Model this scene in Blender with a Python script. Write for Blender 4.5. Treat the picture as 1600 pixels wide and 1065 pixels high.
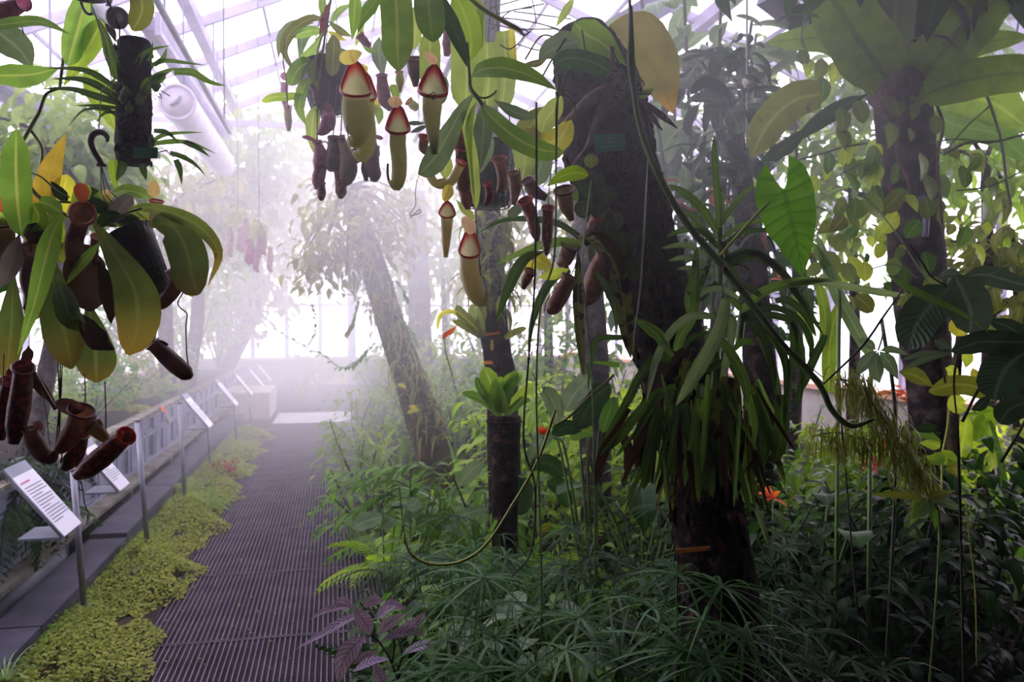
import bpy, math, random
import numpy as np
from mathutils import Vector as V, Matrix

for _o in list(bpy.data.objects):
    bpy.data.objects.remove(_o, do_unlink=True)
SC = bpy.context.scene
COL = SC.collection
RND = random.Random(11)
PI = math.pi

# ------------------------------------------------------------------ camera, sky, sun, exposure
FPX = 1300.0                       # focal length in pixels of the 1600 px wide frame
CAM = V((0.0, 0.0, 1.55))
YAW = math.atan((800 - 522) / FPX)
PIT = math.atan((532.5 - 502) / FPX)
FWD = V((math.sin(YAW) * math.cos(PIT), math.cos(YAW) * math.cos(PIT), -math.sin(PIT)))
RGT = V((math.cos(YAW), -math.sin(YAW), 0))
UPV = RGT.cross(FWD).normalized()
cd = bpy.data.cameras.new('camera'); cam = bpy.data.objects.new('camera', cd); COL.objects.link(cam)
cd.sensor_width = 36.0; cd.lens = 36.0 * FPX / 1600
cam.matrix_world = Matrix(((RGT.x, UPV.x, -FWD.x, CAM.x), (RGT.y, UPV.y, -FWD.y, CAM.y), (RGT.z, UPV.z, -FWD.z, CAM.z), (0, 0, 0, 1)))
cd.clip_start = 0.05; cd.clip_end = 400
cd.dof.use_dof = True; cd.dof.focus_distance = 2.25; cd.dof.aperture_fstop = 4.5
SC.camera = cam

W = bpy.data.worlds.new('World'); SC.world = W; W.use_nodes = True
_bg = W.node_tree.nodes['Background']
_bg.inputs[0].default_value = (0.94, 0.84, 1.0, 1); _bg.inputs[1].default_value = 4.4   # even overcast sky
SC.view_settings.view_transform = 'Standard'; SC.view_settings.look = 'None'
SC.view_settings.gamma = 1.0; SC.view_settings.use_curve_mapping = False
SC.view_settings.exposure = 0.18
cy = SC.cycles
cy.use_denoising = True
cy.max_bounces = 7; cy.diffuse_bounces = 2; cy.glossy_bounces = 2; cy.transmission_bounces = 4
cy.transparent_max_bounces = 24; cy.volume_bounces = 2
cy.volume_step_rate = 0.35; cy.volume_max_steps = 64
cy.caustics_reflective = False; cy.caustics_refractive = False
cy.sample_clamp_indirect = 4.0

# ------------------------------------------------------------------ points from the photograph's frame
CROP = {0: (1, 0, 0), 1: (3.329, 0, 0), 2: (3.133, 0, 260), 3: (3.329, 0, 540), 5: (3.328, 400, 0), 6: (3.327, 640, 0),
        7: (2.802, 640, 220), 8: (3.1325, 300, 380), 'a': (2.857, 1040, 0), 'b': (2.802, 1040, 220), 'c': (2.957, 880, 400),
        'd': (3.329, 1180, 540), 'e': (3.2, 1100, 760), 'f': (2.963, 640, 760), 'g': (3.478, 440, 560), 'h': (3.737, 380, 780),
        'm': (4.438, 740, 60), 'n': (3.803, 660, 420), 'o': (3.805, 1380, 380), 'p': (3.805, 1040, 60)}
def at(px, py, d):
    return CAM + (FWD + RGT * ((px - 800) / FPX) - UPV * ((py - 532.5) / FPX)) * d
def gnd(px, py, z=0.0):
    r = FWD + RGT * ((px - 800) / FPX) - UPV * ((py - 532.5) / FPX)
    return CAM + r * ((z - CAM.z) / r.z)
def spot(px, d, z=0.0):
    p = at(px, 500, d); return V((p.x, p.y, z))
def pp(crop, pts, d):
    s, ox, oy = CROP[crop]
    n = len(pts); out = []
    for i, q in enumerate(pts):
        t = i / max(1, n - 1)
        dd = d if not isinstance(d, tuple) else d[0] + (d[1] - d[0]) * t
        if len(q) > 2: dd = q[2]
        out.append(at(ox + q[0] / s, oy + q[1] / s, dd))
    return out
def dmean(d): return d if not isinstance(d, tuple) else 0.5 * (d[0] + d[1])

# ------------------------------------------------------------------ materials
def lin(c):
    def f(x):
        x /= 255.0
        return x / 12.92 if x <= 0.04045 else ((x + 0.055) / 1.055) ** 2.4
    return (f(c[0]), f(c[1]), f(c[2]), 1.0)
class NT:
    def __init__(s, name):
        s.m = bpy.data.materials.new(name); s.m.use_nodes = True
        s.t = s.m.node_tree; s.t.nodes.clear(); s.out = s.t.nodes.new('ShaderNodeOutputMaterial')
    def n(s, typ, **kw):
        o = s.t.nodes.new(typ)
        for k, v in kw.items(): setattr(o, k, v)
        return o
    def l(s, a, b): s.t.links.new(a, b)
    def set(s, sock, v):
        if isinstance(v, bpy.types.NodeSocket): s.l(v, sock)
        else: sock.default_value = v
    def math(s, op, a, b=0.0, c=0.0, clamp=False):
        o = s.n('ShaderNodeMath', operation=op); o.use_clamp = clamp
        s.set(o.inputs[0], a); s.set(o.inputs[1], b); s.set(o.inputs[2], c)
        return o.outputs[0]
    def mix(s, f, a, b):
        o = s.n('ShaderNodeMix', data_type='RGBA'); s.set(o.inputs[0], f); s.set(o.inputs[6], a); s.set(o.inputs[7], b)
        return o.outputs[2]
    def ramp(s, v, lo, hi):
        o = s.n('ShaderNodeMapRange', interpolation_type='SMOOTHSTEP'); s.set(o.inputs[0], v)
        o.inputs[1].default_value = lo; o.inputs[2].default_value = hi
        return o.outputs[0]
    def noise(s, scale, detail=2.0, vec=None, rough=0.55):
        o = s.n('ShaderNodeTexNoise'); o.inputs['Scale'].default_value = scale
        o.inputs['Detail'].default_value = detail; o.inputs['Roughness'].default_value = rough
        if vec is not None: s.l(vec, o.inputs['Vector'])
        return o.outputs['Fac']
    def objco(s):
        return s.n('ShaderNodeTexCoord').outputs['Object']
    def bump(s, h, strength, dist=0.01):
        o = s.n('ShaderNodeBump'); o.inputs['Strength'].default_value = strength; o.inputs['Distance'].default_value = dist
        s.l(h, o.inputs['Height']); return o.outputs[0]
    def princ(s, col, rough=0.6, metal=0.0, normal=None, spec=0.5, coat=0.0):
        p = s.n('ShaderNodeBsdfPrincipled'); s.set(p.inputs['Base Color'], col); s.set(p.inputs['Roughness'], rough)
        p.inputs['Metallic'].default_value = metal; p.inputs['Specular IOR Level'].default_value = spec
        p.inputs['Coat Weight'].default_value = coat; p.inputs['Coat Roughness'].default_value = 0.12
        if normal is not None: s.l(normal, p.inputs['Normal'])
        return p.outputs[0]
    def done(s, sh): s.l(sh, s.out.inputs[0]); return s.m

def leafmat(name, c1, c2, rib=None, trans=0.35, rough=0.38, spot=None, spot_at=(0.58, 0.7), spot_scale=9.0, veins=0.0, coat=0.0, tip=None, vdark=None, spec=0.28):
    t = NT(name)
    uv = t.n('ShaderNodeUVMap'); sx = t.n('ShaderNodeSeparateXYZ'); t.l(uv.outputs[0], sx.inputs[0])
    u, v = sx.outputs[0], sx.outputs[1]
    oi = t.n('ShaderNodeObjectInfo'); ge = t.n('ShaderNodeNewGeometry')
    rnd = t.math('FRACT', t.math('ADD', oi.outputs['Random'], ge.outputs['Random Per Island']))
    col = t.mix(rnd, lin(c1), lin(c2))
    if tip is not None:
        col = t.mix(t.ramp(v, tip[1], tip[2]), col, lin(tip[0]))
    if spot is not None:
        col = t.mix(t.ramp(t.noise(spot_scale, 3.0, t.objco()), spot_at[0], spot_at[1]), col, lin(spot))
    dk = t.n('ShaderNodeMix', data_type='RGBA', blend_type='MULTIPLY'); t.l(t.math('MULTIPLY', t.ramp(t.noise(14.0, 3.0, t.objco()), .4, .66), .6), dk.inputs[0]); t.l(col, dk.inputs[6]); dk.inputs[7].default_value = (.6, .62, .55, 1)
    col = dk.outputs[2]
    au = t.math('ABSOLUTE', t.math('SUBTRACT', u, 0.5))
    h = None
    if veins > 0:
        w = t.math('SINE', t.math('MULTIPLY', t.math('SUBTRACT', v, t.math('MULTIPLY', au, 0.35)), veins * 2 * PI))
        h = w
        if vdark is not None:
            col = t.mix(t.math('MULTIPLY', t.ramp(w, 0.55, 0.95), 0.75), col, lin(vdark))
    if rib is not None:
        r = t.ramp(au, 0.075, 0.02)
        col = t.mix(t.math('MULTIPLY', r, 0.5), col, lin(rib))
    nrm = t.bump(h, 0.35, 0.006) if h is not None else None
    p = t.princ(col, rough, normal=nrm, coat=coat, spec=spec)
    if trans > 0:
        tr = t.n('ShaderNodeBsdfTranslucent')
        g = t.n('ShaderNodeMix', data_type='RGBA', blend_type='MULTIPLY'); g.inputs[0].default_value = 1.0
        t.l(col, g.inputs[6]); g.inputs[7].default_value = (1.9, 1.9, 1.1, 1)
        t.l(g.outputs[2], tr.inputs[0])
        mx = t.n('ShaderNodeMixShader'); mx.inputs[0].default_value = trans; t.l(p, mx.inputs[1]); t.l(tr.outputs[0], mx.inputs[2])
        p = mx.outputs[0]
    return t.done(p)

def mottled(name, c1, c2, scale=8.0, rough=0.7, bump=0.0, bscale=None, metal=0.0, lo=0.4, hi=0.62, coat=0.0, spec=0.5, trans=0.0, lip=None):
    t = NT(name); co = t.objco()
    col = t.mix(t.ramp(t.noise(scale, 4.0, co), lo, hi), lin(c1), lin(c2))
    if lip:
        uv = t.n('ShaderNodeUVMap'); sx = t.n('ShaderNodeSeparateXYZ'); t.l(uv.outputs[0], sx.inputs[0])
        col = t.mix(t.ramp(sx.outputs[1], lip[2], lip[1]), col, lin(lip[0]))
    nr = t.bump(t.noise(bscale or scale * 3, 5.0, co), bump, 0.02) if bump > 0 else None
    p = t.princ(col, rough, metal, nr, spec=spec, coat=coat)
    if trans > 0:
        tr = t.n('ShaderNodeBsdfTranslucent'); t.l(col, tr.inputs[0]); mx = t.n('ShaderNodeMixShader'); mx.inputs[0].default_value = trans
        t.l(p, mx.inputs[1]); t.l(tr.outputs[0], mx.inputs[2]); p = mx.outputs[0]
    return t.done(p)

M = {}
# ------------------------------------------------------------------ objects
ORG = {}
def org(o): return ORG.get(o.name, V((0, 0, 0))) if o is not None else V((0, 0, 0))
def tag(o, label=None, cat=None, group=None, kind=None):
    if label: o['label'] = label
    if cat: o['category'] = cat
    if group: o['group'] = group
    if kind: o['kind'] = kind
    return o
def thing(name, label, cat, loc, group=None, kind=None):
    o = bpy.data.objects.new(name, None); COL.objects.link(o); o.empty_display_size = 0.1
    o.location = loc; ORG[o.name] = V(loc)
    return tag(o, label, cat, group, kind)

class MB:
    def __init__(s): s.v = []; s.f = []; s.uv = []
    def add(s, v, f, uv=None):
        b = len(s.v); s.v.extend(v); s.f.extend([tuple(i + b for i in q) for q in f])
        s.uv.extend(uv if uv is not None else [(0.5, 0.5)] * len(v))
    def box(s, c, d, ax=None):
        c = V(c); X, Y, Z = ax if ax else (V((1, 0, 0)), V((0, 1, 0)), V((0, 0, 1)))
        vs = [c + X * (i * d[0] / 2) + Y * (j * d[1] / 2) + Z * (k * d[2] / 2) for i in (-1, 1) for j in (-1, 1) for k in (-1, 1)]
        s.add(vs, [(0, 1, 3, 2), (4, 6, 7, 5), (0, 4, 5, 1), (2, 3, 7, 6), (0, 2, 6, 4), (1, 5, 7, 3)])
    def beam(s, a, b, w, h, up=V((0, 0, 1))):
        a, b = V(a), V(b); y = (b - a); L = y.length; y.normalize()
        x = y.cross(up).normalized(); z = x.cross(y)
        s.box((a + b) / 2, (w, L, h), (x, y, z))
    def tube(s, pts, rad, sides=8, cap=True, res=4, closed=False, jit=0.0, raw=False):
        P = [V(p) for p in pts] if raw or closed else cat_rom([V(p) for p in pts], res * (len(pts) - 1) + 1)
        n = len(P); fr = frames(P, closed)
        vs = []; uvs = []
        for i in range(n):
            r = tab(rad, i / max(1, n - 1))
            T, S, N = fr[i]
            for k in range(sides):
                a = 2 * PI * k / sides
                rr = r * (1 + (RND.uniform(-jit, jit) if jit else 0))
                vs.append(P[i] + S * (math.cos(a) * rr) + N * (math.sin(a) * rr)); uvs.append((k / sides, i / max(1, n - 1)))
        fs = []
        m = n if closed else n - 1
        for i in range(m):
            for k in range(sides):
                a, b = i * sides + k, i * sides + (k + 1) % sides
                c, d = ((i + 1) % n) * sides + (k + 1) % sides, ((i + 1) % n) * sides + k
                fs.append((a, b, c, d))
        if cap and not closed:
            fs.append(tuple(range(sides - 1, -1, -1))); fs.append(tuple((n - 1) * sides + k for k in range(sides)))
        s.add(vs, fs, uvs)
    def build(s, name, mat, parent=None, smooth=True):
        o0 = org(parent)
        me = bpy.data.meshes.new(name)
        me.from_pydata([tuple(V(p) - o0) for p in s.v], [], s.f)
        ul = me.uv_layers.new(name='UVMap')
        li = np.empty(len(me.loops), dtype=np.int32); me.loops.foreach_get('vertex_index', li)
        ul.data.foreach_set('uv', np.array(s.uv, dtype=np.float32)[li].ravel())
        if smooth: me.polygons.foreach_set('use_smooth', [True] * len(me.polygons))
        if mat: me.materials.append(mat)
        o = bpy.data.objects.new(name, me); COL.objects.link(o)
        if parent is not None: o.parent = parent
        ORG[o.name] = V(o0)
        return o

def tab(r, t):
    if not isinstance(r, (list, tuple)): return r
    n = len(r); x = t * (n - 1); i = min(int(x), n - 2) if n > 1 else 0
    if n == 1: return r[0]
    f = x - i; return r[i] * (1 - f) + r[i + 1] * f
def cat_rom(P, n):
    if len(P) == 2: return [P[0].lerp(P[1], i / (n - 1)) for i in range(n)]
    Q = [P[0] * 2 - P[1]] + P + [P[-1] * 2 - P[-2]]
    out = []
    for i in range(n):
        x = i / (n - 1) * (len(P) - 1); k = min(int(x), len(P) - 2); t = x - k
        a, b, c, d = Q[k], Q[k + 1], Q[k + 2], Q[k + 3]
        out.append(0.5 * ((2 * b) + (c - a) * t + (2 * a - 5 * b + 4 * c - d) * t * t + (3 * b - a - 3 * c + d) * t ** 3))
    return out
def frames(P, closed=False):
    n = len(P); out = []; N = None
    for i in range(n):
        if closed: T = P[(i + 1) % n] - P[i - 1]
        else: T = P[min(i + 1, n - 1)] - P[max(i - 1, 0)]
        if T.length < 1e-9: T = V((0, 0, 1))
        T = T.normalized()
        if N is None:
            h = V((0, 0, 1)) if abs(T.z) < 0.9 else V((1, 0, 0))
            N = T.cross(h).normalized().cross(T)
        Q = N - T * N.dot(T)
        if Q.length < 1e-4: Q = T.cross(V((0.37, 0.6, 0.7)))
        N = Q.normalized(); S = T.cross(N).normalized()
        out.append((T, S, N))
    return out

PROF = {
    'lance': [(0, .06), (.06, .18), (.2, .66), (.42, 1), (.65, .86), (.85, .42), (.95, .15), (1, 0)],
    'strap': [(0, .62), (.1, .85), (.3, 1), (.75, .92), (.92, .55), (1, .04)],
    'strapb': [(0, .6), (.1, .85), (.3, 1), (.85, .95), (.96, .75), (1, .3)],
    'ovate': [(0, .05), (.07, .5), (.25, .95), (.38, 1), (.65, .78), (.87, .34), (1, 0)],
    'obov': [(0, .05), (.12, .22), (.35, .58), (.6, .95), (.75, 1), (.9, .72), (.97, .4), (1, .08)],
    'round': [(0, .2), (.08, .62), (.3, .97), (.5, 1), (.75, .85), (.92, .5), (1, .05)],
    'oblong': [(0, .1), (.08, .5), (.22, .88), (.5, 1), (.78, .92), (.93, .6), (1, .12)],
    'heart': [(0, .40), (.02, .56), (.05, .70), (.1, .84), (.18, .95), (.28, 1), (.5, .86), (.75, .5), (.9, .2), (1, 0)],
    'grass': [(0, .8), (.3, 1), (.6, .75), (.85, .35), (1, 0)],
    'lid': [(0, .25), (.2, .8), (.5, 1), (.8, .85), (1, .2)],
}
def prof(name, t):
    T = PROF[name]
    for i in range(len(T) - 1):
        if t <= T[i + 1][0]:
            a, b = T[i], T[i + 1]; f = (t - a[0]) / (b[0] - a[0]); return a[1] + (b[1] - a[1]) * f
    return T[-1][1]

def ribbon(pts, w, pr='lance', roll=0.0, fold=0.12, hint=None, n=12, m=4, wave=0.0, lobe=0.0, raw=False, curl=0.0):
    """a leaf blade along a centre line; returns verts, faces, uvs"""
    P = [V(p) for p in pts] if raw else cat_rom([V(p) for p in pts], n + 1)
    n = len(P) - 1
    L = sum((P[i + 1] - P[i]).length for i in range(n))
    vs = []; fs = []; uvs = []; ph = RND.uniform(0, 6)
    lastS = None
    for i in range(n + 1):
        t = i / n
        T = (P[min(i + 1, n)] - P[max(i - 1, 0)])
        T = T.normalized() if T.length > 1e-9 else V((0, 0, -1))
        h = hint(P[i]) if callable(hint) else (hint if hint is not None else (CAM - P[i]).normalized())
        S = T.cross(h)
        if S.length < 0.05: S = lastS if lastS is not None else T.cross(V((0.3, 0.8, 0.5)))
        S = S.normalized()
        N = S.cross(T).normalized()
        rl = math.radians(tab(roll, t))
        S, N = S * math.cos(rl) + N * math.sin(rl), N * math.cos(rl) - S * math.sin(rl)
        if lastS is not None and S.dot(lastS) < 0: S = -S; N = -N
        lastS = S
        ww = 0.5 * w * max(0.004, prof(pr, t))
        for k in range(m + 1):
            u = -1 + 2 * k / m
            p = P[i] + S * (u * ww) + N * (fold * abs(u) * ww - curl * u * u * ww)
            if wave: p = p + N * (wave * w * abs(u) * math.sin(t * 17 + ph + (1.5 if u > 0 else 0)))
            if lobe: p = p - T * (lobe * L * abs(u) ** 1.6 * (1 - t) ** 2.5)
            vs.append(p); uvs.append((0.5 + u / 2, t))
    for i in range(n):
        for k in range(m):
            a = i * (m + 1) + k
            fs.append((a, a + 1, a + m + 2, a + m + 1))
    return vs, fs, uvs

def tleaf(parent, mat, crop, pts, d, w, pr='lance', roll=0.0, fold=0.12, n=12, m=4, wave=0.0, lobe=0.0, name='leaf', hint=None, label=None, curl=0.0):
    P = pp(crop, pts, d); ww = w / CROP[crop][0] * dmean(d) / FPX
    b = MB(); b.add(*ribbon(P, ww, pr, roll, fold, hint, n, m, wave, lobe, curl=curl))
    o = b.build(name, M[mat], parent)
    if label: o['label'] = label
    return o
def ttube(parent, mat, crop, pts, d, w, name='stem', sides=6, res=4, label=None, jit=0.0):
    """w: width(s) in crop pixels"""
    P = pp(crop, pts, d); k = dmean(d) / FPX / CROP[crop][0] / 2
    b = MB(); b.tube(P, [x * k for x in w] if isinstance(w, (list, tuple)) else w * k, sides, True, res, jit=jit)
    o = b.build(name, M[mat], parent)
    if label: o['label'] = label
    return o

def pitcher(parent, crop, pts, d, w, body, rim, lid=None, lidmat=None, tilt=1.2, lidw=1.1, sides=10, flare=1.2, face=None, rimr=0.13, neck=0.0):
    """pitcher trap: pts run from the mouth to the foot; w: widths in crop pixels along pts; lid: points of the lid from neck to tip"""
    s = CROP[crop][0]; k = dmean(d) / FPX / s / 2
    P = cat_rom(pp(crop, pts, d), 3 * (len(pts) - 1) + 5); n = len(P)
    fr = frames(P); T0 = fr[0][0]
    tc = face if face is not None else (CAM - P[0]).normalized()
    vs = []; uvs = []
    F0 = (tc - T0 * tc.dot(T0)).normalized(); S0 = T0.cross(F0).normalized()
    F, S = F0, S0
    for i in range(n):
        T = fr[i][0]; F = (F - T * F.dot(T)).normalized(); S = T.cross(F).normalized()
        r = tab(w, i / (n - 1)) * k
        if i == 0: r *= flare
        for q in range(sides):
            a = 2 * PI * q / sides
            p = P[i] + F * (math.cos(a) * r) + S * (math.sin(a) * r)
            fall = max(0.0, 1 - i / 4.0)
            if fall > 0:
                back = (1 - math.cos(a)) / 2
                p = p - T * (tilt * r * (back + neck * back ** 5) * fall - 0.25 * tilt * r * fall)
            vs.append(p); uvs.append((q / sides, i / (n - 1)))
    fs = []
    for i in range(n - 1):
        for q in range(sides):
            a, b = i * sides + q, i * sides + (q + 1) % sides
            fs.append((a, b, b + sides, a + sides))
    fs.append(tuple((n - 1) * sides + q for q in range(sides)))
    b = MB(); b.add(vs, fs, uvs); o = b.build('pitcher', M[body], parent)
    ring = vs[:sides]; r0 = w[0] * k
    fine = []
    for q in range(sides):
        fine += [ring[q], (ring[q] + ring[(q + 1) % sides]) / 2 + ((ring[q] + ring[(q + 1) % sides]) / 2 - P[0]).normalized() * 0.02 * r0]
    rb = MB(); rb.tube(fine, rimr * r0, 5, False, closed=True); rb.build('rim', M[rim], o)
    if lid:
        L = pp(crop, lid, d); lb = MB(); lb.add(*ribbon(L, lidw * w[0] * k * 2, 'lid', 0, 0.3, None, 6, 4)); lb.build('lid', M[lidmat or rim], o)
    return o

# leaf templates shared by many leaves: unit length along +Y, upper side +Z, tip drooping to -Z
_TM = {}
def tmpl(pr, ratio, droop=0.3, fold=0.15, n=6, m=2, wave=0.0, lobe=0.0, pet=0.0):
    key = (pr, ratio, droop, fold, n, m, wave, lobe, pet)
    if key not in _TM:
        P = []
        for i in range(n + 1):
            t = i / n; a = droop * t * t * 1.6
            P.append(V((0, t * math.cos(a * 0.55), -math.sin(a) * t * 0.75)))
        if pet: P = [V((p.x, p.y * (1 - pet) + pet, p.z)) for p in P]
        v, f, uv = ribbon(P, ratio, pr, 0, fold, V((0, 0, 1)), n, m, wave, lobe, raw=True)
        if pet:
            b = len(v); r = 0.012
            v += [V((-r, 0, 0)), V((r, 0, 0)), V((r, pet, 0)), V((-r, pet, 0)), V((0, 0, r * 2)), V((0, pet, r * 2))]
            f += [(b, b + 1, b + 2, b + 3), (b, b + 3, b + 5, b + 4), (b + 1, b + 4, b + 5, b + 2)]; uv += [(.5, 0)] * 6
        _TM[key] = (np.array([tuple(p) for p in v], dtype=np.float32), f, np.array(uv, dtype=np.float32))
    return key
_ME = {}
def tmesh(key, mat):
    k = (key, mat)
    if k not in _ME:
        v, f, uv = _TM[key]
        me = bpy.data.meshes.new('leaf'); me.from_pydata(v.tolist(), [], f)
        ul = me.uv_layers.new(name='UVMap'); li = np.empty(len(me.loops), dtype=np.int32); me.loops.foreach_get('vertex_index', li)
        ul.data.foreach_set('uv', uv[li].ravel()); me.polygons.foreach_set('use_smooth', [True] * len(me.polygons))
        me.materials.append(M[mat]); _ME[k] = me
    return _ME[k]
def basis(d, nrm):
    y = V(d).normalized(); z = V(nrm) - y * y.dot(nrm)
    if z.length < 1e-3: z = V((0.3, 0.7, 0.6)) - y * y.dot(V((0.3, 0.7, 0.6)))
    z.normalize(); x = y.cross(z)
    return x, y, z
def place(parent, key, mat, pos, d, nrm, L, name='leaf'):
    x, y, z = basis(d, nrm); p = V(pos) - org(parent)
    o = bpy.data.objects.new(name, tmesh(key, mat)); COL.objects.link(o); o.parent = parent
    o.matrix_local = Matrix(((x.x * L, y.x * L, z.x * L, p.x), (x.y * L, y.y * L, z.y * L, p.y), (x.z * L, y.z * L, z.z * L, p.z), (0, 0, 0, 1)))
    ORG[o.name] = org(parent)
    return o
class Mass:
    """many copies of templates joined into one mesh"""
    def __init__(s): s.items = {}
    def add(s, key, pos, d, nrm, L):
        x, y, z = basis(d, nrm); s.items.setdefault(key, []).append((tuple(x * L), tuple(y * L), tuple(z * L), tuple(pos)))
    def build(s, name, mat, parent=None, kind='stuff'):
        o0 = org(parent); vv = []; ff = []; uu = []; base = 0; ls = []; lt = []
        for key, it in s.items.items():
            v, f, uv = _TM[key]; A = np.array(it, dtype=np.float32)          # n,4,3
            W_ = np.einsum('vk,nkc->nvc', v, A[:, :3, :]) + A[:, 3:4, :] - np.array(tuple(o0), dtype=np.float32)
            nv = len(v); n = len(it)
            vv.append(W_.reshape(-1, 3)); uu.append(np.tile(uv, (n, 1)))
            for size in set(len(q) for q in f):
                fa = np.array([q for q in f if len(q) == size], dtype=np.int32)
                idx = (fa[None] + (np.arange(n, dtype=np.int32) * nv)[:, None, None]).reshape(-1, size) + base
                ff.append(idx.ravel()); lt.append(np.full(len(idx), size, dtype=np.int32))
            base += nv * n
        if not vv: return None
        vv = np.concatenate(vv); uu = np.concatenate(uu); loops = np.concatenate(ff); lt = np.concatenate(lt)
        me = bpy.data.meshes.new(name); me.vertices.add(len(vv)); me.vertices.foreach_set('co', vv.ravel())
        me.loops.add(len(loops)); me.loops.foreach_set('vertex_index', loops)
        me.polygons.add(len(lt)); st = np.zeros(len(lt), dtype=np.int32); st[1:] = np.cumsum(lt)[:-1]
        me.polygons.foreach_set('loop_start', st)
        try: me.polygons.foreach_set('loop_total', lt)
        except Exception: pass
        me.polygons.foreach_set('use_smooth', np.ones(len(lt), dtype=bool))
        ul = me.uv_layers.new(name='UVMap'); ul.data.foreach_set('uv', uu[loops].ravel())
        me.update(calc_edges=True); me.validate()
        me.materials.append(M[mat])
        o = bpy.data.objects.new(name, me); COL.objects.link(o)
        if parent is not None: o.parent = parent
        ORG[o.name] = V(o0)
        if kind: o['kind'] = kind
        return o
def rdir(el, az):
    return V((math.cos(el) * math.sin(az), math.cos(el) * math.cos(az), math.sin(el)))
def U(a, b): return RND.uniform(a, b)
# ------------------------------------------------------------------ palette
LM = lambda n, *a, **k: M.__setitem__(n, leafmat('leaf_' + n, *a, **k))
MM = lambda n, *a, **k: M.__setitem__(n, mottled(n, *a, **k))
LM('bright', (120, 158, 40), (150, 178, 60), rib=(190, 200, 110), trans=.45)
LM('mid', (70, 112, 40), (104, 142, 58), rib=(140, 165, 90), trans=.4)
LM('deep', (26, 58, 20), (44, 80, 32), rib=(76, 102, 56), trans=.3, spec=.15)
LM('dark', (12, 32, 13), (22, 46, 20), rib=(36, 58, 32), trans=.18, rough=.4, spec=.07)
LM('olive', (104, 112, 44), (130, 138, 56), rib=(170, 172, 96), trans=.4, spot=(86, 60, 34), spot_at=(.62, .74), spot_scale=16)
LM('nepleaf', (116, 134, 70), (134, 150, 82), rib=(166, 172, 106), trans=.42, tip=((182, 152, 72), .6, 1.0), spot=(140, 84, 48), spot_at=(.66, .74), spot_scale=60)
LM('nepgreen', (106, 144, 64), (130, 166, 80), rib=(186, 194, 120), trans=.5)
LM('neppale', (150, 172, 92), (172, 188, 112), rib=(200, 206, 140), trans=.45)
LM('nepdark', (78, 96, 54), (94, 112, 62), rib=(124, 134, 78), trans=.32, tip=((122, 106, 56), .6, 1.0), spot=(120, 76, 48), spot_at=(.68, .76), spot_scale=60)
LM('greygreen', (104, 128, 104), (124, 146, 118), rib=(160, 176, 150), trans=.3)
LM('mauveleaf', (128, 120, 134), (146, 138, 150), rib=(180, 150, 170), trans=.25)
LM('orangeleaf', (206, 142, 48), (216, 160, 66), rib=(170, 150, 60), trans=.5, tip=((176, 150, 62), .0, .45))
LM('yellow', (186, 182, 58), (206, 198, 76), rib=(216, 210, 120), trans=.5)
LM('deadleaf', (50, 34, 30), (74, 54, 42), trans=.12, rough=.8, spec=.1)
LM('strap', (84, 118, 50), (116, 150, 70), rib=(150, 178, 106), trans=.35, rough=.28)
LM('strapd', (44, 70, 32), (68, 98, 44), rib=(92, 122, 66), trans=.3, rough=.3)
LM('strapgrey', (132, 160, 118), (152, 176, 136), rib=(186, 202, 168), trans=.3, rough=.25)
LM('scar', (92, 98, 46), (108, 112, 54), rib=(140, 140, 80), trans=.15, rough=.5, spot=(34, 26, 24), spot_at=(.48, .56), spot_scale=34)
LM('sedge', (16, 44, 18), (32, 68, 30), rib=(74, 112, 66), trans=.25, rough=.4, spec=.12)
LM('sedge_lit', (42, 84, 42), (64, 106, 54), rib=(106, 146, 96), trans=.3, rough=.4, spec=.15)  # lighter copy of sedge, highlight on the nearer clumps put into the colour
LM('purple', (168, 136, 188), (186, 158, 204), rib=(66, 60, 68), trans=.15, rough=.35, veins=9, vdark=(92, 80, 100), coat=.3, spec=.5)
LM('heart', (96, 148, 38), (104, 156, 46), rib=(56, 104, 26), trans=.6, veins=8, vdark=(66, 120, 30))
LM('glossy', (58, 104, 58), (70, 118, 66), rib=(120, 160, 110), trans=.2, rough=.12, veins=7, coat=.7)
LM('rubber', (58, 82, 68), (72, 98, 82), rib=(116, 138, 122), trans=.15, rough=.25, veins=14, coat=.5, spec=.5)
LM('rubberl', (98, 122, 112), (114, 136, 124), rib=(166, 182, 170), trans=.15, rough=.25, veins=13, coat=.5, spec=.5)
LM('autumn', (136, 128, 88), (142, 134, 94), rib=(122, 112, 72), trans=.5, tip=((196, 146, 76), .78, 1.0), spot=(150, 122, 78), spot_scale=5)
LM('nest', (112, 138, 50), (128, 152, 60), rib=(80, 92, 50), trans=.5, rough=.45)
LM('creeper', (98, 120, 70), (132, 148, 74), rib=(150, 164, 104), trans=.4)
LM('button', (46, 66, 34), (62, 84, 42), rib=(90, 106, 64), trans=.2)
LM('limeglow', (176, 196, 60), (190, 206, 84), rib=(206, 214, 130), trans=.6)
LM('moss', (122, 138, 50), (164, 168, 84), trans=.35, rough=.7)
LM('mossd', (84, 122, 34), (108, 142, 46), trans=.3, rough=.7)
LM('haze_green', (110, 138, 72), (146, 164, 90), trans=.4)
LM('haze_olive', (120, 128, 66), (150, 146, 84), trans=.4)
LM('redleaf', (120, 44, 44), (150, 66, 50), trans=.35)
LM('orangeflower', (226, 92, 40), (240, 128, 54), trans=.4)
LM('redflower', (206, 52, 44), (226, 84, 58), trans=.4)
LM('pinklid', (232, 196, 186), (238, 206, 196), rib=(206, 130, 124), trans=.45)
LM('yellowlid', (210, 198, 122), (222, 210, 138), rib=(190, 140, 100), trans=.45)
LM('tanlid', (230, 194, 150), (236, 204, 162), trans=.45)
LM('redlid', (168, 70, 46), (184, 88, 56), trans=.35)
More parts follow.
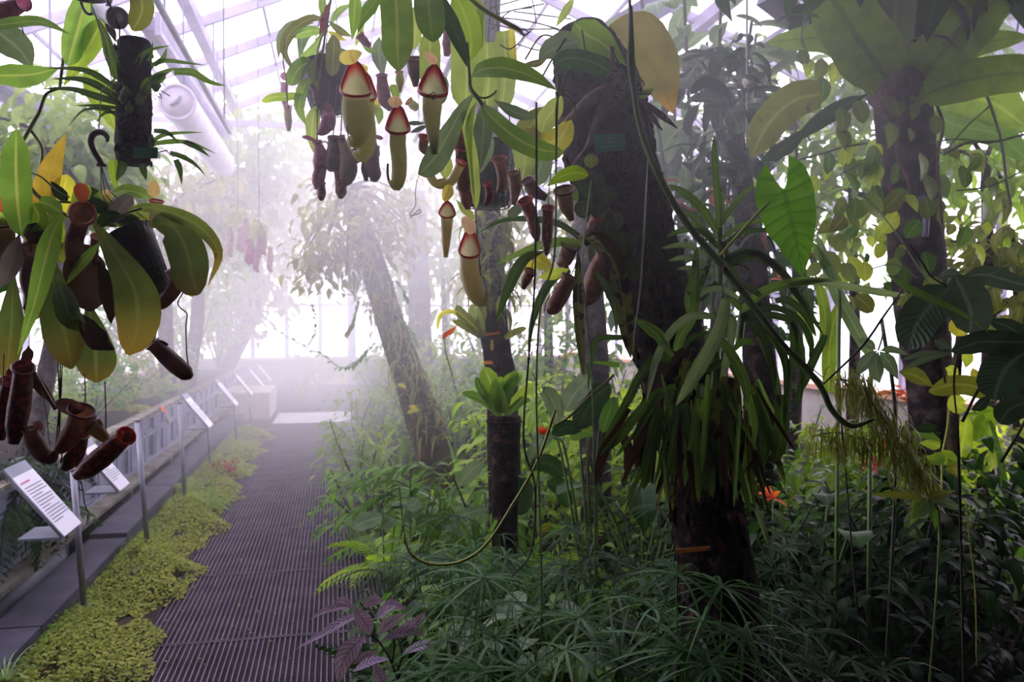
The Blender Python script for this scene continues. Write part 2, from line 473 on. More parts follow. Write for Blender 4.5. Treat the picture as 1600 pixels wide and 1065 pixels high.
MM('pitgreen', (218, 218, 160), (228, 222, 174), 30, .4, lo=.35, hi=.7, trans=.5, lip=((210, 66, 62), .01, .055))
MM('pityellow', (222, 212, 158), (230, 218, 168), 30, .4, trans=.5, lip=((210, 84, 76), .01, .05))
MM('pitpurple', (146, 72, 100), (170, 100, 118), 40, .4, trans=.4)
MM('pitbrown', (130, 78, 62), (158, 108, 78), 34, .45, trans=.3)
MM('pitdark', (98, 60, 54), (124, 82, 68), 30, .45, trans=.3)
MM('pitred', (112, 28, 28), (170, 72, 52), 90, .4, lo=.5, hi=.58, trans=.25)
MM('pitmaroon', (86, 24, 32), (136, 58, 54), 90, .45, lo=.5, hi=.58, trans=.2)
MM('pitolive', (128, 106, 66), (150, 118, 74), 34, .45, trans=.3)
MM('rimred', (210, 50, 48), (222, 80, 64), 20, .3, trans=.35)
MM('rimorange', (186, 84, 50), (202, 104, 62), 20, .35, trans=.3)
MM('rimdark', (92, 32, 40), (120, 44, 50), 20, .35)
MM('tendril', (128, 122, 62), (112, 84, 50), 6, .5)
MM('tendrilbrown', (112, 78, 50), (92, 60, 42), 6, .5)
MM('stemgreen', (78, 108, 50), (98, 126, 62), 8, .45)
MM('stemlime', (176, 184, 70), (150, 164, 60), 8, .4)
MM('stemdark', (40, 44, 32), (54, 56, 40), 8, .6)
MM('stemgrey', (122, 126, 104), (146, 146, 124), 8, .6)
MM('rootbrown', (88, 66, 60), (122, 100, 92), 40, .7, .6, 120)
MM('bark', (18, 13, 13), (82, 58, 46), 22, .95, 1.0, 60, lo=.5, hi=.72, spec=.1)
MM('barkmoss', (46, 38, 28), (76, 66, 42), 8, .95, 1.0, 40, spec=.2)
MM('barkgrey', (44, 38, 40), (92, 80, 78), 12, .95, 1.0, 40, lo=.42, hi=.68, spec=.15)
MM('cork', (22, 18, 20), (44, 36, 36), 40, .95, 1.0, 120, spec=.2)
MM('blackplastic', (18, 17, 20), (26, 24, 28), 20, .45)
MM('hookbrown', (70, 32, 32), (88, 42, 40), 20, .4)
MM('wire', (64, 58, 56), (82, 76, 72), 10, .5, metal=.4)
MM('string', (170, 166, 164), (190, 186, 184), 30, .8)
MM('steelframe', (150, 142, 170), (172, 164, 190), 3, .5, spec=.4)
MM('steeldark', (112, 104, 138), (132, 124, 156), 3, .5, spec=.4)
MM('beamdark', (78, 72, 112), (92, 86, 126), 3, .5)
MM('duct', (214, 208, 224), (226, 220, 234), 4, .6)
MM('ductface', (198, 184, 206), (214, 200, 220), 4, .55)
MM('greymetal', (126, 124, 140), (150, 148, 164), 5, .4, metal=.3)
MM('lens', (200, 200, 210), (90, 90, 110), 12, .1)
MM('planterpaint', (122, 124, 148), (138, 140, 162), 3, .55)
MM('planterdark', (92, 92, 108), (110, 110, 126), 3, .65)
MM('ledge', (122, 116, 112), (84, 80, 58), 6, .75, .4, 30)
MM('kerb', (62, 60, 76), (76, 72, 88), 4, .8, .3, 40)
MM('post', (150, 150, 166), (128, 124, 132), 3, .4, metal=.3)
MM('signwhite', (226, 222, 238), (232, 230, 242), 3, .5)
MM('signgrey', (128, 132, 150), (142, 146, 162), 3, .5)
MM('ink', (96, 90, 112), (108, 102, 122), 3, .8)
MM('inkpale', (120, 190, 160), (130, 200, 170), 3, .8)
MM('inkred', (190, 110, 130), (200, 120, 140), 3, .8)
MM('taggreen', (26, 160, 116), (34, 170, 124), 6, .45)
MM('tagorange', (226, 134, 34), (236, 150, 48), 6, .5)
MM('tagyellow', (226, 196, 84), (236, 206, 100), 6, .5)
MM('soil', (40, 32, 28), (62, 50, 40), 5, .95, .8, 20, spec=.2)
MM('soilbed', (20, 16, 13), (34, 28, 22), 5, .95, .8, 20, spec=.1)
MM('grate', (88, 78, 92), (104, 92, 106), 5, .65, spec=.3)
MM('pit', (24, 19, 25), (32, 26, 32), 5, .95, spec=.1)
MM('concrete', (150, 142, 160), (170, 162, 178), 2, .35, .2, 20)
MM('concretewall', (170, 160, 156), (186, 176, 170), 2, .85)
MM('terracotta', (206, 152, 130), (220, 170, 148), 3, .8)
MM('outside', (196, 196, 200), (206, 206, 208), 1, .9)
MM('stone', (176, 160, 156), (194, 176, 168), 4, .9, .5, 20)
MM('yellowpaint', (206, 180, 112), (214, 190, 124), 4, .7)
MM('whiteball', (170, 172, 160), (190, 192, 178), 12, .6)
MM('backwall', (92, 84, 84), (104, 96, 94), 3, .9)
def glassmat():
    t = NT('roof_glass')
    tr = t.n('ShaderNodeBsdfTransparent'); tr.inputs[0].default_value = (.95, .96, .97, 1)
    gl = t.n('ShaderNodeBsdfGlossy'); gl.inputs['Roughness'].default_value = .08
    mx = t.n('ShaderNodeMixShader'); mx.inputs[0].default_value = .06; t.l(tr.outputs[0], mx.inputs[1]); t.l(gl.outputs[0], mx.inputs[2])
    return t.done(mx.outputs[0])
M['glass'] = glassmat()
# ------------------------------------------------------------------ setting: greenhouse shell
XL, XR, XM, ZE, PITCH, Y0, Y1 = -3.5, 6.0, 1.25, 4.05, 0.425, -2.4, 21.0
NSHADE = 4                                # bays of unseen solid roof and wall, added to shade the foreground
ZR = ZE + PITCH * (XM - XL)
def struct(name, loc=(0, 0, 0)):
    return thing(name, None, None, loc, kind='structure')
def smesh(name, mb, mat, smooth=False):
    o = mb.build(name, M[mat], None, smooth); o['kind'] = 'structure'; return o

b = MB(); b.box((1.25, 9, -0.16), (40, 60, 0.1)); smesh('trim_8', b, 'outside')          # pale ground outside
b = MB(); b.box((1.25, (Y0 + Y1) / 2, -0.06), (XR - XL, Y1 - Y0, 0.1)); smesh('floor', b, 'pit')
b = MB(); b.box((-0.35, 13.75, -0.005), (1.3, 1.5, 0.03)); smesh('trim_1', b, 'concrete')     # wet concrete beyond the grating

# grating walkway
PXL, PXR = -0.92, 0.34
walk = struct('trim_2', (0, 0, 0))
gm = None
for k in range(10):
    y0 = 2.0 + 1.1 * k
    if gm is None:
        b = MB()
        nb = 50
        for i in range(nb + 1):
            x = PXL + (PXR - PXL) * i / nb
            b.box((x, 2.0 + .545, 0), (0.0055, 1.085, 0.012))
        for j in range(56):
            b.box(((PXL + PXR) / 2, 2.0 + 0.004 + j * 1.078 / 55, -0.004), (PXR - PXL, 0.0032, 0.008))
        for j in (0.004, 1.086): b.box(((PXL + PXR) / 2, 2.0 + j, 0.0), (PXR - PXL, 0.007, 0.016))
        o = b.build('grating_panel', M['grate'], walk, False); gm = o
    else:
        o = gm.copy(); COL.objects.link(o); ORG[o.name] = V((0, 0, 0)); o.location = (0, 1.1 * k, 0)

# planted beds
def bed(name, x0, x1, y0, y1, z, hump):
    b = MB(); nx, ny = 24, 60; vs = []
    for j in range(ny + 1):
        for i in range(nx + 1):
            fx, fy = i / nx, j / ny
            h = z + hump * math.sin(PI * fx) * (0.7 + 0.3 * math.sin(fy * 23 + fx * 9)) + U(-.015, .015)
            vs.append(V((x0 + (x1 - x0) * fx, y0 + (y1 - y0) * fy, h)))
    b.add(vs, [(j * (nx + 1) + i, j * (nx + 1) + i + 1, (j + 1) * (nx + 1) + i + 1, (j + 1) * (nx + 1) + i) for j in range(ny) for i in range(nx)])
    o = b.build(name, M['soilbed'], None); o['kind'] = 'structure'; return o
bed('trim_3', PXR + .02, XR - .3, 0.2, 20.6, 0.0, 0.18)
b = MB(); b.box(((PXL - 1.42) / 2, 8.4, -0.01), (0.5, 13.5, 0.05)); smesh('trim_4', b, 'soil')   # strip of soil for the moss edging

# kerb between the strip and the planter
kerb = struct('trim_5')
for k in range(8):
    y = 1.0 + k * 1.7
    b = MB(); b.box((-1.515, y + .84, .0 + (0.03 if k > 2 else 0)), (.24, 1.685, .15)); b.build('kerb_block', M['kerb'], kerb, False)
b = MB(); b.box((-1.40, 14.4, .2), (.8, 1.6, .46)); b.build('kerb_block', M['stone'], kerb, False)

# roof
roof = struct('ceiling')
def zroof(x): return ZE + PITCH * (x - XL) if x < XM else ZR - PITCH * (x - XM)
NB = 19; BAY = (Y1 - Y0) / NB
for k in range(NB + 1):
    y = Y0 + k * BAY
    for xa, xb in ((XL, XM), (XM, XR)):
        b = MB(); b.beam((xa, y, zroof(xa) - .03), (xb, y, zroof(xb) - .03), .055, .11); b.build('rafter', M['steelframe'], roof, False)
NP = 7
for side, xa, xb in ((-1, XL, XM), (1, XM, XR)):
    for i in range(NP + 1):
        x = xa + (xb - xa) * i / NP
        big = i in (0, 3, 7) if side < 0 else i in (0, 4, 7)
        b = MB(); b.beam((x, Y0, zroof(x) - (.09 if big else .0)), (x, Y1, zroof(x) - (.09 if big else .0)), .12 if big else .028, .14 if big else .045)
        b.build('purlin' if big else 'glazing_bar', M['steelframe' if big else 'steeldark'], roof, False)
pane = {}
for side, xa, xb in ((-1, XL, XM), (1, XM, XR)):
    for i in range(NP):
        for k in range(NSHADE if side < 0 else 5, NB):
            x0 = xa + (xb - xa) * i / NP; x1 = xa + (xb - xa) * (i + 1) / NP; y0 = Y0 + k * BAY
            if side not in pane:
                b = MB(); n = V((-(zroof(x1) - zroof(x0)), 0, x1 - x0)).normalized()
                c = V(((x0 + x1) / 2, y0 + BAY / 2, (zroof(x0) + zroof(x1)) / 2 + .03)); ax = V((x1 - x0, 0, zroof(x1) - zroof(x0))).normalized()
                b.box(c, ((x1 - x0) / abs(ax.x) - .02, BAY - .02, .006), (ax, V((0, 1, 0)), n))
                o = b.build('glass_pane', M['glass'], roof, False); pane[side] = (o, x0, y0, zroof(x0))
            else:
                s0, px0, py0, pz0 = pane[side]
                o = s0.copy(); COL.objects.link(o); ORG[o.name] = V((0, 0, 0)); o.location = (x0 - px0, y0 - py0, zroof(x0) - pz0)
# unseen solid roof added behind and above the camera for a backlit look
for xa, xb, nb in ((XL, XM, NSHADE), (XM, XR, 5)):
    b = MB(); ya, yb = Y0, Y0 + nb * BAY
    b.add([V((xa, ya, zroof(xa) + .02)), V((xb, ya, zroof(xb) + .02)), V((xb, yb, zroof(xb) + .02)), V((xa, yb, zroof(xa) + .02)),
           V((xa, ya, zroof(xa) + .06)), V((xb, ya, zroof(xb) + .06)), V((xb, yb, zroof(xb) + .06)), V((xa, yb, zroof(xa) + .06))],
          [(0, 1, 2, 3), (7, 6, 5, 4), (0, 4, 5, 1), (1, 5, 6, 2), (2, 6, 7, 3), (3, 7, 4, 0)])
    b.build('shading_roof', M['backwall'], roof, False)
# ties and braces
for y in (5.6, 10.6, 15.4):
    b = MB(); b.beam((XL, y, ZE - .1), (XR, y, ZE - .1), .05, .07); b.build('tie_beam', M['steelframe'], roof, False)
b = MB(); b.beam(at(905, 84, 6.2), at(1075, -22, 6.6), .16, .2); b.build('brace', M['steeldark'], roof, False)
b = MB(); b.beam(at(1195, -10, 5.0), at(1275, 52, 5.2), .1, .12); b.build('brace', M['steeldark'], roof, False)
b = MB(); b.beam(at(1180, 100, 6.0), at(1300, 40, 6.0), .26, .05); b.build('brace', M['steelframe'], roof, False)
# hanging rails
for x, z in ((-0.75, 2.95), (0.62, 2.95)):
    b = MB(); b.tube([(x, 0.6, z), (x, 6.5, z)], .017, 8, res=1); b.build('hanging_rail', M['greymetal'], roof)
    for y in (1.0, 3.6, 6.2):
        b = MB(); b.tube([(x, y, z), (x, y, zroof(x) - .05)], .006, 6, res=1); b.build('hanger_rod', M['greymetal'], roof)

def glazed(name, axis, pos, a0, a1, zlow, ztop, na, bars, lowmat, lowname, postw=.07):
    """a wall of panes above a low solid wall; axis 'x' = wall at constant x, running along y"""
    w = struct(name)
    def P(a, z): return V((pos, a, z)) if axis == 'x' else V((a, pos, z))
    def bx(a, z, da, dz, th, nm, mat):
        b = MB(); b.box(P(a, z), (th, da, dz) if axis == 'x' else (da, th, dz)); return b.build(nm, M[mat], w, False)
    bx((a0 + a1) / 2, zlow / 2, a1 - a0, zlow, .2, lowname, lowmat)
    bx((a0 + a1) / 2, zlow + .03, a1 - a0, .06, .34, 'coping', 'terracotta' if name == 'wall_right' else 'stone')
    for i in range(na + 1):
        bx(a0 + (a1 - a0) * i / na, (zlow + ztop) / 2, postw, ztop - zlow, .07, 'mullion', 'steelframe')
    for z in bars: bx((a0 + a1) / 2, z, a1 - a0, .06, .08, 'transom', 'steelframe')
    zz = [zlow + .06] + list(bars) + [ztop]
    for i in range(na):
        for q in range(len(zz) - 1):
            bx(a0 + (a1 - a0) * (i + .5) / na, (zz[q] + zz[q + 1]) / 2, (a1 - a0) / na - .05, zz[q + 1] - zz[q] - .05, .006, 'glass_pane', 'glass')
    return w
glazed('wall_right', 'x', XR - .06, Y0 + NSHADE * BAY, Y1, .72, ZE, 14, (1.9, 3.0), 'concretewall', 'low_wall')
glazed('wall_left', 'x', XL + .06, Y0 + NSHADE * BAY, Y1, .6, ZE, 14, (1.9, 3.0), 'concretewall', 'low_wall')
wb = glazed('wall_back', 'y', Y1 - .06, XL, XR, .62, ZE, 12, (1.95, 3.0), 'planterdark', 'low_wall', .1)
b = MB(); b.add([V((XL, Y1, ZE)), V((XR, Y1, ZE)), V((XM, Y1, ZR)), V((XL, Y1 - .01, ZE)), V((XR, Y1 - .01, ZE)), V((XM, Y1 - .01, ZR))], [(0, 1, 2), (5, 4, 3)])
b.build('gable_glass', M['glass'], wb, False)
b = MB(); b.box((0.42, Y1 - .2, 1.6), (.2, .12, 3.2)); b.build('door_post', M['steelframe'], wb, False)
b = MB(); b.box((-0.12, Y1 - .25, .16), (.9, .1, .26)); b.build('step', M['yellowpaint'], wb, False)
# solid wall behind the camera, and side walls added along with the shading roof
wf = struct('wall_front')
b = MB(); b.box((1.25, Y0, ZE / 2), (XR - XL, .2, ZE)); b.build('masonry', M['backwall'], wf, False)
b = MB(); b.add([V((XL, Y0, ZE)), V((XR, Y0, ZE)), V((XM, Y0, ZR)), V((XL, Y0 + .1, ZE)), V((XR, Y0 + .1, ZE)), V((XM, Y0 + .1, ZR))], [(0, 1, 2), (5, 4, 3)]); b.build('gable', M['backwall'], wf, False)
for x in (XL, XR):
    b = MB(); b.box((x, Y0 + NSHADE * .5 * BAY, ZE / 2), (.2, NSHADE * BAY, ZE)); b.build('masonry', M['backwall'], wf, False)

# blue-grey gutter beam on the left and the roller duct under the roof
b = MB(); ra = at(-60, 92, 3.4); rb_ = at(150, 234, 6.0)
gb = thing('gutter_beam', 'long lavender steel gutter beam under the roof at the upper left', 'beam', (-2.2, 4.5, 2.9))
b = MB(); b.beam((-2.35, 2.6, 3.22), (-2.35, 12, 3.22), .13, .07); b.build('channel', M['beamdark'], gb, False)
b = MB(); b.beam((-2.29, 2.6, 3.27), (-2.29, 12, 3.27), .02, .1); b.beam((-2.41, 2.6, 3.27), (-2.41, 12, 3.27), .02, .1); b.build('flange', M['steeldark'], gb, False)
for y in (4.2, 7.8, 11.4):
    b = MB(); b.tube([(-2.35, y, 3.24), (-2.35, y, zroof(-2.35) - .04)], .012, 6, res=1); b.build('hanger', M['steeldark'], gb)
du = thing('air_duct', 'white round air duct with capped end hanging below the glass roof', 'duct', (-1.32, 8.5, 3.38))
b = MB(); n = 22; P = [at(277, 160, 7.0), at(352, 262, 10.3)]
ax = (P[1] - P[0])
b.tube([P[0] + ax * t for t in (0, .01, .3, .6, .9, .985, 1.0)], [.140, .146, .146, .146, .146, .12, .06], 24, True, raw=True); b.build('tube', M['duct'], du)
an = ax.normalized(); sx = an.cross(V((0, 0, 1))).normalized(); sz = sx.cross(an)
b = MB(); b.tube([P[0] + sx * math.cos(a) * .142 + sz * math.sin(a) * .142 - an * .005 for a in [2 * PI * i / 24 for i in range(24)]], .017, 6, closed=True); b.build('end_ring', M['ductface'], du)
b = MB(); b.tube([P[0] - an * .012, P[0] + an * .02], .125, 20, res=1); b.build('end_cap', M['ductface'], du)
b = MB(); b.tube([P[0] - an * .02 + sx * .03 + sz * .05, P[0] - an * .03, P[0] - an * .02 - sx * .06 - sz * .03], [.012, .02, .006], 6); b.build('latch', M['greymetal'], du)
for t in (.1, .8):
    q = P[0] + ax * t; b = MB(); b.tube([q + V((0, 0, .14)), V((q.x, q.y, zroof(q.x) - .03))], .008, 6, res=1); b.build('hanger', M['steeldark'], du)
rl = thing('roof_rail', 'broad lavender rail running just above the white air duct', 'rail', (-1.3, 7, 3.6))
b = MB(); b.beam(at(236, 36, 6.2), at(352, 205, 10.0), .16, .1); b.build('web', M['steeldark'], rl, False)
b = MB(); b.beam(at(246, 36, 6.15), at(358, 205, 9.95), .04, .17); b.build('flange', M['steelframe'], rl, False)
for t in (.15, .85):
    q = at(241 + 110 * t, 36 + 169 * t, 6.2 + 3.8 * t); b = MB(); b.tube([q, V((q.x, q.y, zroof(q.x) - .03))], .012, 6, res=1); b.build('hanger', M['steeldark'], rl)

# ------------------------------------------------------------------ raised planter, posts, signs
pl = thing('raised_planter', 'grey panelled raised planter running along the left of the walkway', 'planter', (-1.75, 3, 0))
XP = -1.75
NPAN = 15
for k in range(NPAN):
    y0 = 2.1 + k * 1.02; y1 = y0 + 1.0
    b = MB(); b.box((XP - .03, (y0 + y1) / 2, .42), (.04, 1.0, .48)); 
    o = b.build('panel', M['planterpaint'], pl, False)
    b = MB()
    for z in (.215, .475, .635): b.box((XP, (y0 + y1) / 2, z), (.035, 1.0, .035))
    for y in (y0 + .02, (y0 + y1) / 2, y1 - .02): b.box((XP, y, .425), (.03, .05, .42))
    b.build('frame', M['planterpaint'], o, False)
    b = MB()
    for yc in (y0 + .26, y0 + .74):
        for z in (.245, .46, .505): b.box((XP + .012, yc, z), (.014, .36, .012))
        for yy in (yc - .18, yc + .18): b.box((XP + .012, yy, .352), (.014, .012, .215))
    b.build('moulding', M['planterpaint'], o, False)
b = MB(); b.box((XP - .01, 9.7, .665), (.1, 15.4, .03)); b.build('rail', M['ledge'], pl, False)
b = MB(); b.box((XP + .06, 9.7, .19), (.14, 15.4, .03)); b.build('ledge', M['ledge'], pl, False)
b = MB(); b.box(((XP + XL) / 2 - .02, 9.7, .32), (abs(XL - XP) - .12, 15.4, .55)); b.build('soil', M['soilbed'], pl, False)
for k in range(9):
    b = MB(); b.box((XP - .02, 2.3 + k * 1.8, .09), (.1, .1, .17)); b.build('foot', M['planterdark'], pl, False)
pc = thing('drain_pipe', 'dark round pipe end lying in the gap under the grey planter', 'pipe', (-1.72, 5.2, .06))
b = MB(); b.tube([(-1.69, 4.5, .1), (-1.69, 5.6, .1)], .06, 12, res=1); b.build('tube', M['planterdark'], pc)
b = MB(); b.tube([V((-1.69 + .06 * math.cos(a), 4.5, .1 + .06 * math.sin(a))) for a in [i * PI / 6 for i in range(12)]], .008, 5, closed=True); b.build('collar', M['kerb'], pc)

def post(base, top, w, label, nm='support_post'):
    bs = gnd(*base); d = (bs - CAM).dot(FWD); tp = at(top[0], top[1], d)
    t = thing(nm, label, 'post', (bs.x, bs.y, 0))
    b = MB(); b.tube([bs, tp], w, 8, res=1); b.build('pole', M['post'], t)
    b = MB(); b.tube([tp, tp + (tp - bs).normalized() * .012], w * 1.25, 8, res=1); b.build('cap', M['signgrey'], t)
    b = MB(); b.box((bs.x, bs.y, .02), (w * 5, w * 5, .02)); b.build('foot_plate', M['signgrey'], t)
    return t
post((132, 955), (114, 735), .017, 'broad grey metal post behind the nearest white sign')
post((232, 866), (214, 658), .0165, 'tall thin grey post between the second and third white signs, closer to the second')
post((289, 792), (281, 630), .0165, 'tall thin grey post just before the third white sign')
SG = [((100, 838), 4.12, 'nearest and largest white plant sign, tilted, with lines of print'),
      ((187, 767), 5.35, 'second nearest white sign, tilted behind a hanging red pitcher'),
      ((327, 668), 8.2, 'third white sign from the camera along the grey planter, on its own thin post'),
      ((369, 634), 10.4, 'fourth white sign from the camera along the grey planter'),
      ((393, 617), 12.2, 'fifth white sign from the camera along the grey planter'),
      ((411, 604), 14.4, 'sixth white sign from the camera, faint in the mist'),
      ((423, 595), 16.2, 'farthest white sign on the grey planter, almost lost in mist')]
for i, (px, d, lab) in enumerate(SG):
    c = at(px[0], px[1], d); k = (1.0, .92, .95, .95, .95, .95, .95)[i]
    t = thing('plant_sign', lab, 'sign', (c.x, c.y, 0), 'white plant signs along the planter')
    Yv = V((0, 1, 0)); Uv = V((-.615, 0, .789)); Nv = Uv.cross(Yv) * -1
    if Nv.x < 0: Nv = -Nv
    L = .375 * k; wd = .285 * k
    ctr = c + Yv * wd / 2 + Uv * L / 2
    b = MB(); b.box(ctr, (wd, L, .006), (Yv, Uv, Nv)); b.build('sign_plate', M['signwhite'], t, False)
    b = MB(); b.box(c + Yv * wd / 2 + Uv * (L + .03) - Nv * .004, (wd * 1.02, .06, .012), (Yv, Uv, Nv)); b.build('clip', M['signgrey'], t, False)
    b = MB(); b.box(ctr - Nv * .012, (wd * .96, L, .014), (Yv, Uv, Nv)); 
    b.beam(c + Yv * wd / 2 - Nv * .02, c + Yv * wd / 2 - Nv * .02 + V((-.2, 0, 0)), wd * .9, .012); b.build('holder', M['signgrey'], t, False)
    if i > 1:
        b = MB(); b.tube([V((c.x - .03, c.y + wd, 0)), c + Yv * wd * .97 + Uv * (L * .15) - Nv * .02], .013, 8, res=1); b.build('pole', M['post'], t)
    if i < 4:
        b = MB()
        for r in range(13):
            s = L * (.80 - .048 * r); y = wd * .09; rowlen = wd * (.86 if r not in (3, 7, 12) else .5)
            while y < rowlen:
                wl = U(.014, .04)
                b.box(c + Yv * (y + wl / 2) + Uv * s + Nv * .0045, (min(wl, wd * .93 - y), .0042, .001), (Yv, Uv, Nv)); y += wl + .006
        b.build('lettering', M['ink'], t, False)
        b = MB(); b.box(c + Yv * wd * .3 + Uv * (L * .88) + Nv * .0045, (wd * .42, .009, .001), (Yv, Uv, Nv)); b.build('heading', M['inkred'], t, False)

# ------------------------------------------------------------------ mist
def mist():
    t = NT('mist')
    ge = t.n('ShaderNodeNewGeometry'); P = ge.outputs['Position']
    sx = t.n('ShaderNodeSeparateXYZ'); t.l(P, sx.inputs[0]); x, y, z = sx.outputs
    def blob(c, r, a):
        dx = t.math('DIVIDE', t.math('SUBTRACT', x, c[0]), r[0]); dy = t.math('DIVIDE', t.math('SUBTRACT', y, c[1]), r[1]); dz = t.math('DIVIDE', t.math('SUBTRACT', z, c[2]), r[2])
        q = t.math('ADD', t.math('MULTIPLY', dx, dx), t.math('ADD', t.math('MULTIPLY', dy, dy), t.math('MULTIPLY', dz, dz)))
        return t.math('MULTIPLY', t.math('EXPONENT', t.math('MULTIPLY', q, -1.0)), a)
    n = t.noise(.7, 3.0, P); n = t.ramp(n, .25, .75)
    d = t.math('ADD', MIST['base'], t.math('MULTIPLY', t.ramp(z, 1.7, 2.9), MIST['top']))
    far = t.math('MULTIPLY', t.math('MULTIPLY', t.ramp(y, 4.0, 10.0), t.ramp(x, 2.6, -.1)), t.math('MAXIMUM', t.ramp(z, .2, 1.6), t.ramp(x, .9, .1)))
    d = t.math('ADD', d, t.math('MULTIPLY', far, MIST['far']))
    e = None
    for bl in MIST['blobs']:
        v = blob(*bl); e = v if e is None else t.math('ADD', e, v)
    d = t.math('ADD', d, t.math('MULTIPLY', e, t.math('ADD', .5, n)))
    sc = t.n('ShaderNodeVolumeScatter'); sc.inputs['Color'].default_value = (.97, .95, 1.0, 1); sc.inputs['Anisotropy'].default_value = .2
    t.l(d, sc.inputs['Density']); t.l(sc.outputs[0], t.out.inputs['Volume'])
    return t.m
MIST = dict(base=.002, top=.022, far=.06, blobs=[
    (tuple(at(640, 350, 6.5)), (1.0, 2.0, 1.1), .24), (tuple(at(470, 560, 12)), (1.4, 4.0, 1.1), .10),
    (tuple(at(900, 120, 3.2)), (1.2, .9, .6), .06), (tuple(at(940, 120, 1.85)), (.8, .55, .4), .16), (tuple(at(1400, 60, 3.4)), (1.0, .9, .7), .07)])
b = MB(); b.box((1.25, 10.3, 2.0), (XR - XL - .4, 20.6, 4.0))
o = b.build('mist', mist(), None, False)
tag(o, 'thin lavender mist drifting over the walkway and through the plants', 'mist', kind='stuff')
# ------------------------------------------------------------------ hanging pitcher plant on the left
D = 1.9
c = at(215, 400, D)
pn = thing('hanging_pitcher_plant', 'pitcher plant in a tilted black mesh basket hanging at the left from a brown hook', 'plant', c)
def basket(parent, top, bot, r0, r1, cols=22, rows=9):
    ax = bot - top; n = ax.normalized(); s = n.cross(V((.3, .8, .2))).normalized(); q = n.cross(s)
    b = MB(); b.tube([top + ax * t for t in (0, .2, .4, .6, .8, .96, 1)], [r0, r0 * .95 + r1 * .05, r0 * .7 + r1 * .3, r0 * .45 + r1 * .55, r0 * .2 + r1 * .8, r1, r1 * .8], 20, True, raw=True)
    o = b.build('basket', M['blackplastic'], parent)
    b = MB()
    for i in range(cols):
        a = 2 * PI * i / cols; dv = s * math.cos(a) + q * math.sin(a)
        b.tube([top + dv * (r0 * 1.02), top + ax + dv * (r1 * 1.04)], r0 * .022, 4, False, res=1)
    for j in range(rows):
        t = j / (rows - 1); r = (r0 * (1 - t) + r1 * t) * 1.03
        b.tube([top + ax * t + (s * math.cos(a) + q * math.sin(a)) * r for a in [2 * PI * i / 20 for i in range(20)]], r0 * .024, 4, closed=True)
    b.build('lattice', M['blackplastic'], o)
    return o
basket(pn, at(200, 360, D + .04), at(250, 460, D + .05), .052, .031)
# hook, wires, string to the rail
ttube(pn, 'hookbrown', 1, [(558, 738), (556, 712), (535, 690), (505, 688), (480, 705), (472, 740), (490, 790), (518, 835), (526, 862)], D + .02, [14, 26, 32, 34, 34, 34, 32, 30, 34], 'hook', 8)
b = MB(); q = at(158, 256, D + .02); b.tube([q, q - V((0, 0, .006))], .012, 8, res=1); b.build('collar', M['hookbrown'], pn)
for x1, y1, dd in ((158, 300, .0), (164, 302, .05), (172, 300, .02)):
    b = MB(); b.tube([at(158, 258, D + .02), at(x1, y1, D + .02), at(x1 + (x1 - 160) * 4 + 34, y1 + 62, D + dd)], .0011, 5, res=1); b.build('wire', M['wire'], pn)
b = MB(); b.tube([at(154, 208, D + .02), at(158, 140, D + .02), at(163, 60, D + .03), V((-.75, 1.75, 2.95))], .0014, 5, res=2); b.build('string', M['string'], pn)
# the vine with its leaves
ttube(pn, 'tendril', 2, [(60, -60), (130, 60), (180, 140), (310, 230), (420, 270), (560, 290)], (D + .02, D), [16, 18, 20, 20, 18, 14], 'vine', 7)
ttube(pn, 'stemgreen', 2, [(250, 170), (350, 175), (440, 165)], D, 12, 'vine', 6)
ttube(pn, 'stemgreen', 2, [(125, 25), (200, 50), (280, 120), (340, 150)], D, 9, 'vine', 6)
ttube(pn, 'tendril', 2, [(545, 275), (600, 235), (690, 205)], (D, D - .05), 12, 'vine', 6)
L = lambda m, pts, w, d=D, pr='lance', roll=0, **k: tleaf(pn, m, 2, pts, d, w, pr, roll, **k)
L('nepleaf', [(448, 262), (510, 345), (575, 450), (640, 560), (672, 670), (668, 800), (625, 922)], 215, (D - .02, D - .12), 'obov', 12, n=18, fold=.1)
L('nepgreen', [(310, 235), (262, 320), (220, 460), (165, 680), (85, 925)], 118, (D - .02, D - .1), 'lance', 28, n=16)
L('nepgreen', [(80, -180), (78, 0), (85, 170), (105, 340)], 140, D - .02, 'oblong', -8, n=14)
L('mauveleaf', [(95, 330), (70, 430), (40, 520), (-10, 600)], 110, D - .03, 'lance', -30)
L('nepdark', [(225, 400), (262, 560), (305, 760), (352, 990)], 200, (D, D - .06), 'obov', -20, n=16)
L('nepdark', [(420, 640), (460, 800), (468, 930), (472, 1058)], 190, (D + .02, D), 'obov', 10, n=14)
L('nepleaf', [(560, 262), (690, 200), (850, 232), (985, 300), (1070, 430), (1015, 590)], 82, (D, D - .1), 'lance', [-50, -40, -20, 0, 20], n=18)
L('nepdark', [(745, 275), (850, 295), (920, 430), (940, 540), (972, 628)], 190, (D, D - .08), 'oblong', -15, n=16, label='dark green leaf with an orange edge')
L('nepgreen', [(540, 140), (620, 118), (700, 140), (745, 170)], 95, D + .05, 'oblong', 50)
L('orangeleaf', [(195, 290), (215, 150), (255, 0), (325, -165)], 118, (D + .03, D + .05), 'lance', 10, n=14, label='orange ageing leaf standing upright')
L('deep', [(410, 95), (470, 165), (550, 215)], 100, D + .04, 'oblong', 30)
L('deep', [(380, 175), (460, 190), (555, 205)], 90, D + .02, 'lance', -10)
L('nepgreen', [(490, 370), (410, 460), (318, 585)], 52, D - .05, 'lance', 15)
L('yellow', [(290, 240), (305, 150), (330, 40)], 110, D + .06, 'oblong', -10)
L('bright', [(180, 330), (230, 310), (330, 350)], 120, D + .06, 'oblong', -30)
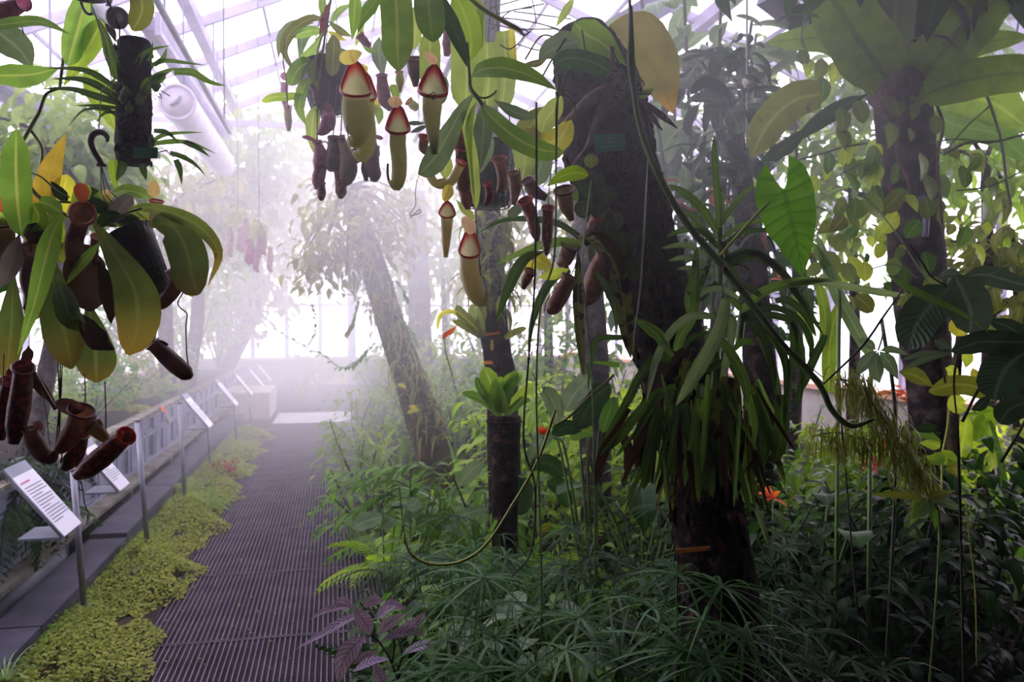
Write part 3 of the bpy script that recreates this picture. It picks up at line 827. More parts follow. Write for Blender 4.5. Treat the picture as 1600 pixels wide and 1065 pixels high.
L('deep', [(330, 180), (290, 130), (250, 70)], 70, D + .03, 'lance', -30)
L('mauveleaf', [(548, 275), (590, 205), (650, 145)], 95, D + .0, 'oblong', 30)
L('nepdark', [(70, 520), (62, 640), (55, 800), (28, 1060)], 130, D + .02, 'obov', -20, n=14)
L('greygreen', [(285, 560), (320, 660), (345, 730), (415, 770)], 120, D - .04, 'oblong', -20)
L('deadleaf', [(420, 380), (410, 480), (420, 590), (440, 710)], 210, D + .01, 'oblong', 25, wave=.05, label='dark withered leaf')
L('deadleaf', [(480, 460), (520, 560), (540, 680), (545, 775)], 90, D - .02, 'lance', -25, wave=.05)
L('deadleaf', [(400, 720), (440, 800), (490, 870), (560, 895)], 130, D - .03, 'lance', 35, wave=.05)
L('nepleaf', [(900, 600), (925, 610), (945, 640)], 60, D, 'lance', 20)
L('olive', [(230, 350), (270, 400), (310, 470)], 90, D + .04, 'oblong', 30)
L('deep', [(560, 270), (630, 260), (700, 280)], 80, D + .02, 'lance', -30)
L('olive', [(640, 215), (700, 250), (720, 270)], 60, D + .05, 'oblong', 20)
L('nepgreen', [(0, 330), (30, 260), (60, 200)], 80, D + .04, 'lance', -20)
L('nepdark', [(110, 350), (170, 340), (230, 370)], 90, D + .05, 'oblong', -40)
L('deep', [(0, 620), (30, 560), (80, 500)], 70, D + .04, 'lance', -20)
for m, pts, w in (('nepgreen', [(300, 235), (250, 190), (190, 170)], 80), ('bright', [(330, 240), (380, 200), (400, 130), (440, 95)], 80), ('nepgreen', [(450, 260), (500, 180), (490, 120)], 90), ('nepleaf', [(330, 250), (240, 270), (170, 330), (130, 430)], 84),
                  ('bright', [(160, 320), (190, 250), (160, 180)], 90), ('nepdark', [(500, 280), (600, 260), (690, 275)], 70), ('olive', [(300, 260), (260, 330), (250, 420)], 90), ('nepgreen', [(0, 470), (60, 420), (120, 400)], 70), ('nepdark', [(130, 450), (170, 540), (180, 640), (150, 760)], 120), ('nepgreen', [(60, 180), (30, 230), (10, 300)], 70), ('bright', [(200, 300), (260, 290), (300, 240)], 60),
                  ('yellow', [(180, 230), (150, 160), (170, 100)], 60), ('nepleaf', [(640, 250), (720, 215), (800, 235)], 50), ('deep', [(480, 300), (520, 250), (590, 235)], 60)):
    L(m, pts, w, D + U(-.02, .07), 'oblong', U(-35, 35))
# pitchers of the basket plant
T = lambda *a, **k: pitcher(pn, *a, **k)
T(2, [(395, 255), (372, 320), (362, 390), (360, 455), (352, 500)], D - .05, [96, 92, 88, 70, 26], 'pitbrown', 'rimorange', [(402, 175), (400, 125), (385, 82)], 'redlid', tilt=1.9, lidw=.75, rimr=.2)
T(2, [(165, 430), (150, 490), (140, 560), (150, 640), (120, 700)], D, [105, 95, 85, 60, 20], 'pitdark', 'rimdark', [(150, 370), (180, 330), (220, 330)], 'deadleaf')
T(2, [(765, 175), (762, 225), (755, 265), (745, 300)], D + .02, [60, 62, 50, 30], 'pityellow', 'rimred', [(752, 150), (752, 120), (752, 66)], 'tanlid', tilt=.7, lidw=1.0)
T(2, [(545, 190), (545, 225), (540, 262)], D + .03, [50, 50, 30], 'pitbrown', 'rimorange', [(527, 170), (525, 145), (528, 112)], 'tanlid', tilt=.7, lidw=1.1)
T(2, [(752, 872), (800, 915), (860, 970), (910, 1012), (938, 1030)], D - .05, [66, 84, 92, 80, 30], 'pitdark', 'rimdark', [(740, 868), (770, 862), (825, 872)], 'deadleaf', tilt=.8, lidw=.5)
T(2, [(855, 510), (868, 560), (840, 620), (795, 670), (765, 695)], D - .02, [76, 78, 72, 60, 22], 'pitbrown', 'rimdark', None, tilt=.6)
T(2, [(715, 880), (735, 850), (748, 790), (752, 730)], D, [48, 50, 40, 12], 'pitbrown', 'rimdark', None, tilt=.5)
T(2, [(20, 290), (28, 360), (24, 430), (5, 500)], D, [100, 90, 70, 24], 'pitolive', 'rimdark', [(10, 225), (30, 190), (40, 160)], 'redlid')
T(2, [(470, 350), (460, 420), (470, 480)], D + .02, [46, 44, 20], 'pitbrown', 'rimorange', None)
ttube(pn, 'tendrilbrown', 2, [(935, 1022), (915, 930), (910, 780), (915, 720), (880, 690), (872, 660), (905, 605)], D - .04, 7, 'tendril', 5)
# lower cluster of red pitchers on long tendrils
T3 = lambda *a, **k: pitcher(pn, 3, *a, **k)
T3([(120, 130), (112, 230), (98, 330), (82, 420), (72, 510)], D - .06, [92, 108, 116, 104, 50], 'pitmaroon', 'rimdark', [(130, 130), (140, 150), (150, 60)], 'pitmaroon', tilt=1.2, lidw=.6)
T3([(48, 200), (32, 290), (14, 380), (4, 490)], D - .02, [80, 90, 84, 40], 'pitmaroon', 'rimdark', [(40, 170), (60, 140), (70, 110)], 'pitmaroon', tilt=1.0, lidw=.6)
T3([(160, 440), (180, 500), (225, 565), (270, 580), (292, 545)], D - .06, [70, 96, 90, 66, 24], 'pitdark', 'rimdark', [(170, 420), (200, 412), (215, 440)], 'pitdark', tilt=.8, lidw=.6)
T3([(420, 350), (398, 420), (352, 490), (310, 535), (288, 548)], D - .08, [112, 112, 100, 66, 20], 'pitbrown', 'rimdark', [(440, 330), (370, 320), (290, 290)], 'pitdark', tilt=.8, lidw=.75)
T3([(478, 420), (520, 455), (552, 485), (570, 498)], D - .06, [86, 72, 50, 16], 'pitolive', 'rimdark', [(470, 390), (500, 400), (530, 440)], 'pitdark', tilt=.7, lidw=.6)
T3([(424, 470), (408, 530), (372, 590), (335, 625), (315, 610)], D - .04, [64, 84, 88, 60, 18], 'pitmaroon', 'rimdark', None, tilt=.8)
T3([(648, 475), (598, 520), (530, 580), (455, 640), (392, 680)], D - .12, [84, 104, 116, 104, 48], 'pitred', 'rimred', [(650, 520), (662, 480), (662, 440)], 'pitred', tilt=.9, lidw=.5)
for pts, w in (([(315, 70), (312, 250), (300, 420), (288, 540)], 8), ([(300, 60), (308, 240), (312, 400), (296, 540)], 8), ([(325, 80), (318, 250), (304, 420)], 6),
               ([(440, 140), (444, 250), (442, 340)], 7), ([(545, 185), (550, 330), (552, 440), (572, 495)], 7), ([(150, 95), (205, 200), (240, 340), (252, 470), (262, 520)], 6),
               ([(410, 690), (425, 720), (440, 820), (458, 870), (450, 930)], 7), ([(385, 680), (405, 620), (440, 560), (445, 480)], 8), ([(315, 610), (322, 570), (318, 550)], 8),
               ([(20, 40), (18, 120), (14, 230)], 7), ([(160, 110), (230, 230), (290, 330)], 22)):
    ttube(pn, 'tendrilbrown', 3, pts, D - .05, w, 'tendril', 5)
L3 = lambda m, pts, w, **k: tleaf(pn, m, 3, pts, D - .03, w, **k)
L3('deadleaf', [(110, 60), (160, 150), (230, 240), (310, 330)], 60, wave=.08)
L3('deadleaf', [(310, 290), (380, 320), (450, 370), (510, 400)], 50, roll=30, wave=.1)
L3('deadleaf', [(150, 0), (140, 60), (90, 140)], 60, roll=20, wave=.1)

# ------------------------------------------------------------------ epiphyte log
DL = 2.0
c = at(211, 160, DL)
lg = thing('orchid_log', 'black upright cork log at upper left with grassy leaves and a green tag', 'plant', c)
b = MB(); b.tube(pp(1, [(698, 206), (698, 222), (700, 330), (698, 450), (697, 560), (693, 700), (694, 800), (694, 846), (694, 856)], DL), [.028, .038, .0392, .0385, .040, .0405, .0395, .0385, .030], 20, jit=.05, res=3)
b.build('log', M['cork'], lg)
b = MB()
for i in range(90):
    a = U(0, 2 * PI); h = U(225, 845); p = at(697 / 3.329, h / 3.329, DL); r = .039
    q = p + V((math.cos(a) * r, math.sin(a) * r, 0)); b.tube([q, q + V((U(-.006, .006), U(-.006, .006), U(-.02, .02)))], [.002, .0045, .001], 5, res=2)
o = b.build('bark_crust', M['cork'], lg); o['kind'] = 'stuff'
b = MB(); b.tube([at(187, 44, DL), at(188, 62, DL), at(200, 66, DL)], .0022, 5); b.tube([at(187, 44, DL), V((-.75, 1.9, 2.95))], .0022, 5, res=1); b.build('wire', M['wire'], lg)
G = lambda m, pts, w, d=DL - .03, **k: tleaf(lg, m, 1, pts, d, w, k.pop('pr', 'grass'), k.pop('roll', 0), k.pop('fold', .35), n=12, m=2, **k)
for m, pts, w in (('strap', [(730, 525), (790, 420), (860, 375), (918, 352)], 40), ('strap', [(905, 372), (1000, 376), (1090, 425), (1175, 447)], 40), ('strap', [(712, 520), (700, 400), (750, 275), (892, 234)], 38),
                  ('bright', [(675, 525), (662, 400), (632, 320), (596, 282)], 54), ('strap', [(612, 405), (570, 270), (545, 180), (490, 70)], 62), ('strapd', [(622, 470), (500, 390), (400, 358), (238, 355)], 34),
                  ('strapd', [(612, 512), (500, 440), (400, 410), (262, 410)], 40), ('strapd', [(618, 535), (500, 500), (370, 462), (212, 462)], 38), ('strapd', [(612, 562), (500, 550), (388, 548)], 20),
                  ('strapd', [(615, 605), (560, 575), (440, 570), (350, 660)], 18), ('strap', [(588, 490), (590, 440), (594, 398)], 30), ('strap', [(800, 340), (850, 300), (868, 245)], 26),
                  ('strap', [(782, 742), (850, 702), (950, 690), (1060, 688)], 22), ('strap', [(790, 748), (900, 735), (1000, 745), (1130, 802)], 28), ('strapd', [(800, 678), (870, 690), (938, 748)], 26),
                  ('strapd', [(885, 795), (950, 815), (1010, 850), (1072, 915)], 28), ('strapd', [(915, 830), (935, 880), (946, 962)], 34), ('strapd', [(955, 735), (1030, 770), (1095, 818)], 28),
                  ('strapd', [(645, 842), (628, 890), (606, 940)], 48), ('strapd', [(738, 850), (748, 890), (762, 940)], 40), ('bright', [(590, 830), (590, 910), (612, 1005)], 46),
                  ('strap', [(785, 340), (860, 315), (960, 325), (1076, 340)], 24), ('bright', [(740, 515), (752, 440), (770, 400)], 40), ('strap', [(790, 430), (840, 400), (862, 380)], 50), ('strapd', [(612, 580), (540, 590), (500, 640)], 16),
                  ('strap', [(770, 320), (785, 290), (796, 210)], 22)):
    G(m, pts, w)
for p, r in (((655, 480), 30), ((640, 510), 24), ((672, 560), 22), ((720, 520), 22), ((810, 445), 30), ((790, 735), 18)):
    b = MB(); q = pp(1, [p], DL - .04)[0]; b.tube([q + V((0, 0, -.014)), q, q + V((0, 0, .016))], [.004, r / 3.329 / 1300 * DL, .002], 8); b.build('pseudobulb', M['stemgreen'], lg)
b = MB()
for i in range(26):
    p = RND.choice([(690, 490), (800, 455), (600, 560), (830, 780), (660, 570)]); q = pp(1, [(p[0] + U(-40, 40), p[1] + U(-30, 30))], DL - .035)[0]
    b.tube([q, q + V((U(-.02, .02), U(-.01, .01), U(-.02, .005))), q + V((U(-.04, .04), U(-.02, .01), U(-.03, .0)))], .0011, 4, res=2)
o = b.build('roots', M['rootbrown'], lg); o['kind'] = 'stuff'
def plate(parent, crop, quad, d, mat, th=.0015, lines=None, nm='label'):
    q = pp(crop, quad, d); ctr = (q[0] + q[1] + q[2] + q[3]) / 4; x = (q[1] - q[0]); z = (q[0] - q[3]); X = x.normalized(); Z = (z - X * z.dot(X)).normalized(); N = X.cross(Z)
    b = MB(); b.box(ctr, (x.length, th, z.length), (X, N, Z)); o = b.build(nm, M[mat], parent, False)
    if lines:
        b = MB(); s = 1 if N.dot(CAM - ctr) > 0 else -1
        for r, (fw, n) in enumerate(lines):
            zc = z.length * (.5 - (r + 1) / (len(lines) + 1)); xx = -x.length * fw / 2
            for i in range(n):
                wl = x.length * fw / n * .78
                b.box(ctr + X * (xx + wl / 2) + Z * zc + N * (s * (th / 2 + .0004)), (wl, .0004, z.length * .055), (X, N, Z)); xx += x.length * fw / n
        b.build('lettering', M['inkpale'], o, False)
    return o
plate(lg, 1, [(693, 766), (818, 768), (820, 824), (700, 822)], DL - .055, 'taggreen', lines=[(.25, 1), (.5, 3), (.45, 2)])

# ------------------------------------------------------------------ grey spotlight at the top left
sp = thing('spotlight', 'small grey tube spotlight with glass lens above the black cork log', 'lamp', at(170, 22, 2.1))
d = 2.1
A = at(184, 28, d - .05); B = at(152, 16, d + .12)
b = MB(); b.tube([A, A + (B - A) * .08, A + (B - A) * .1, A + (B - A) * .55, A + (B - A) * .6, B], [.026, .027, .023, .023, .019, .017], 18, raw=True); b.build('housing', M['greymetal'], sp)
n = (A - B).normalized(); x = n.cross(V((0, 0, 1))).normalized(); z = x.cross(n)
b = MB(); b.tube([A + (x * math.cos(a) + z * math.sin(a)) * .023 for a in [2 * PI * i / 20 for i in range(20)]], .0045, 6, closed=True); b.build('bezel', M['signgrey'], sp)
b = MB(); b.tube([A + n * .001, A + n * .004], .012, 14, res=1); b.build('lens', M['lens'], sp)
b = MB(); b.tube([at(168, 12, d), at(172, -10, d), at(150, -40, d + .05), V((-.75, 2.0, 2.95))], .006, 8); b.build('bracket', M['greymetal'], sp)
b = MB(); b.tube([at(150, 18, d + .1), at(138, 22, d + .1), at(128, 8, d + .1), at(120, -30, d + .1)], .004, 6); b.build('cable', M['blackplastic'], sp)
sp2 = thing('lamp_shade', 'round grey lamp shade cut off by the frame edge above the spotlight', 'lamp', at(136, -8, 2.0))
q = at(136, -14, 2.0)
b = MB(); b.tube([q + V((0, 0, -.008)), q + V((0, 0, .0)), q + V((0, 0, .05)), q + V((0, 0, .09))], [.046, .05, .04, .016], 22, raw=True); b.build('shade', M['signgrey'], sp2)
b = MB(); b.tube([q + V((math.cos(a) * .048, math.sin(a) * .048, -.006)) for a in [2 * PI * i / 24 for i in range(24)]], .006, 6, closed=True); b.build('ring', M['greymetal'], sp2)
b = MB(); b.tube([q + V((0, 0, .09)), V((-.75, 1.95, 2.95))], .004, 6, res=1); b.build('cable', M['blackplastic'], sp2)

# ------------------------------------------------------------------ second pitcher plant at the top left corner
DT = 2.15
tl = thing('climbing_pitcher_plant', 'pitcher plant with large hanging leaves cut off by the top left corner', 'plant', at(60, -60, DT))
K = lambda m, pts, w, d=DT, pr='lance', roll=0, **k: tleaf(tl, m, 1, pts, d, w, pr, roll, **{'n': 14, **k})
K('nepgreen', [(-120, 110), (0, 128), (200, 112), (372, 182)], 78, DT - .05, 'lance', 40)
K('greygreen', [(-110, 90), (20, 190), (110, 270), (165, 360)], 170, DT, 'lance', 10)
K('nepgreen', [(-120, 390), (40, 392), (180, 385), (310, 352)], 135, DT - .1, 'lance', -25)
K('nepgreen', [(470, -40), (430, 60), (400, 170), (350, 340)], 150, DT + .1, 'oblong', 20)
K('bright', [(540, 80), (500, 170), (430, 290), (330, 450)], 130, DT + .12, 'lance', -20)
K('bright', [(440, 340), (500, 440), (560, 560), (615, 700)], 150, DT + .25, 'lance', 10)
K('olive', [(700, -90), (735, 0), (735, 70), (690, 160)], 120, DT - .1, 'oblong', 0)
K('deadleaf', [(545, 120), (580, 160), (604, 222)], 40, DT)
ttube(tl, 'tendril', 1, [(310, 460), (240, 490), (205, 580), (165, 650), (112, 740), (75, 760)], DT - .1, [10, 16, 18, 20, 18, 14], 'vine', 6)
ttube(tl, 'tendril', 1, [(112, 740), (135, 880), (180, 980), (280, 1075)], (DT - .12, 1.95), [14, 20, 22, 20], 'vine', 6)
ttube(tl, 'stemlime', 1, [(165, 680), (215, 760), (218, 830), (200, 900)], DT - .1, 18, 'vine', 6)
ttube(tl, 'tendril', 1, [(165, 360), (200, 390), (228, 446)], DT - .02, 7, 'tendril', 5)
ttube(tl, 'stemgreen', 1, [(310, 460), (340, 250), (400, 60), (430, -120)], DT + .1, 16, 'vine', 6)
pitcher(tl, 1, [(110, 20), (60, 45), (0, 60), (-60, 60)], DT, [70, 92, 96, 60], 'pitpurple', 'rimdark', None)
ttube(tl, 'tendrilbrown', 1, [(85, 20), (100, 90), (125, 180)], DT, 6, 'tendril', 5)
b = MB(); b.tube([at(130, -40, DT + .1), V((-.75, 2.2, 2.95))], .002, 5, res=1); b.build('wire', M['wire'], tl)
# ------------------------------------------------------------------ hanging plant with purple pitchers
DA = 3.0
pa = thing('hanging_pitcher_plant', 'hanging pitcher plant with a cluster of dusky purple pitchers below a black pot', 'plant', at(512, 110, DA))
basket(pa, at(508, 100, DA + .1), at(520, 175, DA + .1), .1, .07)
for dx in (-22, 0, 22):
    b = MB(); b.tube([at(508 + dx, 98, DA + .1), at(516, -80, DA + .1), V((-.1, 3.1, 2.97))], .002, 5, res=2); b.build('wire', M['wire'], pa)
b = MB(); b.tube([V((-.75, 3.1, 2.97)), V((.62, 3.1, 2.97))], .012, 8, res=1); b.build('cross_rod', M['greymetal'], pa)
K = lambda m, pts, w, d=DA, pr='lance', roll=0, **k: tleaf(pa, m, 5, pts, d, w, pr, roll, **{'n': 14, **k})
K('olive', [(370, 115), (290, 95), (190, 160), (145, 260), (205, 385)], 62, DA, 'lance', [-40, -30, -20, 0, 10])
K('bright', [(250, 492), (170, 500), (90, 505), (32, 530)], 52, DA, 'oblong', 30)
K('nepgreen', [(345, 160), (280, 160), (185, 190)], 58, DA, 'oblong', 25)
K('greygreen', [(300, 120), (200, 130), (130, 200), (115, 310)], 60, DA + .1, 'lance', 10)
K('nepgreen', [(300, 320), (240, 340), (200, 390), (180, 445)], 86, DA, 'oblong', -10)
K('greygreen', [(330, 150), (250, 180), (225, 310)], 70, DA + .15, 'lance', 20)
K('nepgreen', [(345, 160), (310, 240), (240, 305), (225, 300)], 50, DA, 'lance', 20)
K('olive', [(400, 180), (405, 250), (400, 330), (395, 395)], 80, DA - .05, 'oblong', -15)
K('nepgreen', [(310, 400), (250, 450), (225, 560), (265, 660)], 64, DA, 'lance', [-30, -10, 10, 30])
K('neppale', [(330, 540), (300, 600), (290, 700), (300, 800)], 76, DA + .05, 'lance', 10)
K('olive', [(350, 250), (310, 330), (310, 420), (330, 460)], 60, DA, 'lance', 20)
K('greygreen', [(420, 240), (470, 320), (460, 440), (420, 560)], 110, DA + .1, 'lance', -20)
K('greygreen', [(640, 190), (640, 290), (660, 400)], 90, DA + .05, 'lance', 20)
K('neppale', [(560, 100), (540, 170), (515, 250)], 36, DA, 'lance', 20)
K('yellow', [(370, 160), (420, 190), (470, 210)], 36, DA, 'lance', 10)
K('olive', [(375, 110), (440, 160), (500, 190)], 44, DA, 'lance', -20)
K('nepgreen', [(540, 150), (580, 250), (640, 270)], 40, DA, 'lance', 20)
K('nepgreen', [(380, 140), (430, 60), (500, 20)], 40, DA, 'lance', 20)
K('nepgreen', [(350, 100), (345, 20), (350, -60)], 44, DA, 'lance', 10)
K('redleaf', [(350, 60), (350, 130), (330, 190)], 40, DA, 'lance', 10)
K('redleaf', [(380, 10), (370, 60), (360, 120)], 30, DA, 'lance', -10)
K('yellow', [(560, 520), (600, 545), (650, 530)], 60, DA, 'oblong', 10)
K('nepgreen', [(620, 540), (640, 590), (638, 650)], 50, DA, 'lance', 10)
ttube(pa, 'stemgreen', 5, [(330, 420), (350, 250), (370, 110), (390, 0), (400, -60)], DA, [10, 14, 14, 12, 10], 'vine', 6)
ttube(pa, 'stemlime', 5, [(310, 420), (315, 300), (340, 200), (380, 130)], DA, 10, 'vine', 6)
P = lambda pts, w, body='pitpurple', rim='rimdark', **k: pitcher(pa, 5, pts, k.pop('d', DA - .05), w, body, rim, k.pop('lid', None), k.pop('lidmat', 'pitpurple'), **k)
P([(372, 575), (378, 610), (372, 645), (345, 680), (318, 695)], [40, 78, 80, 56, 20], lid=[(372, 570), (374, 552), (378, 535)])
P([(320, 745), (336, 800), (336, 850), (322, 905)], [42, 74, 86, 40], lid=[(320, 735), (270, 715), (240, 712)], lidw=.5)
P([(345, 860), (328, 910), (322, 950), (316, 985)], [50, 72, 66, 24])
P([(338, 960), (340, 1000), (338, 1030), (334, 1042)], [40, 50, 40, 14], body='pitred')
P([(400, 720), (405, 790), (398, 850), (392, 890)], [46, 84, 92, 40], body='pitdark')
P([(425, 880), (440, 950), (442, 1000), (440, 1032)], [46, 58, 62, 22], body='pitred')
P([(440, 720), (470, 810), (478, 880), (462, 930), (420, 960)], [44, 90, 104, 84, 30], body='pitolive')
P([(598, 700), (600, 790), (600, 860), (615, 910), (610, 944)], [40, 80, 90, 76, 30], body='pitdark', lid=[(598, 700), (640, 715), (662, 718)], lidw=.6)
P([(625, 770), (625, 800), (620, 845)], [34, 44, 18])
P([(575, 820), (570, 880), (572, 940)], [44, 52, 20], body='pitdark')
P([(655, 400), (660, 460), (672, 520), (700, 570)], [50, 72, 76, 30])
P([(520, 790), (525, 820), (515, 845)], [50, 56, 26], body='pitdark')
P([(1000, 170), (1000, 230), (990, 290)], [56, 70, 30], d=DA - .3)
P([(545, 190), (565, 215), (595, 240)], [44, 48, 24])
P([(310, 465), (312, 480), (316, 495)], [30, 34, 16], body='pitdark')
P([(150, 440), (145, 510), (155, 570)], [34, 40, 14], body='pitpurple', d=DA + 1.6, lid=[(148, 420), (145, 395), (150, 375)])
P([(165, 560), (168, 620), (170, 680)], [38, 44, 20], body='pitolive', d=DA + 1.5)
P([(240, 420), (235, 480), (240, 540)], [44, 40, 14], body='pitred', d=DA + 1.4)
P([(470, 420), (455, 500), (460, 560)], [60, 90, 40], body='pitdark', d=DA + .1)
for pts in ([(300, 790), (345, 740), (372, 745), (375, 800)], [(385, 420), (378, 500), (372, 575)], [(690, 460), (690, 500), (700, 560)], [(240, 712), (290, 730), (330, 745)], [(330, 420), (320, 560), (318, 740)], [(420, 440), (410, 600), (400, 720)], [(440, 450), (445, 600), (440, 720)], [(560, 430), (590, 560), (598, 700)], [(150, 380), (140, 300), (150, 200)], [(168, 560), (160, 480), (155, 380)], [(240, 420), (250, 360), (300, 300)]):
    ttube(pa, 'tendrilbrown', 5, pts, DA - .03, 7, 'tendril', 5)

# ------------------------------------------------------------------ big hanging plant with green red-lipped pitchers
DB = 1.8
pb = thing('hanging_pitcher_plant', 'hanging pitcher plant with red-lipped pale green pitchers and broad drooping leaves at top centre', 'plant', at(760, 200, DB + .5))
basket(pb, at(762, 225, DB + .75), at(760, 322, DB + .75), .088, .07)
for dx in (-40, 0, 40):
    b = MB(); b.tube([at(762 + dx, 225, DB + .75), at(770, -60, DB + .75), V((.62, 2.6, 2.95))], .002, 5, res=2); b.build('wire', M['wire'], pb)
B5 = lambda m, pts, w, d=DB, pr='lance', roll=0, **k: tleaf(pb, m, 5, pts, d, w, pr, roll, **{'n': 16, **k})
B5('nepgreen', [(725, -120), (728, 0), (735, 140), (735, 260), (742, 372)], 172, (DB, DB - .15), 'strap', 0, fold=.12)
B5('mid', [(885, -100), (895, 0), (905, 100), (920, 218)], 162, (DB, DB - .1), 'oblong', 10)
B5('nepgreen', [(525, -80), (515, 0), (508, 110), (498, 212)], 90, DB, 'lance', 40)
B5('mid', [(660, -60), (610, 20), (560, 90), (530, 170)], 76, DB + .05, 'lance', -20)
B5('deep', [(945, -60), (1000, 80), (1060, 220), (1112, 370)], 96, DB, 'lance', -25)
B5('neppale', [(1090, -60), (1095, 120), (1100, 320), (1090, 570)], 190, DB + .3, 'strapb', 15)
B5('neppale', [(830, 40), (832, 140), (822, 255)], 70, DB + .15, 'strap', 10)
B5('neppale', [(905, 180), (905, 290), (905, 460)], 112, DB + .2, 'strapb', -5)
B5('bright', [(1010, -60), (1080, 60), (1120, 220), (1100, 330)], 140, DB + .1, 'lance', 20)
B5('greygreen', [(1135, 485), (1075, 560), (1000, 700), (920, 830), (842, 905)], 150, (DB, DB - .1), 'obov', 30, fold=.2)
B5('neppale', [(1150, 520), (1112, 620), (1105, 760), (1140, 1060)], 66, DB - .03, 'lance', 50)
B5('greygreen', [(985, 400), (970, 470), (965, 540)], 60, DB + .3, 'oblong', 0)
B5('greygreen', [(1190, 520), (1180, 700), (1160, 900)], 110, DB + .3, 'lance', -20)
B5('neppale', [(1000, 800), (985, 870), (985, 940)], 80, DB + .1, 'lance', 10)
B5('yellowlid', [(1010, 960), (995, 1000), (980, 1050)], 50, DB + .1, 'oblong', 10)
B5('deep', [(780, 640), (830, 640), (880, 640)], 26, DB + .6, 'lance', 10)
B5('deep', [(800, 690), (850, 670), (900, 650)], 26, DB + .6, 'lance', 10)
B5('nepgreen', [(700, 440), (720, 470), (730, 520)], 46, DB + .3, 'oblong', 10)
B6 = lambda m, pts, w, d=DB, pr='lance', roll=0, **k: tleaf(pb, m, 6, pts, d, w, pr, roll, **{'n': 16, **k})
B6('nepgreen', [(318, 400), (380, 360), (500, 355), (640, 400), (772, 472)], 118, (DB - .1, DB - .25), 'lance', 25)
B6('nepgreen', [(370, 545), (450, 630), (560, 720), (690, 780), (800, 790)], 120, (DB, DB - .1), 'oblong', -25)
B6('greygreen', [(440, 520), (520, 570), (600, 600), (665, 605)], 70, DB + .05, 'lance', 20)
B6('olive', [(700, 560), (640, 640), (590, 700), (570, 720)], 130, DB + .25, 'oblong', 10)
B6('yellow', [(560, 690), (680, 740), (780, 720), (840, 620)], 140, DB + .25, 'round', 10)
B6('neppale', [(790, 500), (740, 580), (700, 640), (690, 690)], 110, DB + .1, 'oblong', 10)
B6('neppale', [(400, 220), (410, 400), (400, 560)], 130, DB + .5, 'strapb', 10)
B6('neppale', [(490, 160), (500, 360), (480, 560)], 120, DB + .55, 'strapb', -10)
B6('yellow', [(530, 150), (535, 260), (545, 350)], 44, DB + .5, 'strap', 30)
B6('greygreen', [(370, 640), (390, 760), (370, 900)], 110, DB + .45, 'lance', 20)
B6('neppale', [(560, 640), (600, 800), (580, 980)], 130, DB + .5, 'lance', 0)
B6('greygreen', [(690, 780), (680, 860), (640, 960)], 130, DB + .55, 'oblong', 20)
B6('neppale', [(280, 560), (330, 680), (350, 760)], 110, DB + .35, 'oblong', 20)
B6('olive', [(600, 330), (660, 330), (720, 300)], 40, DB + .4, 'lance', 10)
B6('neppale', [(380, 20), (360, 120), (370, 260)], 50, DB + .3, 'strap', 10)
B6('neppale', [(860, -20), (810, 60), (760, 140)], 46, DB + .6, 'lance', 10)
ttube(pb, 'stemgreen', 6, [(300, 220), (312, 400), (318, 460), (355, 510), (430, 610), (560, 700)], DB, [12, 18, 22, 24, 20, 12], 'vine', 7)
ttube(pb, 'stemlime', 6, [(365, 505), (400, 508), (440, 485), (450, 470)], DB, 12, 'vine', 6)
ttube(pb, 'stemlime', 6, [(300, -20), (370, 40), (460, 95), (560, 150), (590, 180)], DB, [18, 22, 24, 26, 14], 'vine', 7)
ttube(pb, 'tendrilbrown', 6, [(575, 175), (590, 155), (615, 165), (610, 185), (588, 180), (620, 170), (655, 130), (650, 60), (635, -10)], DB - .02, 6, 'tendril', 5)
ttube(pb, 'tendrilbrown', 6, [(600, 182), (560, 230), (515, 255), (470, 232)], DB - .02, 7, 'tendril', 5)
ttube(pb, 'tendril', 6, [(768, 470), (830, 510), (862, 570), (850, 610), (810, 632)], DB - .2, 6, 'tendril', 5)
ttube(pb, 'tendril', 6, [(600, 310), (680, 190), (760, 195), (800, 205)], DB + .4, 10, 'tendril', 5)
ttube(pb, 'tendril', 5, [(850, 905), (835, 950), (828, 1010), (830, 1065), (800, 1120), (855, 1105), (850, 1090), (835, 1100), (800, 1135)], DB - .1, 4, 'tendril', 5)
for pts in ([(480, 650), (700, 660), (900, 640)], [(420, 80), (600, 40), (700, 20)], [(400, 120), (560, 150), (760, 150)], [(440, 90), (620, 110), (840, 170)], [(420, 40), (600, -10), (660, -40)], [(560, 230), (660, 260), (740, 262)], [(540, 60), (700, 80), (840, 100)], [(560, 100), (700, 130), (800, 170)], [(430, 150), (520, 60), (640, 40)]):
    ttube(pb, 'stemgrey', 6, pts, DB + .9, 7, 'stem', 5)
P5 = lambda pts, w, body='pitgreen', rim='rimred', **k: pitcher(pb, 5, pts, k.pop('d', DB - .08), w, body, rim, k.pop('lid', None), k.pop('lidmat', 'yellowlid'), sides=14, **k)
P5([(520, 500), (522, 570), (532, 650), (530, 705), (508, 735), (478, 715)], [134, 158, 150, 120, 80, 24], lid=[(512, 330), (497, 300), (488, 258)], lidw=.95, tilt=1.25, flare=1.18, rimr=.11, neck=1.4)
P5([(560, 520), (560, 600), (570, 690), (572, 760), (548, 815), (505, 790)], [110, 118, 110, 96, 66, 20], d=DB - .02, lid=[(525, 400), (540, 370), (578, 345)], lidw=.6, tilt=1.25, flare=1.18, rimr=.11, neck=1.4)
P5([(918, 500), (915, 570), (918, 650), (925, 730), (930, 800)], [104, 104, 80, 58, 28], lid=[(930, 335), (920, 310), (870, 275)], lidmat='pinklid', lidw=.5, tilt=1.2, flare=1.4, rimr=.2, neck=1.4)
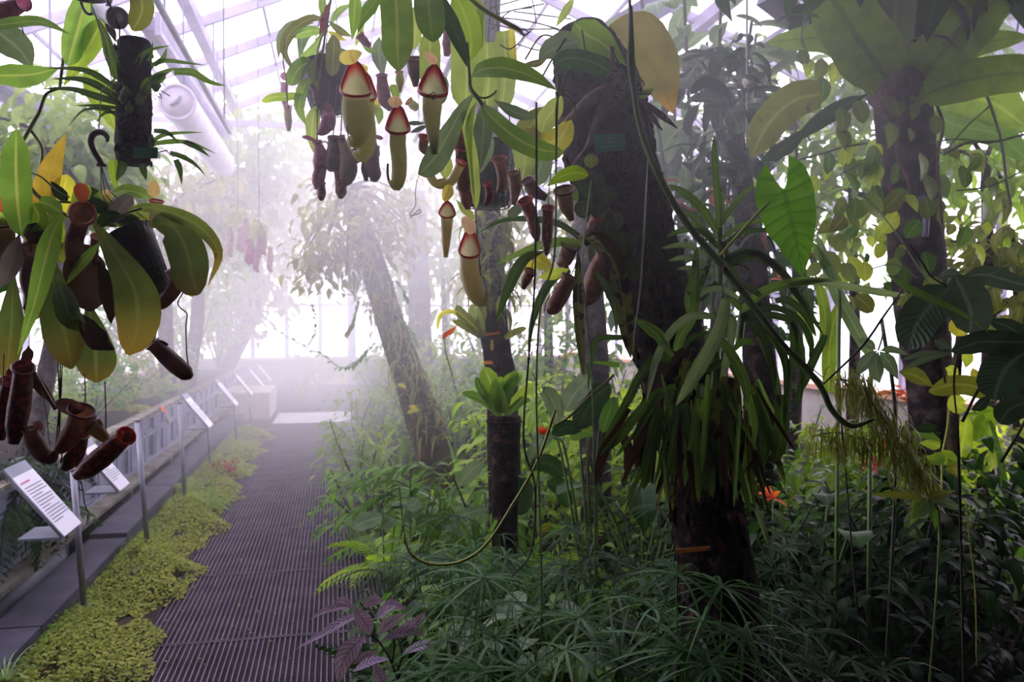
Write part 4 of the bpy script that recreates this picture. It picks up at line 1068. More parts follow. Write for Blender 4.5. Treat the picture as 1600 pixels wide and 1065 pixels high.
P5([(738, 690), (738, 760), (745, 850), (742, 920), (728, 965), (690, 940)], [86, 88, 82, 78, 60, 18], lid=[(724, 560), (724, 535), (730, 500)], lidmat='pinklid', lidw=.9, tilt=1.25, flare=1.4, rimr=.18, neck=1.4)
ttube(pb, 'tendril', 5, [(692, 945), (684, 900), (686, 850)], DB - .08, 14, 'tendril', 5)
ttube(pb, 'tendril', 5, [(480, 715), (475, 640), (500, 560), (560, 520)], DB - .1, 6, 'tendril', 5)
ttube(pb, 'tendrilbrown', 5, [(928, 520), (905, 495), (925, 480), (935, 505), (915, 515)], DB - .15, 6, 'tendril', 5)
P5([(745, 380), (748, 420), (748, 480)], [36, 48, 16], body='pitgreen', rim='rimred', d=DB + .1)
P5([(820, 320), (825, 380), (828, 450)], [80, 70, 24], body='pitdark', rim='rimdark', d=DB + .4)
P5([(800, 530), (825, 555), (830, 575)], [40, 50, 20], body='pitgreen', rim='rimred', d=DB + .3)
P5([(875, 720), (870, 770), (885, 800)], [56, 50, 20], body='pitbrown', rim='rimred', d=DB + .1)
P5([(1065, 680), (1070, 780), (1070, 900), (1085, 965), (1110, 950)], [76, 70, 62, 60, 20], body='pitbrown', rim='rimred', d=DB + .1)
P5([(900, 880), (910, 920), (935, 950), (985, 930)], [40, 46, 46, 16], body='pityellow', d=DB)
P7 = lambda pts, w, body='pityellow', rim='rimred', **k: pitcher(pb, 7, pts, k.pop('d', DB - .02), w, body, rim, k.pop('lid', None), k.pop('lidmat', 'pinklid'), sides=12, **k)
P7([(164, 330), (162, 390), (160, 450), (158, 510)], [58, 46, 36, 18], lid=[(168, 255), (168, 225), (175, 190)], lidmat='yellowlid', lidw=.9, tilt=1.3, flare=1.25, neck=.8)
P7([(262, 500), (262, 570), (278, 640), (300, 690), (322, 705), (338, 672)], [74, 82, 80, 66, 40, 16], lid=[(268, 410), (262, 370), (232, 335)], lidw=.8, tilt=1.3, flare=1.25, rimr=.12, neck=1.3)
P7([(235, 40), (235, 110), (232, 170), (240, 205), (262, 170)], [70, 62, 56, 46, 18], body='pitbrown', d=DB + .1)
P7([(395, 90), (405, 150), (402, 200), (382, 225)], [56, 46, 40, 18], body='pitbrown', rim='rimorange', d=DB + .2)
P7([(455, 150), (462, 210), (455, 280)], [50, 54, 20], body='pitbrown', rim='rimdark', d=DB + .25)
P7([(510, 270), (535, 330), (550, 400), (560, 440)], [58, 56, 48, 16], body='pitred', rim='rimred', d=DB + .2)
P7([(606, 300), (604, 380), (600, 450), (600, 500)], [48, 50, 44, 14], body='pitred', rim='rimred', d=DB + .2)
P7([(340, 190), (350, 240), (330, 285)], [30, 36, 16], body='pitred', rim='rimred', d=DB + .15)
P7([(680, 230), (690, 290), (710, 350)], [80, 66, 24], body='pitolive', rim='rimdark', d=DB + .1)
P7([(520, 180), (545, 220), (600, 250)], [50, 60, 30], body='pitdark', rim='rimdark', d=DB + .3)
P7([(700, 600), (665, 670), (628, 730), (600, 745)], [62, 76, 68, 24], body='pitbrown', rim='rimdark', d=DB + .2, tilt=.6)
P7([(525, 580), (508, 615), (495, 648)], [46, 44, 18], body='pitbrown', rim='rimdark', d=DB + .2)
P7([(855, 500), (820, 590), (790, 670), (755, 720)], [80, 100, 90, 30], body='pitbrown', rim='rimdark', d=DB + .35)
P7([(700, 470), (680, 520), (650, 545)], [70, 66, 26], body='pitbrown', rim='rimdark', d=DB + .3)
P7([(820, 340), (800, 380), (770, 400)], [56, 60, 26], body='pitbrown', rim='rimred', d=DB + .35)
P7([(240, 210), (250, 260), (255, 300)], [56, 54, 20], body='pitbrown', rim='rimdark', d=DB + .2)
P7([(225, 100), (180, 180), (120, 190), (80, 150)], [40, 40, 36, 14], body='pityellow', rim='rimred', d=DB + .05)
for pts in ([(555, 0), (552, 200), (548, 450), (535, 560)], [(240, 80), (250, 200), (300, 300)], [(300, 100), (290, 300), (310, 590)], [(395, 90), (380, 40), (400, -20)], [(480, 120), (495, 220), (530, 300)], [(606, 300), (610, 220), (620, 130)], [(338, 672), (330, 620), (290, 540)], [(700, 600), (720, 560), (740, 500)], [(590, 745), (600, 700), (640, 640)]):
    ttube(pb, 'tendrilbrown', 7, pts, DB + .1, 5, 'tendril', 5)
B7 = lambda m, pts, w, d=DB, pr='lance', roll=0, **k: tleaf(pb, m, 7, pts, d, w, pr, roll, **{'n': 12, **k})
B7('neppale', [(230, -140), (270, 50), (285, 180), (290, 300)], 60, DB - .02, 'strap', 40)
B7('yellowlid', [(150, 260), (165, 230), (178, 195)], 44, DB - .03, 'oblong')
B7('greygreen', [(430, 330), (460, 310), (490, 280)], 50, DB + .3, 'oblong', 20)
B7('neppale', [(205, 260), (250, 310), (300, 350)], 40, DB + .2, 'lance', 20)

# ------------------------------------------------------------------ the main trunk
DM = 2.3
tr = thing('tree', 'thick dark mossy trunk leaning right in the middle with a green tag', 'tree', spot(1135, DM + .1))
b = MB(); pts = [at(905, 60, DM + .05), at(935, 140, DM), at(952, 240, DM), at(985, 350, DM), at(1020, 460, DM), at(1052, 570, DM), at(1085, 700, DM), at(1112, 850, DM), at(1128, 1000, DM), spot(1140, DM, -.03)]
b.tube(pts, [.085, .118, .125, .112, .104, .098, .098, .1, .108, .13], 28, True, 6, jit=.05); b.build('trunk', M['bark'], tr)
b = MB()
for i in range(500):
    t = U(.02, .98); k = t * 9; j = min(int(k), 8); p = pts[j].lerp(pts[j + 1], k - j); a = U(0, 2 * PI); r = tab([.085, .118, .125, .112, .104, .098, .098, .1, .108, .13], t) * .985
    dn = (pts[j + 1] - pts[j]).normalized(); e1 = dn.cross(FWD).normalized(); q = p + (e1 * math.cos(a) + e1.cross(dn) * math.sin(a)) * r
    b.tube([q - dn * U(.01, .03), q + (q - p) * U(.0, .05), q + dn * U(.01, .04)], [.002, U(.004, .009), .002], 5, res=1)
o = b.build('bark_crust', M['bark'], tr); o['kind'] = 'stuff'
plate(tr, 'm', [(838, 668), (1050, 658), (1056, 772), (832, 786)], DM - .16, 'taggreen', lines=[(.3, 1), (.55, 3), (.6, 3)])
for p, w in (([(985, 300), (900, 350), (800, 430), (700, 530), (630, 575)], [30, 60, 90, 70, 16]), ([(930, 345), (915, 440), (870, 540), (830, 640), (790, 760), (700, 890)], [40, 72, 66, 50, 44, 60]),
             ([(980, 280), (1060, 340), (1140, 430), (1230, 540), (1310, 640)], [30, 40, 44, 50, 8]), ([(1100, 400), (1200, 460), (1310, 540), (1415, 625)], [30, 44, 50, 8]),
             ([(960, 240), (1010, 300), (1080, 380), (1130, 440), (1160, 540), (1190, 650), (1225, 800)], [20, 26, 30, 26, 20, 18, 14]),
             ([(960, 130), (980, 200), (1050, 260), (1090, 320)], [20, 26, 22, 20]), ([(960, 60), (965, 150), (955, 240)], 30)):
    ttube(tr, 'rootbrown', 'm', p, DM - .15, w, 'root', 8, jit=.1)
b = MB()
for i in range(40):
    p = pp('m', [(U(930, 1150), U(220, 480))], DM - .15)[0]; b.tube([p, p + V((U(-.05, .05), U(-.03, .03), U(-.05, .02)))], [.004, .002], 4, res=1)
o = b.build('root_tangle', M['rootbrown'], tr); o['kind'] = 'stuff'

# philodendron-like climber at the top of the trunk
ph = thing('climbing_plant', 'climber with glossy leaves and one large yellowing leaf sitting atop the dark mossy trunk', 'plant', at(950, 90, DM - .1))
H = lambda m, pts, w, d=DM - .25, pr='oblong', roll=0, **k: tleaf(ph, m, 'm', pts, d, w, pr, roll, **{'n': 14, **k})
H('glossy', [(548, 178), (640, 140), (760, 145), (880, 190), (945, 235)], 150, DM - .32, 'oblong', [15, 20, 25, 25, 25], fold=-.12)
H('greygreen', [(740, 20), (640, 40), (520, 90), (450, 150)], 190, DM - .2, 'ovate', -20)
H('bright', [(700, -110), (780, -30), (900, 40), (1060, 190)], 230, DM - .15, 'ovate', 15)
H('deep', [(780, -60), (860, 0), (950, 60), (1060, 180)], 180, DM - .1, 'ovate', -30)
H('autumn', [(940, -90), (1110, 40), (1270, 240), (1385, 520)], 470, DM + .12, 'ovate', 12, n=18, wave=.02, label='large yellowing leaf with an orange edge')
H('bright', [(1100, 440), (1170, 400), (1255, 345)], 70, DM - .1, 'lance', 30)
H('deep', [(620, 60), (640, 160), (560, 260)], 140, DM - .1, 'ovate', 10)
H('deep', [(780, 230), (850, 260), (920, 310)], 80, DM - .2, 'oblong', 20)
ttube(ph, 'stemdark', 'm', [(480, 260), (530, 170), (600, 60), (640, 0)], DM - .2, 14, 'stem', 6)
ttube(ph, 'stemdark', 'm', [(960, 80), (1010, 180), (1060, 260), (1100, 300)], DM - .2, 14, 'stem', 6)
ttube(ph, 'stemgreen', 'm', [(750, -60), (770, 60), (800, 150)], DM - .2, 16, 'stem', 6)
# button ferns on the bark
bf = thing('button_fern', 'small round-leaved creeper clinging to the dark mossy trunk below the green tag', 'fern', at(940, 330, DM - .12))
for x, y, r, m in ((815, 850, 48, 'creeper'), ):
    q = pp('m', [(x, y - r), (x, y), (x, y + r)], DM - .2); bb = MB(); bb.add(*ribbon(q, r * 1.9 / 4.438 * DM / FPX, 'round', 0, .1, None, 8, 4)); bb.build('leaf', M['creeper'], bf)
for x, y, r, m in ((790, 225, 36, 'deep'), (865, 395, 50, 'button'), (935, 450, 52, 'button'), (905, 350, 40, 'button'), (860, 240, 46, 'button'), (830, 320, 44, 'button'), (975, 560, 50, 'button'), (905, 440, 40, 'button'), (820, 180, 40, 'button'), (700, 240, 44, 'mid'), (760, 300, 40, 'button'), (930, 560, 44, 'button'), (745, 190, 36, 'button')):
    q = pp(7, [(x - r * .2, y - r), (x, y), (x + r * .2, y + r)], DM - .16 + U(-.01, .01)); bb = MB(); bb.add(*ribbon(q, r * 1.8 / 2.802 * DM / FPX, 'round', U(-30, 30), .1, None, 8, 4)); bb.build('leaf', M[m], bf)
for p in ([(790, 180), (830, 260), (860, 340), (900, 420), (950, 540)], [(760, 190), (790, 260), (820, 330)], [(860, 240), (900, 340), (930, 440)]): ttube(bf, 'stemdark', 7, p, DM - .13, 5, 'stem', 5)

# damaged strap leaves left of the trunk
DS = 1.95
st = thing('bird_nest_fern', 'epiphyte with scarred blackened strap leaves hanging left of the mossy trunk', 'fern', at(925, 385, DS + .2))
S7 = lambda m, pts, w, d=DS, pr='strap', roll=0, **k: tleaf(st, m, 7, pts, d, w, pr, roll, **{'n': 16, **k})
S7('scar', [(735, 470), (740, 560), (738, 680), (745, 820), (755, 950), (765, 1040)], 52, (DS, DS - .05), 'lance', -20, label='blackened leaf hanging straight down')
S7('scar', [(790, 420), (850, 470), (900, 560), (930, 680), (945, 800), (968, 950)], 86, (DS + .1, DS - .05), 'strap', [40, 35, 25, 15, 10], fold=.25, label='torn leaf with black scars')
S7('strapd', [(760, 430), (650, 360), (520, 340), (400, 350), (290, 410)], 36, DS + .2, 'grass', 30)
S7('strap', [(760, 450), (660, 440), (560, 460), (460, 500), (370, 545)], 50, DS + .15, 'grass', 30)
S7('strapd', [(700, 560), (620, 610), (560, 720), (530, 830), (520, 960)], 44, DS + .15, 'grass', 20)
S7('strapd', [(600, 480), (500, 520), (430, 650), (375, 805)], 54, DS + .1, 'lance', 10)
S7('strap', [(960, 760), (1050, 820), (1110, 870), (1150, 950)], 54, DS + .2, 'lance', -10)
S7('strapd', [(930, 860), (820, 870), (790, 1000), (780, 1100)], 30, DS + .1, 'grass', 20)
S7('strap', [(920, 980), (850, 972), (760, 962)], 26, DS + .1, 'grass', 30)
S7('strapd', [(800, 560), (860, 640), (900, 740), (905, 850)], 44, DS + .15, 'lance', 30)
S7('yellow', [(620, 560), (560, 520), (500, 540), (470, 570)], 100, DS + .12, 'round', 40)
S7('limeglow', [(560, 600), (640, 580), (700, 560)], 54, DS + .12, 'lance', -20)
S7('strapd', [(780, 430), (820, 520), (850, 600), (900, 650)], 80, DS + .2, 'lance', -30)
S7('deadleaf', [(790, 400), (850, 430), (920, 530), (950, 700)], 60, DS + .03, 'lance', 40, wave=.04)
ttube(st, 'rootbrown', 7, [(755, 440), (800, 400), (830, 360), (880, 300)], DS + .2, [60, 70, 50, 30], 'rootstock', 8)

# ------------------------------------------------------------------ strap-leaved epiphyte clumps right of the trunk
DC = 2.05
def clump(label, ctr, d, entries, crop, stem):
    t = thing('strap_leaf_orchid', label, 'plant', at(ctr[0], ctr[1], d))
    for e in entries:
        m, pts, w = e[:3]; dd = e[3] if len(e) > 3 else d; roll = e[4] if len(e) > 4 else U(-25, 25)
        tleaf(t, m, crop, pts, dd, w, 'strap', roll, .3, n=14, m=2)
    for p, w in stem: ttube(t, 'stemgreen', crop, p, d + .02, w, 'stem', 7)
    return t
clump('rosette of long bright strap leaves fanning upright behind the heart-shaped leaf', (1125, 375), DC, [
    ('strap', [(235, 380), (228, 250), (215, 100), (212, -20)], 32), ('strap', [(250, 360), (252, 290), (250, 210)], 18), ('strap', [(225, 400), (170, 310), (100, 240), (10, 190)], 40), ('strap', [(240, 370), (300, 280), (390, 185)], 28),
    ('strap', [(215, 450), (160, 400), (80, 390), (0, 420)], 26), ('strapgrey', [(200, 520), (120, 465), (60, 455), (-20, 470)], 24), ('strapgrey', [(215, 560), (130, 520), (70, 510), (10, 525)], 24), ('strapgrey', [(210, 590), (110, 560), (50, 560)], 22),
    ('strap', [(240, 430), (330, 370), (420, 350), (500, 355)], 22), ('strapd', [(250, 450), (340, 400), (440, 390), (520, 400)], 22), ('strapd', [(230, 540), (350, 480), (470, 540), (540, 620), (640, 780)], 34), ('strapd', [(260, 520), (380, 490), (500, 560), (600, 700), (690, 850)], 34),
    ('strap', [(115, 780), (100, 690), (130, 560), (135, 460)], 36, DC, 10), ('strapd', [(200, 500), (160, 620), (150, 640)], 26), ('strap', [(220, 430), (140, 380), (60, 350)], 30), ('strapd', [(225, 620), (180, 660), (150, 690), (90, 660)], 30),
    ('strapd', [(270, 540), (400, 510), (520, 590), (580, 700)], 30), ('strap', [(235, 470), (190, 420), (120, 330), (30, 300)], 26), ('strapd', [(250, 440), (290, 560), (330, 640)], 24)], 'b', [([(235, 660), (240, 520), (235, 380)], 34)])
clump('rosette of long arching strap leaves jutting right beside the dark trunk', (1150, 480), DC - .02, [
    ('strap', [(330, 745), (430, 660), (560, 620), (720, 606)], 44), ('strapgrey', [(540, 630), (650, 615), (800, 635), (960, 665), (1050, 675)], 36), ('strap', [(600, 620), (660, 612), (735, 606)], 20), ('strapd', [(340, 760), (470, 730), (580, 780), (635, 880), (630, 960)], 30), ('strapd', [(340, 770), (460, 760), (560, 800), (600, 950), (590, 1080)], 34),
    ('strapd', [(330, 760), (420, 850), (460, 960), (480, 1090)], 34), ('strapd', [(400, 780), (490, 870), (530, 1000), (525, 1150)], 34), ('strapgrey', [(265, 690), (250, 780), (180, 920), (80, 1060)], 52, DC - .1), ('strap', [(240, 860), (290, 930), (330, 1010), (350, 1100)], 36, DC - .08),
    ('strapgrey', [(290, 770), (285, 860), (265, 960), (240, 1070)], 40), ('strap', [(330, 740), (300, 700), (270, 690)], 30), ('strapgrey', [(320, 690), (250, 650), (180, 655), (140, 690)], 28), ('strapgrey', [(210, 770), (130, 760), (60, 800), (0, 870)], 32), ('strapd', [(420, 680), (350, 640), (290, 660)], 28),
    ('strapd', [(480, 700), (540, 700), (610, 760), (660, 860)], 34), ('strap', [(380, 880), (330, 880), (300, 920)], 30), ('strapd', [(560, 790), (560, 900), (545, 1040)], 36), ('strapd', [(700, 850), (640, 980), (600, 1090)], 40)], 'b', [([(320, 900), (330, 800), (340, 740)], 34)])
e = [('strapgrey', [(750, 200), (720, 330), (640, 500), (520, 690)], 62, DC - .16, 15), ('strap', [(722, 375), (790, 470), (840, 580), (852, 680)], 50, DC - .14, -10), ('strapgrey', [(700, 280), (590, 280), (500, 350), (430, 480), (385, 670)], 40, DC - .1),
     ('strap', [(505, 465), (440, 370), (380, 320), (315, 280)], 44, DC - .1), ('strap', [(520, 440), (545, 360), (600, 260), (620, 0)], 50, DC - .02), ('strapd', [(540, 440), (590, 380), (670, 350)], 30), ('strapd', [(500, 480), (430, 470), (350, 560), (300, 660), (180, 860)], 44, DC - .08),
     ('strapd', [(520, 600), (430, 640), (330, 740), (260, 830), (170, 920)], 52, DC - .06), ('scar', [(540, 560), (520, 600), (440, 700), (380, 870), (360, 1040)], 52), ('strapd', [(450, 700), (420, 820), (390, 960), (370, 1080)], 60, DC - .06), ('strapd', [(560, 680), (590, 800), (640, 950), (660, 1090)], 60, DC - .05),
     ('strapd', [(600, 700), (640, 860), (680, 1000), (690, 1120)], 46), ('scar', [(760, 560), (740, 660), (720, 760), (660, 880)], 84, DC - .1, 10), ('scar', [(790, 560), (795, 700), (790, 860), (770, 1000)], 60, DC - .06), ('strap', [(850, 640), (870, 780), (850, 900), (810, 1010)], 56, DC - .06),
     ('strapd', [(880, 640), (920, 760), (935, 880), (910, 980)], 54), ('strapd', [(870, 860), (900, 950), (930, 1080)], 46), ('strapd', [(1000, 640), (1010, 760), (1000, 860), (980, 950)], 70, DC, 5), ('strapd', [(905, 375), (960, 480), (990, 600), (1000, 700)], 36), ('strapd', [(940, 350), (1010, 440), (1040, 580), (1020, 780)], 38),
     ('scar', [(600, 420), (560, 520), (540, 600)], 50, DC - .05), ('deadleaf', [(560, 430), (470, 520), (400, 640), (330, 760)], 44, DC - .04), ('deadleaf', [(300, 700), (220, 820), (170, 950), (150, 1060)], 52, DC - .05), ('deadleaf', [(380, 720), (350, 850), (340, 980)], 60), ('deadleaf', [(260, 800), (300, 900), (290, 1000)], 50),
     ('strapgrey', [(600, 590), (660, 640), (720, 720)], 40), ('strapd', [(1130, 520), (1100, 600), (1085, 690)], 34), ('strapd', [(640, 540), (760, 490), (820, 600)], 34), ('deadleaf', [(700, 740), (690, 860), (660, 960)], 40, DC - .02)]
for i in range(80):
    x = U(420, 900); y = U(540, 800); k = U(-110, 120) + (x - 660) * .35; l = U(200, 480)
    e.append((RND.choice(['strapd', 'strapd', 'strap', 'scar', 'deadleaf', 'deadleaf', 'strapd']), [(x, y), (x + k * .3, y + l * .33), (x + k * .7, y + l * .7), (x + k, y + l)], U(14, 34), DC + U(-.14, .12)))
for i in range(46):
    x = U(520, 880); y = U(700, 900); k = U(-60, 60) + (x - 700) * .2; l = U(170, 330)
    e.append((RND.choice(['strapd', 'strapd', 'scar', 'deadleaf', 'deadleaf']), [(x, y), (x + k * .3, y + l * .33), (x + k * .7, y + l * .7), (x + k, y + l)], U(12, 30), DC + U(-.1, .03)))
clump('shaggy clump of drooping strap leaves, many dead, low on the dark mossy trunk', (1090, 570), DC, e, 'c', [([(560, 640), (580, 560), (620, 480)], 70), ([(700, 640), (710, 540), (700, 440)], 50)])

# the long green climbing stem with the heart leaf
vn = thing('climbing_vine', 'long smooth green vine stem with one big bright heart-shaped leaf', 'vine', at(1140, 420, 1.9))
ttube(vn, 'stemgreen', 0, [(985, 10), (990, 120), (998, 190), (1025, 265), (1070, 345), (1120, 405), (1175, 475), (1225, 540), (1280, 600), (1300, 640), (1330, 665), (1365, 655)], 1.92, [7, 8, 9, 11, 11, 11, 11, 10, 10, 10, 9, 5], 'stem', 9, 5)
ttube(vn, 'stemgreen', 0, [(983, -30), (985, 40), (984, 100), (992, 160)], 1.92, [3, 7, 8, 5], 'stem', 7)
ttube(vn, 'stemlime', 'b', [(235, 505), (320, 410), (420, 300), (515, 222)], 1.88, [12, 13, 13, 9], 'petiole', 7)
tleaf(vn, 'heart', 'b', [(518, 210), (545, 330), (575, 450), (600, 598)], (1.86, 1.84), 262, 'heart', -18, .1, n=18, m=8, lobe=.34, wave=.012, label='big bright green heart-shaped leaf')
for p in ([(740, 40), (735, 110), (740, 190)], [(745, 45), (800, 40), (860, 60), (880, 125)], [(840, 210), (880, 260), (930, 350), (1000, 400), (1100, 480), (1200, 560)]): ttube(vn, 'tendrilbrown', 'c', p, 1.9, 6, 'aerial_root', 5)
ttube(vn, 'stemdark', 'b', [(420, 770), (520, 890), (600, 970), (690, 1060)], 1.9, [12, 12, 10, 6], 'stem', 6)
ttube(vn, 'stemdark', 'b', [(1040, 650), (960, 760), (860, 900), (690, 1065)], 1.95, [6, 10, 11, 8], 'stem', 6)
# hanging thin vines
for nm, lab, pts, d, w, m in (
    ('hanging_vine', 'thin green vine hanging straight down just left of the mossy trunk, full height', [(872, 120), (869, 250), (866, 400), (846, 470), (838, 600), (842, 760), (846, 900), (845, 1000)], 1.65, 3.2, 'stemgreen'),
    ('hanging_vine', 'thin vine hanging beside the yellow round leaf and ending at the nodes', [(838, 160), (838, 300), (835, 450), (826, 560), (818, 690), (836, 760), (830, 860), (800, 900)], 1.7, 3.4, 'stemdark'),
    ('hanging_vine', 'thin pale vine crossing the dark face of the mossy trunk', [(1012, 250, 2.2), (1008, 330), (1002, 440), (992, 520), (990, 560)], 1.75, 3, 'stemgrey'),
    ('hanging_vine', 'thin vine hanging in front of the blackened strap leaf', [(925, 270, 2.2), (910, 400), (915, 480), (925, 600), (928, 720), (930, 900)], 1.75, 2.4, 'stemgreen'),
    ('trailing_vine', 'pale yellow-green vine tip curving up over the sedges', [(868, 640), (840, 720), (800, 790), (760, 850), (720, 877), (675, 881), (645, 868), (633, 845), (632, 832)], 1.7, 4.5, 'stemlime'),
    ('hanging_vine', 'thin vine with a hooked end beside the large grey-green leaves', [(960, 585), (920, 620), (890, 650), (868, 664)], 1.9, 3.6, 'tendril'),
    ('hanging_vine', 'very thin pale vine hanging at the lower right among dark ferns', [(1508, 780), (1516, 850), (1524, 930), (1526, 1040)], 2.0, 2.2, 'stemlime')):
    P = pp(0, pts, d); t = thing(nm, lab, 'vine', P[-1]); b = MB(); r = w / FPX * d / 2
    b.tube(P, [r, r, r, r * .8], 6, True, 5); b.build('stem', M[m], t)
    for i in range(1, len(P) - 1):
        b = MB(); b.tube([P[i] + V((0, 0, .004)), P[i], P[i] - V((0, 0, .004))], [r * .7, r * 1.7, r * .7], 6, True, 1); b.build('node', M[m], t)
    if pts[0][0] == 872:
        tleaf(t, 'bright', 'm', [(798, 950), (700, 930), (600, 960), (500, 1028)], d - .02, 120, 'ovate', [25, 25, 25, 25], .15, n=14, label='bright green heart leaf')
        ttube(t, 'stemgreen', 'm', [(640, 240), (610, 360), (575, 460), (572, 700), (570, 900)], d, 12, 'stem', 6)
    if pts[0][0] == 838:
        tleaf(t, 'olive', 'f', [(610, 205), (630, 190), (655, 170)], d, 36, 'ovate', 10)
# ------------------------------------------------------------------ plant builders
def frond(n=16, ratio=.3, droop=.5, lw=.055, sweep=.5):
    key = ('frond', n, ratio, droop, lw, sweep)
    if key in _TM: return key
    P = []
    for i in range(n + 1):
        t = i / n; a = droop * t * t * 1.6
        P.append(V((0, t * math.cos(a * .55), -math.sin(a) * t * .75)))
    v = []; f = []; uv = []
    def add(q):
        b = len(v); v.extend(q[0]); f.extend([tuple(x + b for x in y) for y in q[1]]); uv.extend(q[2])
    add(ribbon(P, .018, 'grass', 0, 0, V((0, 0, 1)), n, 1, raw=True))
    for i in range(2, n + 1):
        t = i / n; L = ratio * math.sin(PI * min(1, .12 + t * .9)) ** .8
        for s in (-1, 1):
            T = (P[i] - P[i - 1]).normalized(); d = (V((s, 0, 0)) + T * sweep + V((0, 0, -.15))).normalized()
            Q = [P[i] + d * L * k / 2 + V((0, 0, -.02 * k * k * L * 4)) for k in range(3)]
            add(ribbon(Q, lw, 'lance' if lw > .03 else 'grass', 0, .1, V((0, 0, 1)), 2, 2 if lw > .04 else 1, raw=True))
    _TM[key] = (np.array([tuple(p) for p in v], dtype=np.float32), f, np.array(uv, dtype=np.float32)); return key
def whorl(n=14, ratio=.05, el=.1, droop=.5, pr='grass', jit=.2, full=2 * PI, seg=5):
    key = ('whorl', n, ratio, el, droop, pr, full)
    if key in _TM: return key
    v = []; f = []; uv = []
    for i in range(n):
        az = full * (i + U(-.3, .3)) / n; d = rdir(el + U(-jit, jit), az); L = U(.75, 1.0); P = []
        for k in range(seg + 1):
            t = k / seg; P.append(d * (t * L) + V((0, 0, -droop * L * t * t)))
        q = ribbon(P, ratio, pr, U(-25, 25), .2, V((0, 0, 1)), seg, 2, raw=True)
        b = len(v); v.extend(q[0]); f.extend([tuple(x + b for x in y) for y in q[1]]); uv.extend(q[2])
    _TM[key] = (np.array([tuple(p) for p in v], dtype=np.float32), f, np.array(uv, dtype=np.float32)); return key

def inside(p):
    p = V(p); p.x = min(5.6, max(-3.15, p.x)); p.y = min(20.6, p.y); p.z = min(zroof(p.x) - .3, p.z); return p
def broad(label, base, h, n, L, mat, ratio=.45, pr='oblong', sep=True, spread=.9, group=None, nm='broadleaf_plant', cat='plant', stem='stemgreen', droop=.45):
    t = thing(nm, label, cat, base, group); b = MB(); ms = Mass(); keys = [tmpl(pr, ratio, droop * k, .15, 6, 4 if sep else 2, .02) for k in (.6, 1.0, 1.5)]
    for i in range(n):
        az = 2 * PI * (i * .618 + U(-.05, .05)); k = U(.45, 1.0); hh = h * k
        tip = V(base) + V((math.sin(az) * h * spread * .5 * U(.4, 1), math.cos(az) * h * spread * .5 * U(.4, 1), hh))
        b.tube([V(base) + V((math.sin(az) * .02, math.cos(az) * .02, 0)), V(base).lerp(tip, .55) + V((0, 0, h * .08)), tip], [.006 * (1 + h), .003 * (1 + h)], 5, False, 3)
        d = rdir(U(-.3, .55), az + U(-.5, .5)); key = RND.choice(keys); LL = L * U(.7, 1.15)
        if sep: place(t, key, mat, tip, d, V((0, 0, 1)), LL)
        else: ms.add(key, tip, d, V((0, 0, 1)), LL)
    b.build('stem', M[stem], t)
    if not sep: ms.build('foliage', mat, t)
    return t
def strapros(label, base, n, L, w, mat, el=(.3, 1.3), droop=.6, sep=True, group=None, nm='strap_leaf_plant', pr='grass', fold=.25, cat='plant'):
    t = thing(nm, label, cat, base, group); ms = Mass(); keys = [tmpl(pr, w / L, droop * k, fold, 8, 2) for k in (.5, .9, 1.3)]
    b = MB(); b.tube([V(base) - V((0, 0, .02)), V(base) + V((0, 0, L * .08))], [.03 * L + .005, .02 * L + .005], 8, True, 1); b.build('crown', M['stemgreen'], t)
    for i in range(n):
        az = 2 * PI * i * .618; d = rdir(U(*el), az); p = V(base) + V((0, 0, L * .03)); LL = L * U(.6, 1.1); key = RND.choice(keys)
        if sep: place(t, key, mat, p, d, V((0, 0, 1)), LL)
        else: ms.add(key, p, d, V((0, 0, 1)), LL)
    if not sep: ms.build('foliage', mat, t)
    return t
def fern(label, base, n, L, mat, ratio=.28, el=(.4, 1.2), droop=.7, group=None, lw=.05, nl=16):
    t = thing('fern', label, 'fern', base, group); keys = [frond(nl, ratio, droop * k, lw) for k in (.7, 1.2)]
    b = MB(); b.tube([V(base) - V((0, 0, .02)), V(base) + V((0, 0, L * .06))], [.03 * L + .008, .015 * L + .004], 7, True, 1); b.build('crown', M['stemdark'], t)
    for i in range(n):
        place(t, RND.choice(keys), mat, V(base) + V((0, 0, .02)), rdir(U(*el), 2 * PI * i * .618), V((0, 0, 1)), L * U(.65, 1.1), 'frond')
    return t
def sedge(label, base, heads, mat='sedge', L=.2, group=None):
    """heads: list of points where a whorl of leaves spreads"""
    t = thing('umbrella_sedge', label, 'sedge', base, group)
    keys = [whorl(15, .038, .12, .55), whorl(13, .042, .3, .75), whorl(17, .034, .0, .45)]
    for i, hd in enumerate(heads):
        b = MB(); b.tube([V(base) + V((U(-.06, .06), U(-.06, .06), 0)), V(base).lerp(hd, .6) + V((U(-.02, .02), U(-.02, .02), .05)), hd], [.0028, .0018], 5, False, 3)
        o = b.build('stalk', M['stemgreen'], t)
        k = place(o, RND.choice(keys), mat, hd, rdir(0, U(0, 6)), ((CAM - hd).normalized() + V((0, 0, .35))) if i == 0 and 'star' in label and 'behind' not in label else V((U(-.3, .3), U(-.5, .05), 1)), L * U(.8, 1.15), 'leaf_whorl')
    return t
